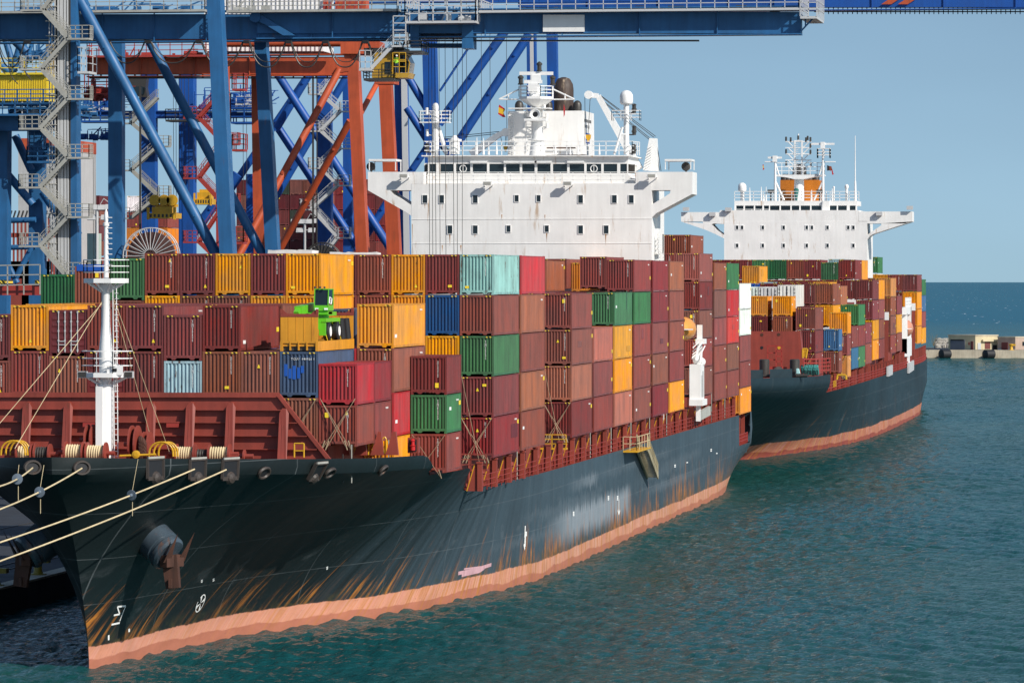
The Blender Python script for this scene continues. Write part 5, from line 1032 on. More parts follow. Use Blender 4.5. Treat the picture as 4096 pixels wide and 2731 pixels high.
# ---- flat rack with the telehandler on the faded blue container
fx, fy, fz = row1(2)-W_/2, BAY1['B0'], 18.43
fr = thing('flat_rack', 'yellow flat rack with end walls carrying the green telehandler', 'flat rack', (fx, fy, fz), G1)
mb = MB(); mb.box((-1.2,.1,.3), (1.2,12.1,.62)); mb.box((-1.219,0,0), (-1.05,12.19,.62)); mb.box((1.05,0,0), (1.219,12.19,.62))
for x in (-.62,-.08,.45): mb.box((x,-.005,.05), (x+.08,.2,.6))
mb.box((-1.05,.02,.5), (1.05,.1,.62)); mb.build('base', M['rack'], fr)
mb = MB(); mb.box((-1.05,.2,.02), (1.05,.25,.5)); mb.build('fork_pocket', M['steel'], fr)
for y0, h_ in ((0,2.35),(11.95,2.35)):
    mb = MB(); mb.box((-1.2,y0+.02,.62), (1.2,y0+.1,h_-.05))
    for x in (-.7,-.2,.3,.8): mb.box((x,y0+.0,.65), (x+.03,y0+.019,h_-.15))
    mb.mi = 1; mb.box((-1.21,y0,h_-.2), (1.21,y0+.14,h_))
    for s_ in (-1,1): mb.beam((s_*1.14,y0+.07,h_), (s_*1.14,y0+.07,h_+.3), .16, .16); mb.add([(s_*1.05,y0+.05,h_),(s_*.75,y0+.05,h_),(s_*1.05,y0+.05,h_+.25),(s_*1.05,y0+.1,h_),(s_*.75,y0+.1,h_),(s_*1.05,y0+.1,h_+.25)], [(0,1,2),(5,4,3),(0,2,5,3),(1,4,5,2)])
    mb.build('end_wall', [M['rack'], M['deckred']], fr)
th = thing('telehandler', 'lime green telehandler with black cab lashed on a yellow flat rack', 'telehandler', (fx+.15, fy+5.1, fz+.62))
th.scale = (.95,.95,.95)
mb = MB(); mb.box((-.72,-2.6,.75), (.72,2.6,1.35)); mb.box((-1.1,-2.5,1.25), (1.1,2.5,1.5)); mb.add([(-.5,-2.6,.8),(.5,-2.6,.8),(.5,-3.3,.5),(-.5,-3.3,.5),(-.5,-2.6,1.4),(.5,-2.6,1.4),(.5,-3.1,1.2),(-.5,-3.1,1.2)], [(0,3,2,1),(4,5,6,7),(0,1,5,4),(1,2,6,5),(2,3,7,6),(3,0,4,7)]); mb.build('chassis', M['lime'], th)
mb = MB(); mb.lathe((0,0,1.5), (0,0,1), [(0,.8),(.18,.8)], 20); mb.box((-.95,-1.1,1.66), (1.0,1.7,1.92)); mb.beam((-.6,-1.1,1.75), (.3,-1.9,1.6), .4, .3); mb.build('turntable', M['lime'], th)
for x in (-1.0, 1.0):
    for y in (-1.55, 1.55):
        mb = MB(); s_ = 1 if x > 0 else -1; mb.lathe((x-.22*1,y,.62), (1,0,0), [(0,.45),(.02,.56),(.08,.62),(.36,.62),(.42,.56),(.44,.45)], 22); mb.mi = 1; mb.lathe((x+s_*.225,y,.62), (s_,0,0), [(0,.34),(.02,.33),(-.06,.2),(-.05,.1)], 18); mb.build('wheel', [M['dark'], M['white2']], th)
for x in (-.85,.85):
    for y in (-2.45,2.45): mb = MB(); mb.box((x-.22,y-.14,.35), (x+.22,y+.14,1.2)); mb.build('stabiliser', M['lime'], th)
mb = MB(); cab = [(.1,-1.5),(1.04,-1.5),(1.04,.3),(.1,.3)]
for (x, y) in cab: mb.beam((x,y,2.3), (x,y+(.18 if y < 0 else 0),3.42), .06, .06)
mb.box((.07,-1.32,3.4), (1.07,.33,3.47)); mb.box((.07,-1.5,2.0), (1.07,.3,2.36)); mb.box((.1,-1.4,1.75), (1.0,.2,2.0)); mb.build('cab_frame', M['lime'], th)
mb = MB(); mb.add([(.12,-1.46,2.36),(1.02,-1.46,2.36),(1.02,.26,2.36),(.12,.26,2.36),(.12,-1.28,3.4),(1.02,-1.28,3.4),(1.02,.26,3.4),(.12,.26,3.4)], [(0,1,5,4),(1,2,6,5),(2,3,7,6),(3,0,4,7),(4,5,6,7)]); mb.build('cab_glass', M['glass'], th)
mb = MB(); mb.pipe([(1.06,-1.2,2.5),(1.06,-.5,2.45),(1.06,-.3,2.8),(1.06,-1.05,2.9),(1.06,-1.2,2.5)], .04); mb.build('door_frame', M['white2'], th)
mb = MB(); mb.beam((-.65,2.3,2.25), (-.65,-3.3,2.02), .5, .55); mb.beam((-.65,-3.2,2.02), (-.65,-3.9,1.75), .34, .4); mb.build('boom', M['lime'], th)
mb = MB(); mb.box((.15,-1.56,2.05), (.38,-1.49,2.18)); mb.box((.78,-1.56,2.05), (1.02,-1.49,2.18)); mb.build('headlight', M['cwhite'], th)
mb = MB()
for x in (.15,.5,.8): mb.lathe((x,-1.5,3.48), (0,0,1), [(0,.07),(.14,.07)], 8)
mb.build('beacon', M['steel'], th)
for i in range(3):
    mb = MB(); mb.tube((fx+.6+i*.18, fy+9.3+i*.9, fz+.65), (fx+.5+i*.18, fy+9.1+i*.9, fz+1.95), .28, 14); tag(mb.build('rubber_roll', M['dark'], None, True), ('black roll nearest the telehandler\'s rear wheel','black roll between two others behind the telehandler','black roll furthest back on the flat rack')[i], 'roll', 'black rolls on the flat rack')
for (y, dx) in ((-2.4,.35),(-1,.3),(1.1,.3),(2.3,.4)):
    mb = MB(); mb.beam((.75, y, 1.45), (1.12, y+dx, .02), .05, .02); mb.build('lashing_strap', M['cyel'], th)
# white wrapped crates on top of the stacks
wc = paint('white_wrapping', (.75,.74,.7), .7, .2)
for i, (x0, x1, y0) in enumerate(((622,725,575),(765,870,580))):
    mb = MB(); a = at(x0, 586, 329); b_ = at(x1, y0, 329); n = 10; vs = []
    rr = random.Random(i)
    for k in range(n+1):
        x = a.x+(b_.x-a.x)*k/n
        for yy in (0, 2.2): vs.append((x, 327.8+yy, 24.76))
        for yy in (0, 2.2): vs.append((x+rr.uniform(-.05,.05), 327.8+yy, b_.z+rr.uniform(-.06,.06)))
    fs = []
    for k in range(n): p = 4*k; q = p+4; fs += [(p,q,q+2,p+2),(p+2,q+2,q+3,p+3),(p+3,q+3,q+1,p+1)]
    fs += [(0,2,3,1),(4*n,4*n+1,4*n+3,4*n+2)]; mb.add(vs, fs); tag(mb.build('wrapped_crate', wc), ('white wrapped crate on top of the stacks, left of the red leg','white wrapped crate on top of the stacks, right of the red leg foot')[i], 'crate', 'white wrapped crates on the containers')
    container('brown-red', a.x+2.6, 326.5, 21.85, label=f"brown-red container under the {('left','right')[i]} white wrapped crate", group=G1); container('maroon', a.x+5.15, 326.5, 21.85, label=f"maroon container under the {('left','right')[i]} white wrapped crate's right half", group=G1)
# ---------------------------------------------------------------- quay cranes, each a thing; members given by picture points standing at their own distance
K1 = zoomer(0, 0, .66321); K2 = zoomer(900, 0, .66321)       # two close looks at the crane area
class Crane:
    def __init__(s, name, label, m): s.r = thing(name, label, 'crane'); s.m = m
    def leg(s, p, q, Y, wd, dp, w2=None, m=None, name='leg'):
        mb = MB(); a = at(*p,Y); b = at(*q,Y); b = b + (b-a)*((2.5-b.z)/(b.z-a.z)); mb.beam(a, b, wd, dp, w2 or wd, dp, up=(0,1,0)); return mb.build(name, M[m or s.m], s.r)
    def brace(s, p, q, Y, d, Yq=None, m=None, name='brace'):
        mb = MB(); a = at(*p,Y); b = at(*q,Yq or Y); mb.tube(a, b, d/2, 18)
        L = (b-a); n = L.normalized()
        for t in (.18,.5,.82): c = a+L*t; mb.box(c+Vector((-.1,-d*.5-.15,-.12)), c+Vector((.1,-d*.5,.12)))
        return mb.build(name, M[m or s.m], s.r, True)
    def girder(s, x0, x1, y0, y1, Y, dp, step=None, m=None, name='girder', fl=.25):
        mb = MB(); mb.rect(x0,y0,x1,y1,Y,dp); h_ = .12
        a = at(x0,y0,Y); b = at(x1,y1,Y)
        mb.box((a.x,Y-fl,a.z), (b.x,Y+dp+fl,a.z+h_)); mb.box((a.x,Y-fl,b.z-h_), (b.x,Y+dp+fl,b.z))
        if step:
            n = int((b.x-a.x)/step)
            for k in range(1, n): x = a.x+k*step; mb.box((x-.04,Y-fl*.8,b.z), (x+.04,Y,a.z))
        return mb.build(name, M[m or s.m], s.r)
    def railing(s, pts, Y, h_=1.1, r=.035, m='lgrey', sp=1.6, name='railing', mids=2):
        mb = MB(); mb.rail([at(x,y,Y) for x,y in pts], h_, sp, r, mids); return mb.build(name, M[m], s.r)
    def add(s, name, f, m):
        mb = MB(); f(mb); return mb.build(name, M[m] if isinstance(m, str) else m, s.r)
    def deck(s, x0, x1, y, Y, dp=2.2, m='grey', h_=1.15, name='walkway', r=.035):
        a = at(x0,y,Y); b = at(x1,y,Y); mb = MB(); mb.box((a.x,Y,a.z-.22), (b.x,Y+dp,a.z)); mb.rail([(a.x,Y+dp,a.z),(a.x,Y,a.z),(b.x,Y,a.z),(b.x,Y+dp,a.z)], h_, 1.3, r); return mb.build(name, M[m], s.r)
    def stairs(s, pts, Y, m='grey', plat=1.1, wd=.9, name='stair_flight'):
        for i, (p, q) in enumerate(zip(pts, pts[1:])):
            mb = MB(); a = at(*p,Y); b = at(*q,Y); mb.stair(a, b, wd); mb.build(name, M[m], s.r)
            d = 1 if b.x > a.x else -1; mb = MB(); mb.box((b.x-.1*d,Y-.1,b.z-.16), (b.x+plat*d,Y+wd+.4,b.z)); e = b.x+plat*d; mb.rail([(b.x+.1*d,Y-.08,b.z),(e,Y-.08,b.z),(e,Y+wd+.4,b.z)], 1.15, .55, .035); mb.build('landing', M[m], s.r)
    def clutter(s, x0, y0, x1, y1, Y, m, n, seed=1, dp=3, name='machinery'):
        """winches, motors, cable trays and small frames standing on a platform"""
        rr = random.Random(seed); mb = MB(); a = at(x0,y1,Y); b = at(x1,y0,Y); H_ = b.z-a.z
        for k in range(n):
            x = rr.uniform(a.x,b.x); w_ = rr.uniform(.25,1.1); h_ = rr.uniform(.2,1)*H_; y = Y+rr.uniform(0,dp); z = a.z
            t = rr.random()
            if t < .4: mb.box((x,y,z), (x+w_,y+w_,z+h_*.6))
            elif t < .6: mb.tube((x,y,z+h_*.4), (x+w_*1.4,y,z+h_*.4), .3, 10)
            elif t < .85: mb.beam((x,y,z), (x,y,z+H_*rr.uniform(.6,1.1)), .1, .1); mb.beam((x,y,z+h_), (x+w_*2.5,y,z+h_), .08, .08)
            else: mb.beam((x,y,z), (x+w_*2,y,z+h_), .12, .12)
        return mb.build(name, M[m], s.r)
def each(r, name, m, boxes):
    for f in boxes: mb = MB(); f(mb); mb.build(name, M[m], r)
# ---- nearest blue crane: portal at Y 400..418, its boom reaching over the ship
A = Crane('quay_crane', 'nearest blue gantry crane with grey zigzag stairs and boom over the ships', 'crane_blue')
A.leg((492,-60), (530,700), 400, 1.28, 1.9, 1.2); A.leg((600,84), (634,700), 418, 1.15, 1.5, 1.3)
A.leg((160,-60), (165,720), 400, 1.5, 1.6); A.leg((268,60), (268,720), 418, 1.35, 1.4)
A.brace((184,0), (507,604), 400.5, 1.0); A.brace((340,88), (622,620), 418.3, .9); A.brace((-60,-10), (60,120), 418, .9)
A.add('gusset', lambda b: b.slab([K1(450,-40),K1(490,-40),K1(528,30),K1(478,62),K1(462,30)], 400.2, 1.2), 'crane_blue')
A.girder(-120, 900, 33, 90, 407.6, 1.4, 5.0, name='main_girder'); A.girder(-120, 900, 33, 90, 412.4, 1.4, None, name='main_girder')
A.girder(590, 1840, 28, 77, 407.2, 1.3, 7.2, name='boom'); A.girder(590, 1840, 28, 77, 412.6, 1.3, None, name='boom')
for x in (720, 905, 1090, 1400, 1600, 1800): A.add('boom_tie', lambda b: b.rect(x, 40, x+14, 70, 408.4, 4.3), 'crane_blue')
A.add('hinge_plate', lambda b: (b.slab([K2(165,90),K2(215,88),K2(420,215),K2(350,215),K2(240,148),K2(180,125)], 406.6, .4), b.lathe(at(*K2(183,105),406.6), (0,-1,0), [(0,.55),(.2,.5)], 20)), 'crane_blue')
A.add('leg_head', lambda b: b.rect(578, 60, 626, 92, 416.5, 3), 'crane_blue')
A.add('name_board', lambda b: b.rect(1247, 34.5, 1342, 73.5, 406.9, .25), 'white2')
A.add('rail_beam', lambda b: (b.rect(-120, 92, 1605, 95.5, 407.8, .5), b.rect(-120, 92, 1605, 95.5, 412.8, .5)), 'steel')
A.deck(-120, 470, 27, 405.6, 1.9, 'grey'); A.deck(520, 915, 24, 405.6, 1.6, 'grey'); A.deck(1100, 1835, 24.5, 405.8, 1.3, 'lgrey', 1.5); A.railing([(1100,-6),(1835,-2)], 412, 1.2)
A.clutter(20, -6, 470, 27, 407.8, 'crane_blue', 46, 3, 4); A.clutter(520, -4, 590, 27, 407.8, 'grey', 10, 5); A.clutter(1100, 8, 1800, 26, 408, 'steel', 14, 8, 3, 'cable_tray')
A.deck(1838, 1876, 38, 406, 8, 'lgrey', 2.2); A.railing([(1838,38),(1876,38)], 406, 3.2, .045, 'lgrey', .8, 'end_cage', 4); A.add('end_bracket', lambda b: (b.beam(at(1838,74,407), at(1868,42,407), .14, .14), b.beam(at(1850,60,407), at(1850,40,407), .12, .12)), 'crane_blue')
# trolley with its machinery, hoist ropes and the driver's cab
A.deck(930, 1092, 49, 404.6, 10, 'lgrey', 2.1, 'trolley_deck', .05); [A.clutter(935+k*16, 12, 948+k*16, 48, 406, 'lgrey', 3, 11+k, 5, 'winch_motor') for k in range(9)]; [A.clutter(935+k*16, 4, 948+k*16, 48, 408, 'crane_blue', 3, 32+k, 6, 'hoist_frame') for k in range(9)]; A.railing([(912,40),(912,0)], 404.6, .3); A.railing([(914,14),(1095,14)], 404.6, 1.4, .05)
A.railing([(1050,4),(1096,4)], 404.7, 2.2, .05, 'lgrey', .5, 'access_ladder', 5)
A.add('trolley_frame', lambda b: (b.rect(942,49,962,108,407,1.2), b.rect(1061,49,1086,112,407,2.2), b.rect(942,100,1086,110,411,1), b.rect(950,49,1075,90,411,1)), 'crane_blue'); A.deck(905, 968, 117, 405, 4, 'steel', .9)
A.railing([(966,98),(1080,98)], 409, 1.0, .04, 'steel')
for x in (984,998,1008,1022,1040,1050,1062,991): each(A.r, 'hoist_rope', 'steel', [lambda b: b.tube(at(x,49,409+x%5), at(x+rnd.uniform(-1,4),620,409+x%5), .026, 5)])
A.stairs([K2(880,415), K2(1010,275)], 404.8, 'lgrey', 1.3); A.railing([K2(812,410),K2(880,410)], 404.6, 1.6, .04, 'lgrey', .6); A.add('landing', lambda b: b.rect(*K2(808,410), *K2(885,428), 404.6, 2), 'lgrey'); A.railing([K2(1015,268),K2(1090,268)], 404.5, 2.6, .045, 'lgrey', .9, 'cage', 3)
cy = paint('ochre_cab_paint', (.50,.29,.03), .4, .2, .2)
A.add('cab_hanger', lambda b: (b.slab([K2(838,290),K2(1080,290),K2(1080,330),K2(838,330)], 407, 3)), 'steel')
A.add('driver_cab', lambda b: (b.slab([K2(905,318),K2(1003,318),K2(1003,470),K2(885,470),K2(888,425)], 405.5, 3.2), b.rect(*K2(1003,318), *K2(1090,330), 405.5, 3.2), b.slab([K2(1003,440),K2(1112,440),K2(1100,470),K2(1003,470)], 405.5, 3.2), b.rect(*K2(1003,366),*K2(1090,374),405.5,.1), b.slab([K2(1086,330),K2(1092,330),K2(1116,378),K2(1110,378)],405.5,.1), b.slab([K2(1110,378),K2(1116,378),K2(1108,440),K2(1101,440)],405.5,.1)), cy)
A.add('cab_glazing', lambda b: (b.slab([K2(1006,332),K2(1085,332),K2(1108,378),K2(1100,438),K2(1006,438)], 406.6, .05), b.rect(*K2(964,374),*K2(998,446),405.45,.05), b.slab([(K2(1088,332)),K2(1092,332),K2(1114,378),K2(1104,440),K2(1100,440),K2(1108,378)], 405.7, 2.8)), 'glass')
mb = MB(); mb.rail([at(*K2(1012,446),404.7), at(*K2(1090,446),404.7)], 1.95, .5, .03, 2); mb.build('cab_railing', M['yellow'], A.r)
A.deck(835, 905, 180, 404.8, 3, 'steel', .8)
# hanging cable loops under the girder
xs = [-10, 60, 245, 338, 455, 565, 662, 747, 838, 935]; 
for i in range(len(xs)-1):
    if i in (1,): continue
    for j in range(2):
        mb = MB(); pts = []; d_ = 62 if xs[i] < 0 or i > 3 else 52; d_ -= j*13
        for k in range(15):
            t = k/14; u = (t-.5)*2; pts.append(at(xs[i]+(xs[i+1]-xs[i])*(t*.86+.07)*(1)+j*2, 97+d_*(1-abs(u)**2.6)*.93, 406.6+j*.25))
        mb.pipe([at(xs[i],97,406.8)] + pts + [at(xs[i+1],97,406.8)], .07 if j == 0 else .045, 6); mb.build('cable_loop', M['steel'], A.r, True)
for x in xs: A.add('cable_carrier', lambda b: b.rect(x-6, 93, x+6, 100, 406.4, .8), 'dark')
A.stairs([(150,-45),(96,22),(156,88),(93,158),(156,226),(92,294),(156,361),(92,429),(156,497),(92,564),(150,632)], 397.6, 'grey', 2.0, 1.0)
A.add('cable_riser', lambda b: [b.beam(at(x,-30,399), at(x+2,640,399), w_, .12) for x, w_ in ((134,.18),(141,.3),(149,.22),(155,.12),(113,.07),(119,.07),(126,.1))], 'lgrey')
A.add('cable_tray', lambda b: b.rect(128,-20,162,640,399.15,.12), 'steel')
for y in range(-20,600,34): each(A.r, 'lift_landing', 'grey', [lambda b: b.rect(105,y,128,y+1.5,398.6,1.6)])
A.deck(178, 204, 164, 398, 3, 'lgrey', 2.2)
A.add('quay_bogie', lambda b: (b.box((-88,396,1.8),(-84.6,422,4)), b.box((-101.5,396,1.8),(-98,422,4))), 'crane_blue')
# ---- orange-red crane behind it
B = Crane('quay_crane', 'orange-red gantry crane standing behind the nearest blue crane', 'orange')
B.leg((809,70), (839,700), 461, 1.15, 1.7, 1.25); B.leg((884,150), (912,700), 479, 1.35, 1.5, 1.5); B.leg((592,150), (600,700), 479, 1.25, 1.3); B.leg((512,150),(517,700), 461, 1.2, 1.2)
B.girder(200, 800, 131, 171, 470, 1.5, 6); B.girder(200, 800, 131, 171, 476, 1.5)
B.add('upper_chord', lambda b: b.tube(at(522,100,468), at(790,99,468), .42, 14), 'orange'); B.add('portal_head', lambda b: (b.rect(782,90,838,124,459.6,4), b.rect(838,96,872,118,460,3), b.rect(860,180,905,193,470,3)), 'orange'); B.add('leg_bracket', lambda b: b.slab([K2(700,270),K2(720,265),K2(770,380),K2(745,430),K2(690,440),K2(725,370)], 460, .8), 'orange')
B.brace((780,160), (520,640), 470, .78, 462); B.brace((804,278), (606,640), 472, .78, 478); B.brace((868,188), (828,262), 479, .6, 472)
B.add('machine_house', lambda b: (b.slab([(468,-20),(742,-20),(742,118),(470,118)], 472, 6)), 'white2'); B.add('house_rib', lambda b: [b.rect(x,-20,x+1.6,118,471.9,.09) for x in range(474,742,10)], 'lgrey')
B.deck(200, 500, 128, 468, 2, 'redrail', 1.6, r=.04); B.clutter(220, 104, 490, 128, 471, 'redrail', 16, 21, 4)
B.add('portal_frame', lambda b: (b.rect(742,-20,750,30,472,1), b.rect(770,-20,840,30,474,2), b.rect(742,10,840,14,471.8,.4)), 'orange'); B.add('lattice', lambda b: [b.beam(at(742+k*14,28,471.5), at(752+k*14,-10,471.5), .18, .18) for k in range(7)], 'redrail')
B.stairs([(512,206),(455,270),(512,330),(512,332),(455,410),(512,470),(455,556),(512,600)][0:3] + [(455,408),(512,470),(455,555),(512,610)], 459, 'redrail', 1.6)
for y in (204, 343, 556): B.deck(533, 559, y, 458, 2, 'redrail', 1.6, r=.05)
B.add('stair_post', lambda b: (b.beam(at(497,170,460), at(500,620,460), .25, .25), b.beam(at(508,170,460), at(511,620,460), .15, .15)), 'redrail')
B.clutter(180, 172, 252, 230, 473, 'redrail', 34, 22, 4); B.railing([(180,230),(255,230)], 472, 2, .06, 'redrail')
B.add('under_rail', lambda b: b.rect(205,178,800,181,470.5,.4), 'steel'); B.add('under_rail_hanger', lambda b: [b.rect(x,171,x+2.4,178,470.5,.3) for x in range(230,800,26)], 'steel')
# ---- royal blue crane further along the quay
D = Crane('quay_crane', 'royal blue gantry crane with crossed tube braces behind the orange-red crane', 'royal')
D.leg((986,60), (1003,760), 505, 1.5, 1.7); D.leg((1266,-60), (1272,330), 597, 1.35, 1.6); D.leg((1219,-60),(1224,330), 590, 1.2, 1.3)
D.leg((921,120), (929,720), 565, 1.6, 1.5); D.leg((799,160), (801,720), 529, 1.1, 1.1); D.leg((746,150), (748,720), 515, 1.6, 1.4); D.leg((431,150), (431,720), 510, 1.75, 1.8); D.leg((343,170), (345,720), 500, 1.6, 1.5); D.leg((575,400), (578,700), 520, .9, .9)
D.add('cable_riser', lambda b: (b.beam(at(928,160,563.5), at(936,700,563.5), .75, .3), b.beam(at(1219,-60,588.5), at(1224,330,588.5), .45, .3)), 'lgrey')
for p, q, Y, d_ in (((610,128),(922,610),521,1.0),((631,282),(850,612),524,1.0),((806,160),(538,612),527,.95),((712,168),(632,300),523,.95),((700,185),(520,450),528,.9),((930,165),(988,262),505,.9),((935,248),(1000,350),505,.95),((1160,72),(1008,285),520,1.05),((1216,78),(1034,355),520,1.05),((1008,325),(1050,382),520,.7),((990,325),(940,400),520,.85),((892,460),(820,575),522,.9),((1090,90),(1010,210),560,.3),((425,560),(545,400),515,1.2)): D.brace(p, q, Y, d_)
D.add('node_box', lambda b: b.rect(978,318,1056,336,519,2), 'royal')
D.girder(1190, 2500, -22, 17, 560, 1.6, 9, name='boom'); D.girder(560, 1200, -30, 2, 560, 1.6, None, name='boom'); D.add('boom_rail', lambda b: b.rect(1870, 26, 2500, 28.5, 563, .3), 'steel'); D.add('rail_hanger', lambda b: [b.rect(x,17,x+2,33,563,.2) for x in range(1880,2360,11)], 'steel')
for x in (2024, 2062): D.add('boom_stripe', lambda b: b.slab([(x,10.5),(x+22,-4),(x+45,-4),(x+23,10.5)], 559.7, .08), 'orange')
D.deck(1100, 1800, 3, 558, 1, 'royal', 1.0, r=.05)
D.stairs([(795-30,180),(735,215),(780,255),(735,300),(780,340),(735,385),(775,425),(715,480),(775,545),(740,590)], 512, 'lgrey', 1.4); D.stairs([(360,225),(300,282),(362,335),(300,390),(362,450),(300,500)], 498, 'grey', 1.3)
D.add('stair_post', lambda b: (b.beam(at(719,170,511), at(719,610,511), .2, .2), b.beam(at(728,170,511), at(728,610,511), .12, .12), b.beam(at(322,200,497), at(322,560,497), .2, .2)), 'steel')
D.girder(180, 590, 258, 268, 500, 1.5, 4, m='royal'); D.clutter(182, 205, 255, 256, 498, 'royal', 60, 31, 5); D.clutter(182, 225, 255, 256, 497, 'lgrey', 18, 33, 3); D.deck(180, 256, 277, 496, 3, 'royal', 1.6, r=.06); D.clutter(530, 195, 590, 245, 500, 'royal', 46, 35, 5); D.clutter(532, 215, 588, 245, 499, 'lgrey', 14, 36, 3); D.deck(530, 592, 246, 498, 3, 'royal', 1.6, r=.06); D.deck(530, 592, 280, 498, 3, 'royal', 1.8, r=.06); D.deck(380, 470, 275, 499, 3, 'steel', 1.2)
D.add('electric_cabin', lambda b: b.rect(200,536,221,640,506,2.5), paint('pale_green_cabin', (.5,.6,.52), .5, .15)); D.clutter(445, 200, 520, 250, 505, 'royal', 40, 37, 5); D.clutter(180, 290, 250, 320, 502, 'royal', 30, 38, 4)
gc = MB(); gc.slab([K1(770,460),K1(885,460),K1(878,530),K1(890,590),K1(815,580),K1(775,500)], 498, 3); gl = gc.build('cab_shell', M['steel'], D.r)
D.add('cab_glazing', lambda b: (b.slab([K1(808,525),K1(838,522),K1(838,572),K1(806,570)], 497.9, .05), b.slab([K1(848,520),K1(878,530),K1(868,572),K1(846,568)], 497.9, .05)), 'glass')
for x in (398,404,411,417,424,433,558,566,1071,1105,1125,1163,214,218): each(D.r, 'hoist_rope', 'steel', [lambda b: b.tube(at(x,(180 if x < 1000 else -20) if x > 300 else 320,503), at(x+1,620 if x < 350 else (330 if x > 1000 else 460),503), .03, 5)])
# ---- left crane with the yellow machine house
E_ = Crane('quay_crane', 'blue crane at the far left with the yellow ribbed machine house', 'crane_blue')
E_.add('machine_house', lambda b: b.rect(-80,168,110,232,452,7), 'housey'); E_.add('house_rib', lambda b: [b.rect(x,171,x+.9,232,451.93,.07) for x in range(-78,110,4)], 'housey'); E_.deck(-80, 110, 168, 451.5, 1.5, 'housey', 1.5, r=.045)
E_.girder(-120, 178, 268, 297, 448, 1.6, 5); E_.girder(-120, 178, 268, 297, 455, 1.6); E_.deck(-80, 178, 262, 446, 6, 'crane_blue', 1.6, r=.05); E_.deck(-80, 130, 238, 446.5, 3, 'crane_blue', 1.4, r=.05); E_.clutter(-20, 225, 176, 262, 448, 'crane_blue', 60, 41, 5); E_.clutter(20, 232, 160, 262, 447, 'lgrey', 22, 42, 3)
E_.leg((9,300), (6,760), 452, 1.25, 1.7); E_.leg((86,290), (87,760), 456, 1.5, 1.7)
for p, q, d_ in (((-10,140),(118,246),.72),((35,312),(72,392),.85),((-30,345),(76,470),.85),((-40,508),(82,505),.6),((-40,570),(82,567),.55),((78,560),(30,650),.6),((-6,560),(40,650),.6),((100,440),(140,500),1.1),((140,470),(180,540),.9),((12,90),(34,165),.7),((50,90),(30,165),.75),((28,93),(75,140),.6),((75,92),(55,165),.4)): E_.brace(p, q, 454, d_)
E_.deck(62, 135, 370, 449, 3, 'crane_blue', 1.5, r=.05); E_.clutter(58, 300, 110, 366, 450, 'crane_blue', 26, 43, 3); E_.clutter(58, 95, 85, 135, 450, 'crane_blue', 26, 45, 3, 'light_frame')
E_.add('mesh_box', lambda b: b.rect(105,97,147,176,455,3), paint('tan_mesh', (.30,.22,.10), .6, .3)); E_.add('hanging_cable', lambda b: [b.pipe([at(x+22*t-30*(1-t)*t, 95+75*t**.6+8*j, 445) for t in [k/8 for k in range(9)]], .05) for j, x in enumerate((-10,48,52,20))], 'dark')
# ---- things hung from or standing under the cranes
def spreader(x0, y0, x1, y1, Y, label, sheave=True):
    r = thing('spreader', label, 'spreader', tuple(at((x0+x1)/2, y1, Y))); o = r.location; mb = MB(); w_ = (at(x1,y0,Y)-at(x0,y0,Y)).x; h_ = at(x0,y0,Y).z-o.z
    L = lambda p: (p[0]*w_, p[1], p[2]*h_)
    mb.box(L((-.5,-1,.0)), L((.5,2,.22))); mb.box(L((-.35,-.6,.22)), L((.35,1.6,.48))); mb.box(L((-.5,-1.1,-.05)), L((-.42,-.8,.45))); mb.box(L((.42,-1.1,-.05)), L((.5,-.8,.45))); mb.mi = 1
    for k in range(6): mb.box(L((-.4+k*.14,-1.02,.05)), L((-.33+k*.14,-.98,.18)))
    mb.build('spreader_frame', [M['yellow'], M['steel']], r); mb = MB(); mb.box(L((-.28,0,.48)), L((.45,1,.6))); mb.build('head_block', M['yellow'], r)
    if sheave:
        for k in (-.28,.05,.33): mb = MB(); mb.lathe(L((k,-.4,.76)), (0,1,0), [(0,.19*w_),(.25,.19*w_),(.26,.1*w_)], 20); mb.build('sheave', M['yellow'], r)
    return r
spreader(342, 447, 408, 502, 494, 'yellow spreader with three round sheaves hanging by the blue legs'); spreader(449, 412, 490, 470, 500, 'smaller plain yellow spreader hanging just left of the blue front leg', False)
def reel(x, y, rpx, Y, label, m1, m2):
    c = at(x, y, Y); R = (at(x+rpx,y,Y)-c).length; r = thing('cable_reel', label, 'cable reel', tuple(c)); mb = MB()
    mb.lathe((0,0,0), (0,-1,0), [(-.3,R*.86),(.3,R*.86),(.31,R*.3),(.32,R*.28)], 48); mb.build('wound_cable', M[m1], r)
    for yo in (-.42,.42):
        mb = MB(); N = 40
        for i in range(N):
            t0, t1 = 2*PI*i/N, 2*PI*(i+1)/N; mb.tube((R*math.cos(t0),yo,R*math.sin(t0)), (R*math.cos(t1),yo,R*math.sin(t1)), .055, 6)
        for i in range(28): t = 2*PI*i/28; mb.tube((R*.22*math.cos(t),yo*1.2,R*.22*math.sin(t)), (R*math.cos(t),yo,R*math.sin(t)), .04, 5)
        mb.build('reel_flange', M[m2], r)
    mb = MB(); mb.box((-.5,.5,1.8-c.z), (.5,1.2,.5)); mb.build('reel_stand', M['crane_blue'], r)
M['cu'] = paint('copper_red_cable', (.115,.052,.043), .5, .3); 
reel(348, 588, 63, 417, 'big spoked cable reel wound with copper-red cable on the quay', 'cu', 'lgrey'); reel(741, 600, 42, 470, 'dark cable reel half hidden behind the white wrapped crates', 'steel', 'steel')
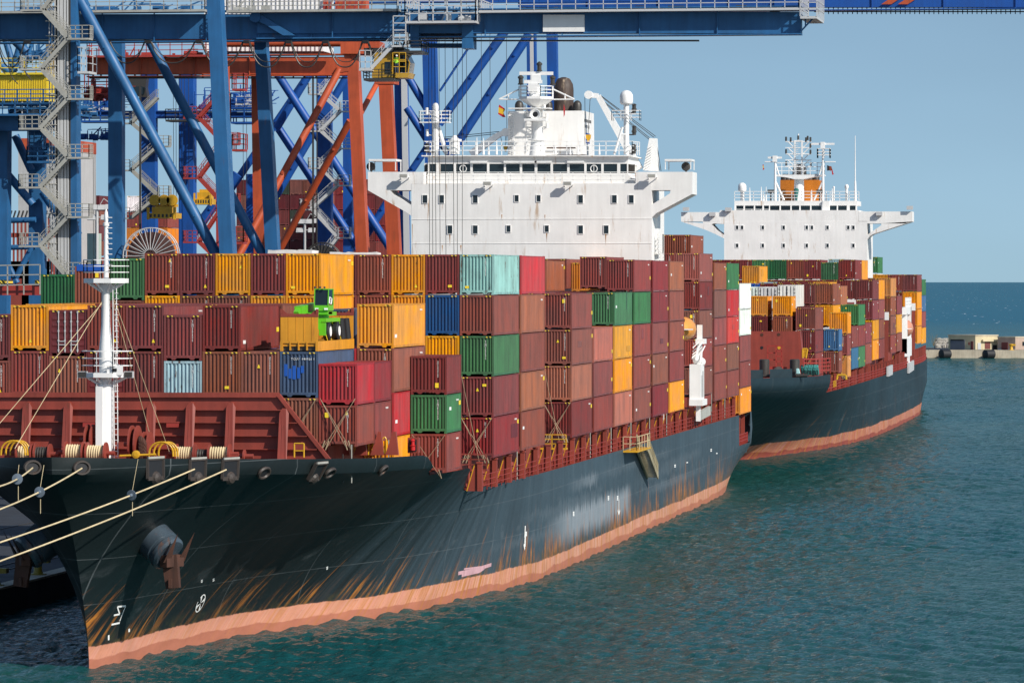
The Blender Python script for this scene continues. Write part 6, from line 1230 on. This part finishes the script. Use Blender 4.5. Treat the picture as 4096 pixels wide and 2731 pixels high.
def floodmast(x, y, ybase, Y, label, s_=1.0):
    c = at(x, y, Y); r = thing('floodlight_mast', label, 'floodlight mast', (c.x, c.y, at(x,ybase,Y).z)); z = c.z-r.location.z; mb = MB(); mb.tube((0,0,1.8-r.location.z), (0,0,z), .2, 10, .15); mb.beam((-1.2*s_,0,z-.1), (1.2*s_,0,z-.1), .1, .1); mb.beam((-1.0*s_,0,z-.95), (1.0*s_,0,z-.95), .1, .1); mb.tube((.1,0,z), (.7*s_,0,z+1.0), .04); mb.tube((.7*s_,0,z+1.0), (1.3*s_,0,z+.55), .04); mb.build('pole', M['lgrey'], r)
    for dx, dz in ((-1.25,.05),(-.4,.05),(.5,.05),(1.3,.1),(-.6,-1.0),(.85,-1.0)):
        mb = MB(); a = Vector((dx*s_,-.25,z+dz)); mb.add([a+Vector(v) for v in ((-.42,0,-.22),(.42,0,-.22),(.42,.3,.3),(-.42,.3,.3),(-.42,.12,-.28),(.42,.12,-.28),(.42,.42,.24),(-.42,.42,.24))], [(0,1,2,3),(7,6,5,4),(0,4,5,1),(1,5,6,2),(2,6,7,3),(3,7,4,0)]); mb.build('lamp_panel', M['lgrey'], r)
floodmast(223, 478, 600, 455, 'grey floodlight mast with six lamp panels above the green container', 1.0); floodmast(700, 510, 590, 520, 'grey floodlight mast between the orange braces', 1.0)
# big block with orange top behind the left crane
bl = thing('storage_block', 'tall grey-white block with an orange top band behind the left crane', 'building'); mb = MB(); a = at(42,345,760); b_ = at(106,600,760); mb.box((a.x,760,1.8), (b_.x+2,788,a.z)); mb.build('wall', paint('pale_block_paint', (.45,.44,.43), .6, .1), bl); mb = MB(); mb.box((a.x-.05,759.95,a.z-.01), (b_.x+2.05,788.05,at(42,318,760).z)); mb.build('top_band', M['orange'], bl)
mb = MB()
for y in (400,450,500): z = at(42,y,760).z; mb.box((a.x,759.94,z-.05), (b_.x+2.06,760,z+.05))
mb.build('wall_seam', M['lgrey'], bl)
rk = thing('lashing_frame', 'dark red steel frame structure low behind the left blue leg', 'frame'); mb = MB(); mb.rect(18,535,118,545,700,3); mb.rect(18,600,118,640,700,3); k_ = at(20,600,700); mb.box((k_.x,700,1.8), (k_.x+6,703,k_.z)); k_ = at(105,600,700); mb.box((k_.x-4,700,1.8), (k_.x+1,703,k_.z))
for x in range(20,118,9): mb.rect(x,500,x+3,600,700,.5)
mb.build('frame', M['deckred'], rk); mb = MB()
for x in range(22,118,9): mb.tube(at(x,500,700), at(x+5,484,700), .15)
mb.build('hook', M['steel'], rk)
# yard trailer with yellow and red frame on the quay at left
tr = E_.r; mb = MB(); mb.rect(-30,655,92,678,380,2.4); mb.build('portal_beam', M['redrail'], tr); mb = MB(); mb.rect(-20,643,12,653,379.8,2.6); mb.rect(80,643,100,652,379.8,2.6); mb.build('hazard_board', M['stripe'], tr); mb = MB(); mb.rail([at(-20,678,379.5), at(92,676,379.5)], 2.6, 1.3, .05, 2); mb.build('portal_railing', M['grey'], tr)

# ---------------------------------------------------------------- water, quay, far pier
def axis_x():
    a = [-9000,-3000,-1000,-400,-200,-140,-115]; a += list(np.arange(-100, 6, .22)); a += [8,14,25,50,110,300,900,3000,12000]; return np.array(a, float)
def axis_y():
    a = [-800,-200,0,100,160,200]; y = 222.0
    while y < 1330: a.append(y); y *= 1.00155
    while y < 45000: a.append(y); y *= 1.03
    return np.array(a, float)
xs_, ys_ = axis_x(), axis_y(); X_, Y_ = np.meshgrid(xs_, ys_); Zw = np.zeros_like(X_); rg_ = np.random.RandomState(3)
fade = np.clip((Y_-205)/15, 0, 1)*np.clip((X_+112)/8, 0, 1)*np.clip((8-X_)/5, 0, 1)*np.clip((1500-Y_)/300, 0, 1)
wx = X_ + 1.3*np.sin(Y_*.09+.7)+.8*np.sin(X_*.13+Y_*.05); wy = Y_ + 1.1*np.sin(X_*.11+1.9)
for i in range(52):
    lam = .75*1.047**i*(.85+.3*rg_.rand()); amp = .0150*lam**.8; th_ = math.radians(200)+rg_.randn()*.75; k = 2*PI/lam
    if lam > 3: amp *= (3/lam)**1.0
    ph = k*(wx*math.cos(th_)+wy*math.sin(th_))+rg_.rand()*6.3; att = np.clip((lam/ (Y_*.0016) -.8), 0, 1)
    Zw += amp*.62*att*(np.sin(ph)+.25*np.cos(2*ph))
gust = .72+.28*np.sin(X_*.045+Y_*.021+1)*np.sin(Y_*.033-X_*.02)
Zw *= fade*gust
ny, nx = X_.shape; me = bpy.data.meshes.new('water'); co_ = np.stack([X_, Y_, Zw], -1).reshape(-1, 3).astype(np.float32)
me.vertices.add(nx*ny); me.vertices.foreach_set('co', co_.ravel()); ii = np.arange((nx-1)*(ny-1)); r_, c_ = ii//(nx-1), ii%(nx-1); q = r_*nx+c_
fidx = np.stack([q, q+1, q+nx+1, q+nx], -1).astype(np.int32).ravel(); me.loops.add(len(fidx)); me.loops.foreach_set('vertex_index', fidx); me.polygons.add(len(ii)); me.polygons.foreach_set('loop_start', (ii*4).astype(np.int32)); me.polygons.foreach_set('use_smooth', np.ones(len(ii), bool)); me.update(); me.validate()
wm = mat('sea_water', (.012,.07,.07), .6); g = G(wm); g.b.inputs["Specular IOR Level"].default_value = 0
cc = g.n("ShaderNodeTexCoord"); sp = g.n("ShaderNodeSeparateXYZ"); g.l(cc.outputs["Object"], sp.inputs[0])
deep = g.mix(g.ramp(sp.outputs["Y"], 1250, 2600), g.mix(g.ramp(g.noise(g.pos((.022,.009,1)), 1, 4), .38, .6), (.013,.064,.054), (.008,.070,.078)), (.002,.088,.155))
f1 = g.noise(g.pos((.30,.016,1)), 1, 3, .6); f2 = g.noise(g.pos((.012,.0022,1)), 1, 3, .5)
fo = g.math('MULTIPLY', g.ramp(f1, .66, .70), g.math('MULTIPLY', g.ramp(f2, .42, .55), g.ramp(sp.outputs["Y"], 1330, 1400)))
g.base(g.mix(fo, deep, (.75,.78,.8))); 
b1 = g.noise(g.pos((1.0,.8,1)), 1.5, 5, .62); b2 = g.noise(g.pos((.22,.07,1)), 1.0, 4, .6)
bm = g.n("ShaderNodeBump"); bm.inputs["Distance"].default_value = .15; bm.inputs["Strength"].default_value = 1.0; g.l(b1, bm.inputs["Height"])
bm2 = g.n("ShaderNodeBump"); bm2.inputs["Distance"].default_value = 1.2; g.l(g.ramp(sp.outputs["Y"], 700, 1600, 0, .7), bm2.inputs["Strength"]); g.l(b2, bm2.inputs["Height"]); g.l(bm.outputs[0], bm2.inputs["Normal"]); g.l(bm2.outputs[0], g.b.inputs["Normal"])
# choppy water: the mirror share seen at a low angle stays well below that of a flat mirror, as wave faces tilt towards the eye
gl = g.n("ShaderNodeBsdfGlossy"); gl.inputs["Roughness"].default_value = .03; g.l(bm2.outputs[0], gl.inputs["Normal"]); fr_ = g.n("ShaderNodeFresnel"); fr_.inputs["IOR"].default_value = 1.333; g.l(bm2.outputs[0], fr_.inputs["Normal"])
mx = g.n("ShaderNodeMixShader"); g.l(g.math('MULTIPLY', g.math('MULTIPLY', fr_.outputs[0], g.ramp(sp.outputs['Y'], 900, 2500, .6, .26)), g.math('SUBTRACT', 1, fo)), mx.inputs[0]); g.l(g.b.outputs[0], mx.inputs[1]); g.l(gl.outputs[0], mx.inputs[2])
out_ = [n for n in wm.node_tree.nodes if n.type == 'OUTPUT_MATERIAL'][0]; g.l(mx.outputs[0], out_.inputs["Surface"])
me.materials.append(wm); water = bpy.data.objects.new('water', me); C.objects.link(water); water["kind"] = 'structure'; water["label"] = 'rippled teal harbour water running out to the open sea'
XQ = -80.2; mb = MB(); mb.box((-126,150,-6), (XQ,1150,1.8)); q2 = MB(); q2.box((-900,150,-6), (-203,1150,1.8)); tag(q2.build('quay', M['asphalt']), 'dark paved quay behind the third ship', None, None, 'structure'); qy = mb.build('quay', M['asphalt']); tag(qy, 'dark paved quay along the ships', None, None, 'structure')
mb = MB(); mb.box((XQ-1.2,150,1.8), (XQ+.05,1150,1.95)); mb.build('quay_edge', M['concrete'], qy)
mb = MB()
for x in (-86.8,-85.2,-99.6): mb.box((x-.06,150,1.8), (x+.06,1150,1.86))
mb.build('crane_rail', M['steel'], qy)
def bollard(x, y, label, m='yellow', z=1.95, s_=1.0):
    mb = MB(); mb.lathe((x,y,z), (0,0,1), [(0,.62*s_),(.07*s_,.62*s_),(.08*s_,.4*s_),(.25*s_,.3*s_),(.75*s_,.29*s_),(.95*s_,.46*s_),(1.1*s_,.5*s_),(1.2*s_,.42*s_)], 18); mb.box((x-.2*s_,y-.35*s_,z+.85*s_), (x+.85*s_,y+.35*s_,z+1.18*s_)); o = mb.build('bollard', M[m], None, True); return tag(o, label, 'bollard', 'yellow mooring bollards')
M['oily'] = paint('worn_yellow_paint', (.32,.22,.015), .5, .3, .3)
for x, y, l in ((100,1313,'yellow mooring bollard on the quay edge, just left of the bow stem'),(12,1338,'yellow mooring bollard at the left edge under the starboard anchor')):
    p = at(x, y+6, Z=1.95); bollard(min(p.x, XQ-.9), p.y, l, 'oily')
# mooring ropes with rat guards
ropes = [((74,1074),(0,1116),234),((187,1075),(0,1169),234),((445,1077),(0,1245),236),((518,1078),(0,1288),232)]
RL = ['uppermost mooring rope, leading from the bow\'s first fairlead','second mooring rope from the top, from the round bow fairlead','third mooring rope from the top, from a square bow chock','lowest mooring rope, crossing below the others to the left']
ends = []; M['rg'] = paint('dull_steel', (.16,.2,.25), .45, .3)
for (p, q, Y), lb in zip(ropes, RL):
    s0, n_ = h1.hit(*p); a = s0 + n_*.05; m_ = at(*q, Y); e = m_ + (m_-a)*.8; e = Vector((-82, e.y-12, 1.9)); pts = []
    for k in range(13):
        t = k/12; c = a.lerp(m_, t); c.z -= .28*4*t*(1-t)*.5; pts.append(c)
    pts.append(e); mb = MB(); mb.pipe(pts, .047, 8); tag(mb.build('mooring_rope', M['rope'], None, True), lb, 'rope', 'mooring ropes at the nearer ship\'s bow'); ends.append((a, m_))
for i, (x, y), lb in ((0,(40,1091),'round steel rat guard on the uppermost mooring rope'),(1,(91,1125),'round steel rat guard on the second mooring rope'),(2,(302,1133),'round steel rat guard on the third mooring rope')):
    a, m_ = ends[i]; best = min((k/200 for k in range(201)), key=lambda t: abs((a.lerp(m_,t)-Vector((0,0,HC))).normalized().dot(Vector((1,0,0))) - (at(x,y,240)-Vector((0,0,HC))).normalized().dot(Vector((1,0,0)))))
    c = a.lerp(m_, best); c.z -= .56*best*(1-best); d_ = (m_-a).normalized(); mb = MB(); mb.lathe(c, d_, [(-.02,.3),(.02,.3),(.03,.1),(.25,.09)], 22); rgd = mb.build('rat_guard', M['rg'], None, True); tag(rgd, lb, 'rat guard', 'rat guards on the mooring ropes')
    mb = MB(); mb.tube(c, Vector((c.x+(a.x-c.x)*.1, c.y+(a.y-c.y)*.1, 12.6)), .014, 5); mb.tube(c+Vector((.05,0,-.4)), c+Vector((.05,0,-1.2)), .02, 5); mb.build('lanyard', M['rope'], rgd)
# ---- far pier beyond the ships
YP = 1312.0; zt = 2.35; mb = MB(); mb.box((-80,YP,-4), (400,YP+46,zt)); pier = mb.build('pier', M['concrete']); tag(pier, 'pale concrete pier with rust stained wall far beyond the ships', None, None, 'structure'); mb = MB(); mb.box((-80,YP+4,zt), (400,YP+40,zt+.05)); mb.build('pier_paving', M['asphalt'], pier)
Z9 = zoomer(3650, 1100, .22322); E9 = lambda x, y: at(*Z9(x, y), YP-1)
for x0, x1, lb in ((475,725,'black rubber fender on the far pier wall nearest the farther ship'),(1260,1510,'black rubber fender on the far pier wall below the cream building')):
    a = E9(x0+40,1458); b_ = E9(x1-10,1458); mb = MB(); mb.lathe((a.x,YP-3.4,1.2), (b_.x-a.x, 3, 0), [(0,1.0),(.15,1.35),(b_.x-a.x-.2,1.35),(b_.x-a.x,1.0)], 22); tag(mb.build('fender', M['dark'], None, True), lb, 'fender', 'black rubber fenders on the far pier')
bollard(E9(1765,1350).x, YP+1.2, 'small yellow bollard on the far pier edge by the pink building', 'yellow', zt, 1.5)
def house(name, label, cx0, xc, x1, ytop, ybot, Y, mwall):
    """flat-roofed pier building standing corner-on: shaded flank left of xc, sunlit flank right"""
    r = thing(name, label, 'building'); c = at(*Z9(xc,ybot), Y); l = at(*Z9(cx0,ybot), Y); q = at(*Z9(x1,ybot), Y); w1 = (c.x-l.x); w2 = (q.x-c.x); z0 = zt; z1 = at(*Z9(xc,ytop), Y).z
    P0 = Vector((c.x,Y,0)); A_ = Vector((l.x,Y+w1*.62,0)); B_ = Vector((q.x,Y+w2*.55,0)); D4 = A_+B_-P0; mb = MB(); vs = [(p.x,p.y,z) for z in (z0,z1) for p in (P0,B_,D4,A_)]; mb.add(vs, [(0,1,5,4),(1,2,6,5),(2,3,7,6),(3,0,4,7),(4,5,6,7)]); mb.build('wall', mwall, r)
    mb = MB(); o = .35; cen = (P0+D4)/2; vs = []
    for z in (z1,z1+.35): vs += [((p-cen)*1.03+cen).to_tuple()[:2]+(z,) for p in (P0,B_,D4,A_)]
    mb.add(vs, [(0,1,5,4),(1,2,6,5),(2,3,7,6),(3,0,4,7),(4,5,6,7),(3,2,1,0)]); mb.build('roof', M['concrete'] if True else None, r)
    def panel(nm, side, t0, t1, za, zb, m, out=.12):
        e0 = (A_ if side else B_); d0 = P0.lerp(e0, t0); d1 = P0.lerp(e0, t1); n = Vector((e0-P0)).cross(Vector((0,0,1))); n = n.normalized(); n = n if n.y < 0 else -n; H_ = z1-z0; mb = MB(); vs = []
        for off in (-.1, out):
            for p, z in ((d0,za),(d1,za),(d1,zb),(d0,zb)): v = p+n*off; vs.append((v.x,v.y,z0+z*H_))
        mb.add(vs, [(4,5,6,7),(0,3,2,1),(0,1,5,4),(1,2,6,5),(2,3,7,6),(3,0,4,7)]); mb.build(nm, M[m] if isinstance(m, str) else m, r)
    return r, panel
cream = paint('cream_render', (.62,.52,.33), .8, .12); pinkw = paint('pink_grey_render', (.46,.34,.27), .8, .12); bd = paint('dark_grey_shutter', (.16,.17,.2), .7, .1); rd = paint('brown_red_door', (.16,.035,.03), .6, .1)
r, pn = house('pier_building', 'cream flat-roofed pier building with a red-brown shutter on its sunlit side', 625, 1127, 1520, 1092, 1325, YP+6, cream)
pn('shutter', 1, .38, .92, .02, .72, bd); pn('door', 1, .08, .17, .0, .62, rd); pn('louvre', 1, .42, .9, .64, .74, 'dark', .16); pn('fire_cabinet', 1, .21, .25, .35, .55, 'redrail'); pn('shutter', 0, .42, .66, .06, .62, rd); pn('porch', 0, .29, .95, .6, .74, cream, .8); pn('door', 0, .77, .95, .02, .35, 'dark'); pn('meter_box', 0, .1, .24, .02, .5, M['lgrey']); 
r, pn = house('pier_building', 'pink-grey flat-roofed pier building at the right edge of the picture', 1520, 1843, 2200, 1125, 1335, YP+4, pinkw)
pn('door', 1, .42, .78, .0, .62, rd); pn('skirting', 1, 0, 1, 0, .1, 'lgrey', .05); pn('window', 0, .35, .6, .35, .68, 'glass')
rr = random.Random(12)
for i in range(84):
    x = E9(296 + (i % 28)*13.4 + rr.uniform(-5,5), 1240).x; y = YP+38 + (i//28)*1.5 + rr.uniform(-.5,.5); s_ = rr.uniform(.55,.95); mb = MB(); vs = []; n = 7
    base = zt + .35 + (i//28)*.85
    for k in range(4):
        for j in range(n):
            a = 2*PI*j/n+k*.3; rad = s_*(.75,1.1,.95,.45)[k]*rr.uniform(.75,1.2); vs.append((x+rad*math.cos(a), y+rad*math.sin(a), base+s_*(-.9,-.3,.5,1.0)[k]+rr.uniform(-.15,.15)))
    mb.add(vs, [(k*n+j, k*n+(j+1)%n, (k+1)*n+(j+1)%n, (k+1)*n+j) for k in range(3) for j in range(n)] + [tuple(range(3*n,4*n))]); tag(mb.build('armour_rock', M['lrock'] if 'lrock' in M else M.setdefault('lrock', paint('pale_limestone', (.38,.35,.30), .9, .25))), 'pale armour stone in the rough wall along the far pier', 'rock', 'armour stones along the far pier')
# slim dry shrub on the pier
sh = thing('shrub', 'thin dry shrub on the far pier beside the farther ship\'s stern', 'shrub', tuple(E9(375,1160))); mb = MB()
for k in range(16): a = rr.uniform(-1,1); mb.tube((0,0,-2), (a*1.2,rr.uniform(-.6,.6),rr.uniform(.3,2.2)), .04, 4, .015)
mb.build('branch', paint('dry_twig', (.25,.2,.12), .9, .2), sh)
# ---- people, far off: the crane driver's mate in a lime vest on the cab walkway and a deck hand by the gangway
def person(p, label, top, legs, lean=0.0, yaw=0.0):
    pts = {'pel':(0,0,.95),'chest':(0,lean*.25,1.32),'neck':(0,lean*.35,1.50),'lk':(-.11,-.04,.50),'la':(-.12,0,.08),'lt':(-.12,-.16,.05),'rk':(.11,-.02,.50),'ra':(.12,0,.08),'rt':(.12,-.16,.05),'ls':(-.2,lean*.3,1.42),'le':(-.27,-.05+lean*.3,1.14),'lh':(-.18,-.28,1.04),'rs':(.2,lean*.3,1.42),'re':(.28,-.03+lean*.3,1.14),'rh':(.2,-.26,1.06),'lp':(-.1,0,.9),'rp':(.1,0,.9)}
    ks = list(pts); ed = [('pel','chest'),('chest','neck'),('pel','lp'),('lp','lk'),('lk','la'),('la','lt'),('pel','rp'),('rp','rk'),('rk','ra'),('ra','rt'),('chest','ls'),('ls','le'),('le','lh'),('chest','rs'),('rs','re'),('re','rh')]
    rad = {'pel':(.15,.11),'chest':(.17,.11),'neck':(.06,.06),'lk':(.065,.065),'rk':(.065,.065),'la':(.045,.045),'ra':(.045,.045),'lt':(.04,.03),'rt':(.04,.03),'ls':(.07,.07),'rs':(.07,.07),'le':(.048,.048),'re':(.048,.048),'lh':(.035,.035),'rh':(.035,.035),'lp':(.1,.1),'rp':(.1,.1)}
    me = bpy.data.meshes.new('person'); me.from_pydata([pts[k] for k in ks], [(ks.index(a), ks.index(b)) for a, b in ed], []); o = bpy.data.objects.new('person', me); C.objects.link(o); o.location = p; o.rotation_euler.z = yaw
    m1 = mat('work_clothes', legs, .8); g_ = G(m1); c_ = g_.n("ShaderNodeTexCoord"); s2_ = g_.n("ShaderNodeSeparateXYZ"); g_.l(c_.outputs["Object"], s2_.inputs[0]); g_.base(g_.mix(g_.ramp(s2_.outputs["Z"], .96, .98), legs, top)); me.materials.append(m1)
    sk = o.modifiers.new('skin', 'SKIN'); sb = o.modifiers.new('sub', 'SUBSURF'); sb.levels = sb.render_levels = 1
    for i, k in enumerate(ks): me.skin_vertices[0].data[i].radius = rad[k]
    me.skin_vertices[0].data[0].use_root = True
    hd = MB(); hd.lathe((0,lean*.4,1.5), (0,-.08,1), [(0,.05),(.05,.07),(.1,.085),(.17,.09),(.23,.07),(.26,.02)], 14); hd.lathe((0,lean*.4-.09,1.6), (0,-1,0), [(0,.02),(.03,.008)], 6); hd.build('head', mat('skin', (.45,.25,.16), .6), o, True)
    hh = MB(); hh.lathe((0,lean*.4-.02,1.63), (0,-.08,1), [(0,.105),(.02,.105),(.09,.09),(.14,.03)], 14); hh.build('helmet', M['white2'], o, True)
    return tag(o, label, 'person')
person(tuple(at(*K2(1035,446), 405.2)), 'person in a lime vest standing behind the yellow crane cab railing', (.35,.75,.05), (.05,.07,.12))
person((-50.3, 400.5, 8.0), 'person in pale overalls on deck beside the top of the gangway', (.42,.34,.2), (.35,.3,.2), .3, .6)
